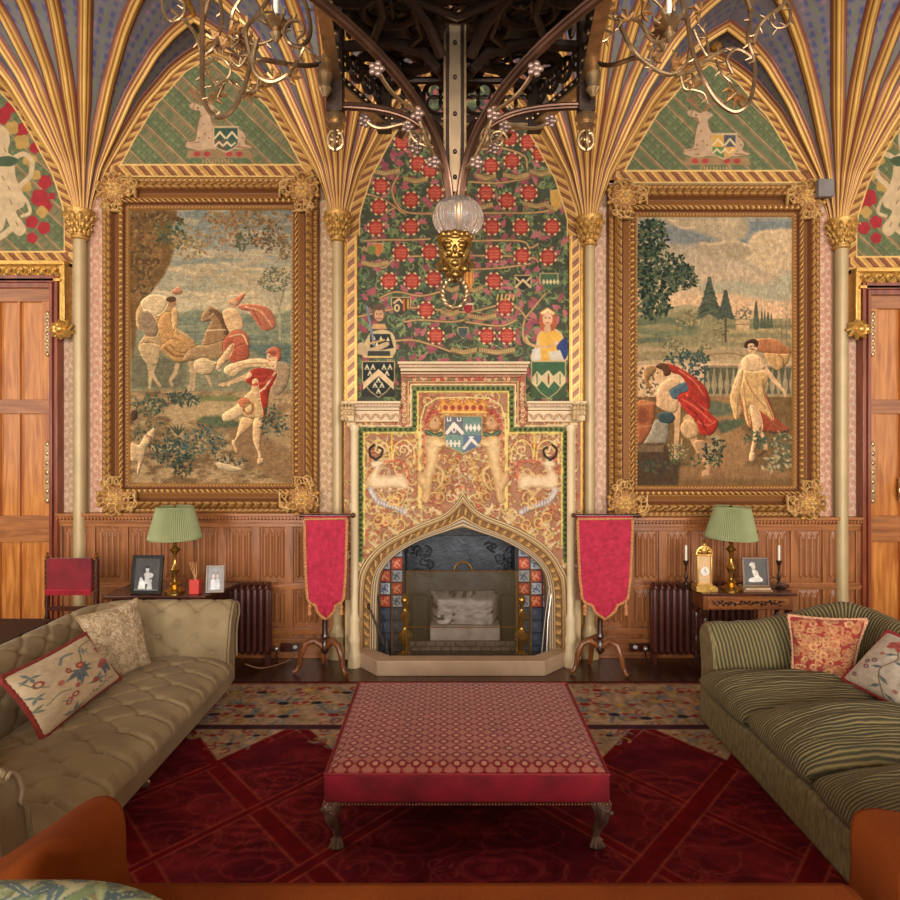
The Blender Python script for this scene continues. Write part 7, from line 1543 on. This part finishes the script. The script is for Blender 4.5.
# curved gothic brackets from post to corona
def bez(p0, p1, p2, p3, n=16):
    p0,p1,p2,p3 = map(Vector,(p0,p1,p2,p3)); return [p0*(1-t)**3+p1*3*t*(1-t)**2+p2*3*t*t*(1-t)+p3*t**3 for t in np.linspace(0,1,n)]
BRK = M('bracket_bronze', (112,82,66), .35, .8, .25, 9)
for k, (ang, R_, zs, ze) in enumerate(((180,.62,zc(170),zc(106)),(0,.66,zc(170),zc(106)),(240,.90,zc(190),zc(68)),(300,.90,zc(190),zc(68)),(122,.60,zc(170),zc(90)),(58,.60,zc(170),zc(90)))):
    a = math.radians(ang); u = Vector((math.cos(a), math.sin(a), 0)); c0 = Vector((xc_,CB.y,0)); w = Vector((-u.y,u.x,0)); Q = lambda r, z: c0+u*r+Vector((0,0,z))
    hh = ze-zs; front = ang in (240,300)
    main = bez(Q(.06,zs), Q(.09,zs+hh*.62), Q(R_*.30,ze), Q(R_,ze+.0)) if not front else bez(Q(.06,3.30), Q(.08,3.62), Q(.40,3.80), Q(1.12,3.76), 18)
    m = MB(); 
    for s in (-1,1): m.tube([p+w*.018*s for p in main], .010, 7)
    m.tube(main, .022, 8); m.build('bracket', BRK, ch)
    m = MB(); i1, i2 = main[6], main[11]
    m.tube(bez(main[3], main[3]+u*.1+Vector((0,0,.02)), main[8]+u*.02-Vector((0,0,.12)), main[9]+Vector((0,0,-.02))), .009, 7)
    m.tube(bez(main[8], main[8]+u*.12-Vector((0,0,.02)), main[12]-Vector((0,0,.14)), main[13]-Vector((0,0,.06))), .009, 7)
    c = main[7]-Vector((0,0,.075))+u*.04
    m.tube([c+u*(.05*math.cos(t)*(1-t/12))+Vector((0,0,.05*math.sin(t)*(1-t/12))) for t in np.linspace(0,7,20)], .007, 6)
    m.build('cusp_scroll', BRASSD, ch)
    if k == 0: PEW = M('pewter_leaf',(150,124,112),.4,.7)
    for q in (main[3]+u*.11-Vector((0,0,.0)), main[9]-Vector((0,0,.05)), main[13]-Vector((0,0,.07))):
        m = MB()
        for e in range(5): m.ell(q+Vector((.022*math.cos(e*1.257),0,.022*math.sin(e*1.257))), (.015,.012,.015), 7, 5)
        m.ell(q, .018, 7, 5); m.build('leaf_boss', PEW, ch)
    # inner web plate
    pts = [main[i] for i in (1,4,7,10,13,15)]; top_ = [Q(.06,ze+.1), Q(R_,ze+.1)]
# buds hanging from brackets on the sides and link rods
for s, px in ((-1,325),(1,593)):
    x = X(px,3.3); z = Z(80,3.3); MB().lathe([(.004,z+.10),(.03,z+.07),(.04,z+.02),(.028,z-.03),(.036,z-.045),(.01,z-.085)], (x,3.3,0), 12).build('brass_bud', BRASSD, ch)
    MB().tube([(x,3.3,z+.09),(x-s*.04,3.33,z+.2),(xc_+.03+s*.62,3.4,z+.22)], .010, 6).build('bud_stem', IRON, ch)
# scrolling candle branches: left and right
CS = M('candle_wax_white',(236,232,222),.4)
def spray(pts, r0, r1, m, thorns=6, seed=0):
    p = smooth_pts(pts, 9); k = len(p); rs = np.linspace(r0, r1, k); m.tube([tuple(q) for q in p], list(rs), 7); rn = random.Random(seed)
    for i in range(thorns):
        j = int(k*(i+.7)/(thorns+.6)); j = min(j, k-2); t_ = Vector(p[j+1])-Vector(p[j]); n_ = Vector((t_.z, rn.uniform(-.3,.3)*t_.length, -t_.x)).normalized()*(1 if i % 2 else -1); c = Vector(p[j]); m.tube([c, c+n_*.03+t_.normalized()*.012], [rs[j]*.8, .003], 5)
def branch(side):
    d = 3.05; PX = lambda x, y, dd=0: tuple(P(x, y, d+dd)); t = ch; S = []
    if side < 0:
        S = [([(198,-40,.1),(202,0,.05),(202,50,0),(203,95,-.05),(214,116,-.1),(230,112,-.1),(244,88,-.05),(250,60,0),(246,30,0),(258,14,.05),(275,-10,.1)],.012,.010),
             ([(172,10,.1),(186,22,.05),(196,36,0),(202,56,0),(206,64,0),(216,57,-.02),(226,62,-.02),(230,72,0),(222,86,0),(217,98,0)],.009,.006),
             ([(160,-10,.1),(164,12,.05),(172,21,0),(182,16,0),(184,4,0),(176,-2,0)],.008,.006),([(300,-10,.2),(308,12,.15),(310,34,.1),(302,46,.05),(290,44,0),(284,32,0),(290,22,0),(300,22,0),(304,32,0),(296,40,0)],.012,.007),
             ([(256,40,0),(252,62,0),(258,76,0),(272,82,0),(288,74,0),(298,60,.05),(304,48,.05),(312,54,.05),(322,58,.1),(330,40,.1)],.012,.008),([(206,52,0),(222,48,.05),(230,58,.05),(240,66,.05),(250,50,.05)],.008,.006),
             ([(218,-10,.1),(222,20,.05),(214,46,0),(206,54,0)],.009,.009),([(216,86,-.05),(226,80,-.05),(236,84,0),(246,92,0),(256,90,0),(258,78,0)],.007,.006),([(244,-6,.05),(232,14,.05),(236,34,.1),(250,44,.1),(268,42,.1),(280,30,.1),(276,14,.1),(262,12,.1)],.010,.006),
             ([(230,30,.1),(240,38,.1),(232,50,.1),(240,56,.1),(252,50,.1)],.007,.005),([(206,68,0),(212,84,-.05),(208,100,-.08)],.006,.004)]
        cups = [(276,22,.05),(244,44,.15)]
    else:
        S = [([(676,-30,.1),(682,0,.05),(688,24,0),(692,50,-.05),(702,76,-.1),(716,100,-.1),(734,112,-.1),(748,104,-.1),(754,84,-.05),(754,62,0),(744,52,0),(734,50,0),(727,60,0),(733,74,0)],.012,.008),
             ([(600,8,.1),(612,14,.05),(620,26,.05),(630,46,0),(642,60,0),(660,72,0),(674,74,0),(686,64,0),(690,48,0)],.012,.009),([(676,76,0),(690,72,0),(704,62,0),(720,52,0),(734,48,.05)],.010,.008),
             ([(752,-10,.1),(750,20,.05),(748,40,0),(753,56,0),(754,66,0)],.010,.010),([(790,-10,.1),(782,6,.05),(768,16,0),(758,28,0),(753,44,0)],.010,.009),([(628,18,.05),(640,22,.05),(648,36,.05),(656,42,.05),(666,38,.05),(668,22,.05),(660,6,.05),(648,-4,.05)],.010,.006),
             ([(716,60,0),(722,74,-.02),(732,84,-.02),(738,96,-.04)],.007,.005),([(680,70,0),(684,88,0),(694,90,0),(704,94,0),(708,104,0)],.007,.005),([(694,30,.05),(700,44,.05),(708,56,.05),(706,36,.1),(698,24,.1)],.008,.005),
             ([(780,-6,.1),(790,8,.08),(788,24,.06),(776,28,.06),(768,18,.06)],.009,.005),([(590,-6,.1),(596,10,.08),(604,28,.08),(612,34,.06),(600,42,.06),(588,30,.1)],.009,.005),([(652,70,0),(650,58,0),(654,48,0)],.006,.003)]
        cups = [(669,22,.05),(662,34,.2)]
    for i, (pts, r0, r1) in enumerate(S):
        m = MB(); spray([PX(x,y,q) for x, y, q in pts], r0, r1, m, 6, i); m.build('scroll_branch', BRASSD if i % 3 else IRONB, ch)
    for i, (x, y, q) in enumerate(cups):
        c = Vector(PX(x,y,q)); m = MB().lathe([(.0,-.10),(.012,-.09),(.03,-.06),(.016,-.03),(.045,-.01),(.055,.0),(.045,.004),(.018,.004),(.02,.03),(.014,.032)], tuple(c), 16)
        for e in range(8): a = e*PI/4; m.tube([c+Vector((.04*math.cos(a),.04*math.sin(a),-.005)), c+Vector((.07*math.cos(a),.07*math.sin(a),.01)), c+Vector((.075*math.cos(a),.075*math.sin(a),.03))], [.01,.009,.004], 5)
        m.build('candle_cup', BRASSD, ch)
        if i == 0: MB().lathe([(.013,.03),(.013,.2),(.004,.205)], tuple(c), 12).build('candle', CS, ch)
    # leafy tips
    m = MB(); rn = random.Random(side)
    L = ((214,40),(222,46),(230,30),(247,26),(260,84),(250,92),(216,94),(290,76),(274,80)) if side < 0 else ((627,20),(652,56),(672,62),(700,12),(738,98),(734,92),(606,10),(642,12),(694,88))
    for x, y in L:
        c = Vector(PX(x,y,.02)); a0 = rn.uniform(0,6.3)
        for e in range(4): a = a0+e*.9; m.tube([c, c+Vector((.035*math.cos(a),-.01,.035*math.sin(a))), c+Vector((.055*math.cos(a+.3),.0,.055*math.sin(a+.3)))], [.007,.011,.003], 5)
    m.build('leaf_sprays', M('brass_leaf',(176,132,84),.4,.7,.2,20) if side < 0 else bpy.data.materials['brass_leaf'], ch)
    # arm carrying the branch from the corona
    p = hp(0 if side < 0 else 3); m = MB(); e = Vector(PX(203,20,.05)) if side < 0 else Vector(PX(750,10,.05)); m.tube(bez((p.x,p.y,zt0-.1),(p.x+side*.25,p.y-.05,zt0+.1),(e.x-side*.1,e.y,e.z+.45),tuple(e)), .014, 8); m.build('carrying_arm', IRONB, ch)
    e = Vector(PX(256,60,0)) if side < 0 else Vector(PX(640,58,0)); m = MB().tube(bez((p.x,p.y,zb0+.12),(p.x+side*.12,p.y,zb0+.0),(e.x-side*.05,e.y,e.z+.02),tuple(e)), .012, 8); m.build('lower_arm', IRONB, ch)
IRONB = M('brown_bronze', (156,126,96), .36, .8, .3, 15, .1, 60)
branch(-1); branch(1)
# ---------------------------------------------------------------- light, camera
def area(name, loc, rot, sx, sy, power, col):
    l = bpy.data.lights.new(name, 'AREA'); l.shape = 'RECTANGLE'; l.size = sx; l.size_y = sy; l.energy = power; l.color = col
    o = bpy.data.objects.new(name, l); COL.objects.link(o); o.location = loc; o.rotation_euler = rot; return o
for i, w in enumerate(wx):
    area('window_daylight', (w, RY0+.02, 3.1), (math.radians(90),0,0), 2*ww, wz1-wz0, [800,540,860][i], (1.0,.965,.91))
w = bpy.data.worlds.new('World'); SC.world = w; w.use_nodes = True
w.node_tree.nodes['Background'].inputs['Color'].default_value = (1,.97,.93,1); w.node_tree.nodes['Background'].inputs['Strength'].default_value = .6
for sx, pw in ((-1,120),(1,90)):
    for yy in (-3.0, 3.2): area('window_daylight', (sx*(RX-.03), yy, 3.3), (math.radians(90),0,math.radians(-90*sx*-1)), 1.5, 3.6, pw/2, (1.0,.965,.91))
cam = bpy.data.cameras.new('Camera'); cam.sensor_width = 36; cam.lens = F/900*36; cam.shift_y = -10/900
cam.clip_start = .05; co = bpy.data.objects.new('Camera', cam); COL.objects.link(co); co.location = (0,0,H); co.rotation_euler = (math.radians(90),0,0)
SC.camera = co
vs = SC.view_settings; vs.view_transform = 'Standard'; vs.look = 'None'; vs.gamma = 1; vs.exposure = -0.06; vs.use_curve_mapping = False
for o in list(bpy.data.objects):
    if '_w' in o: del o['_w']
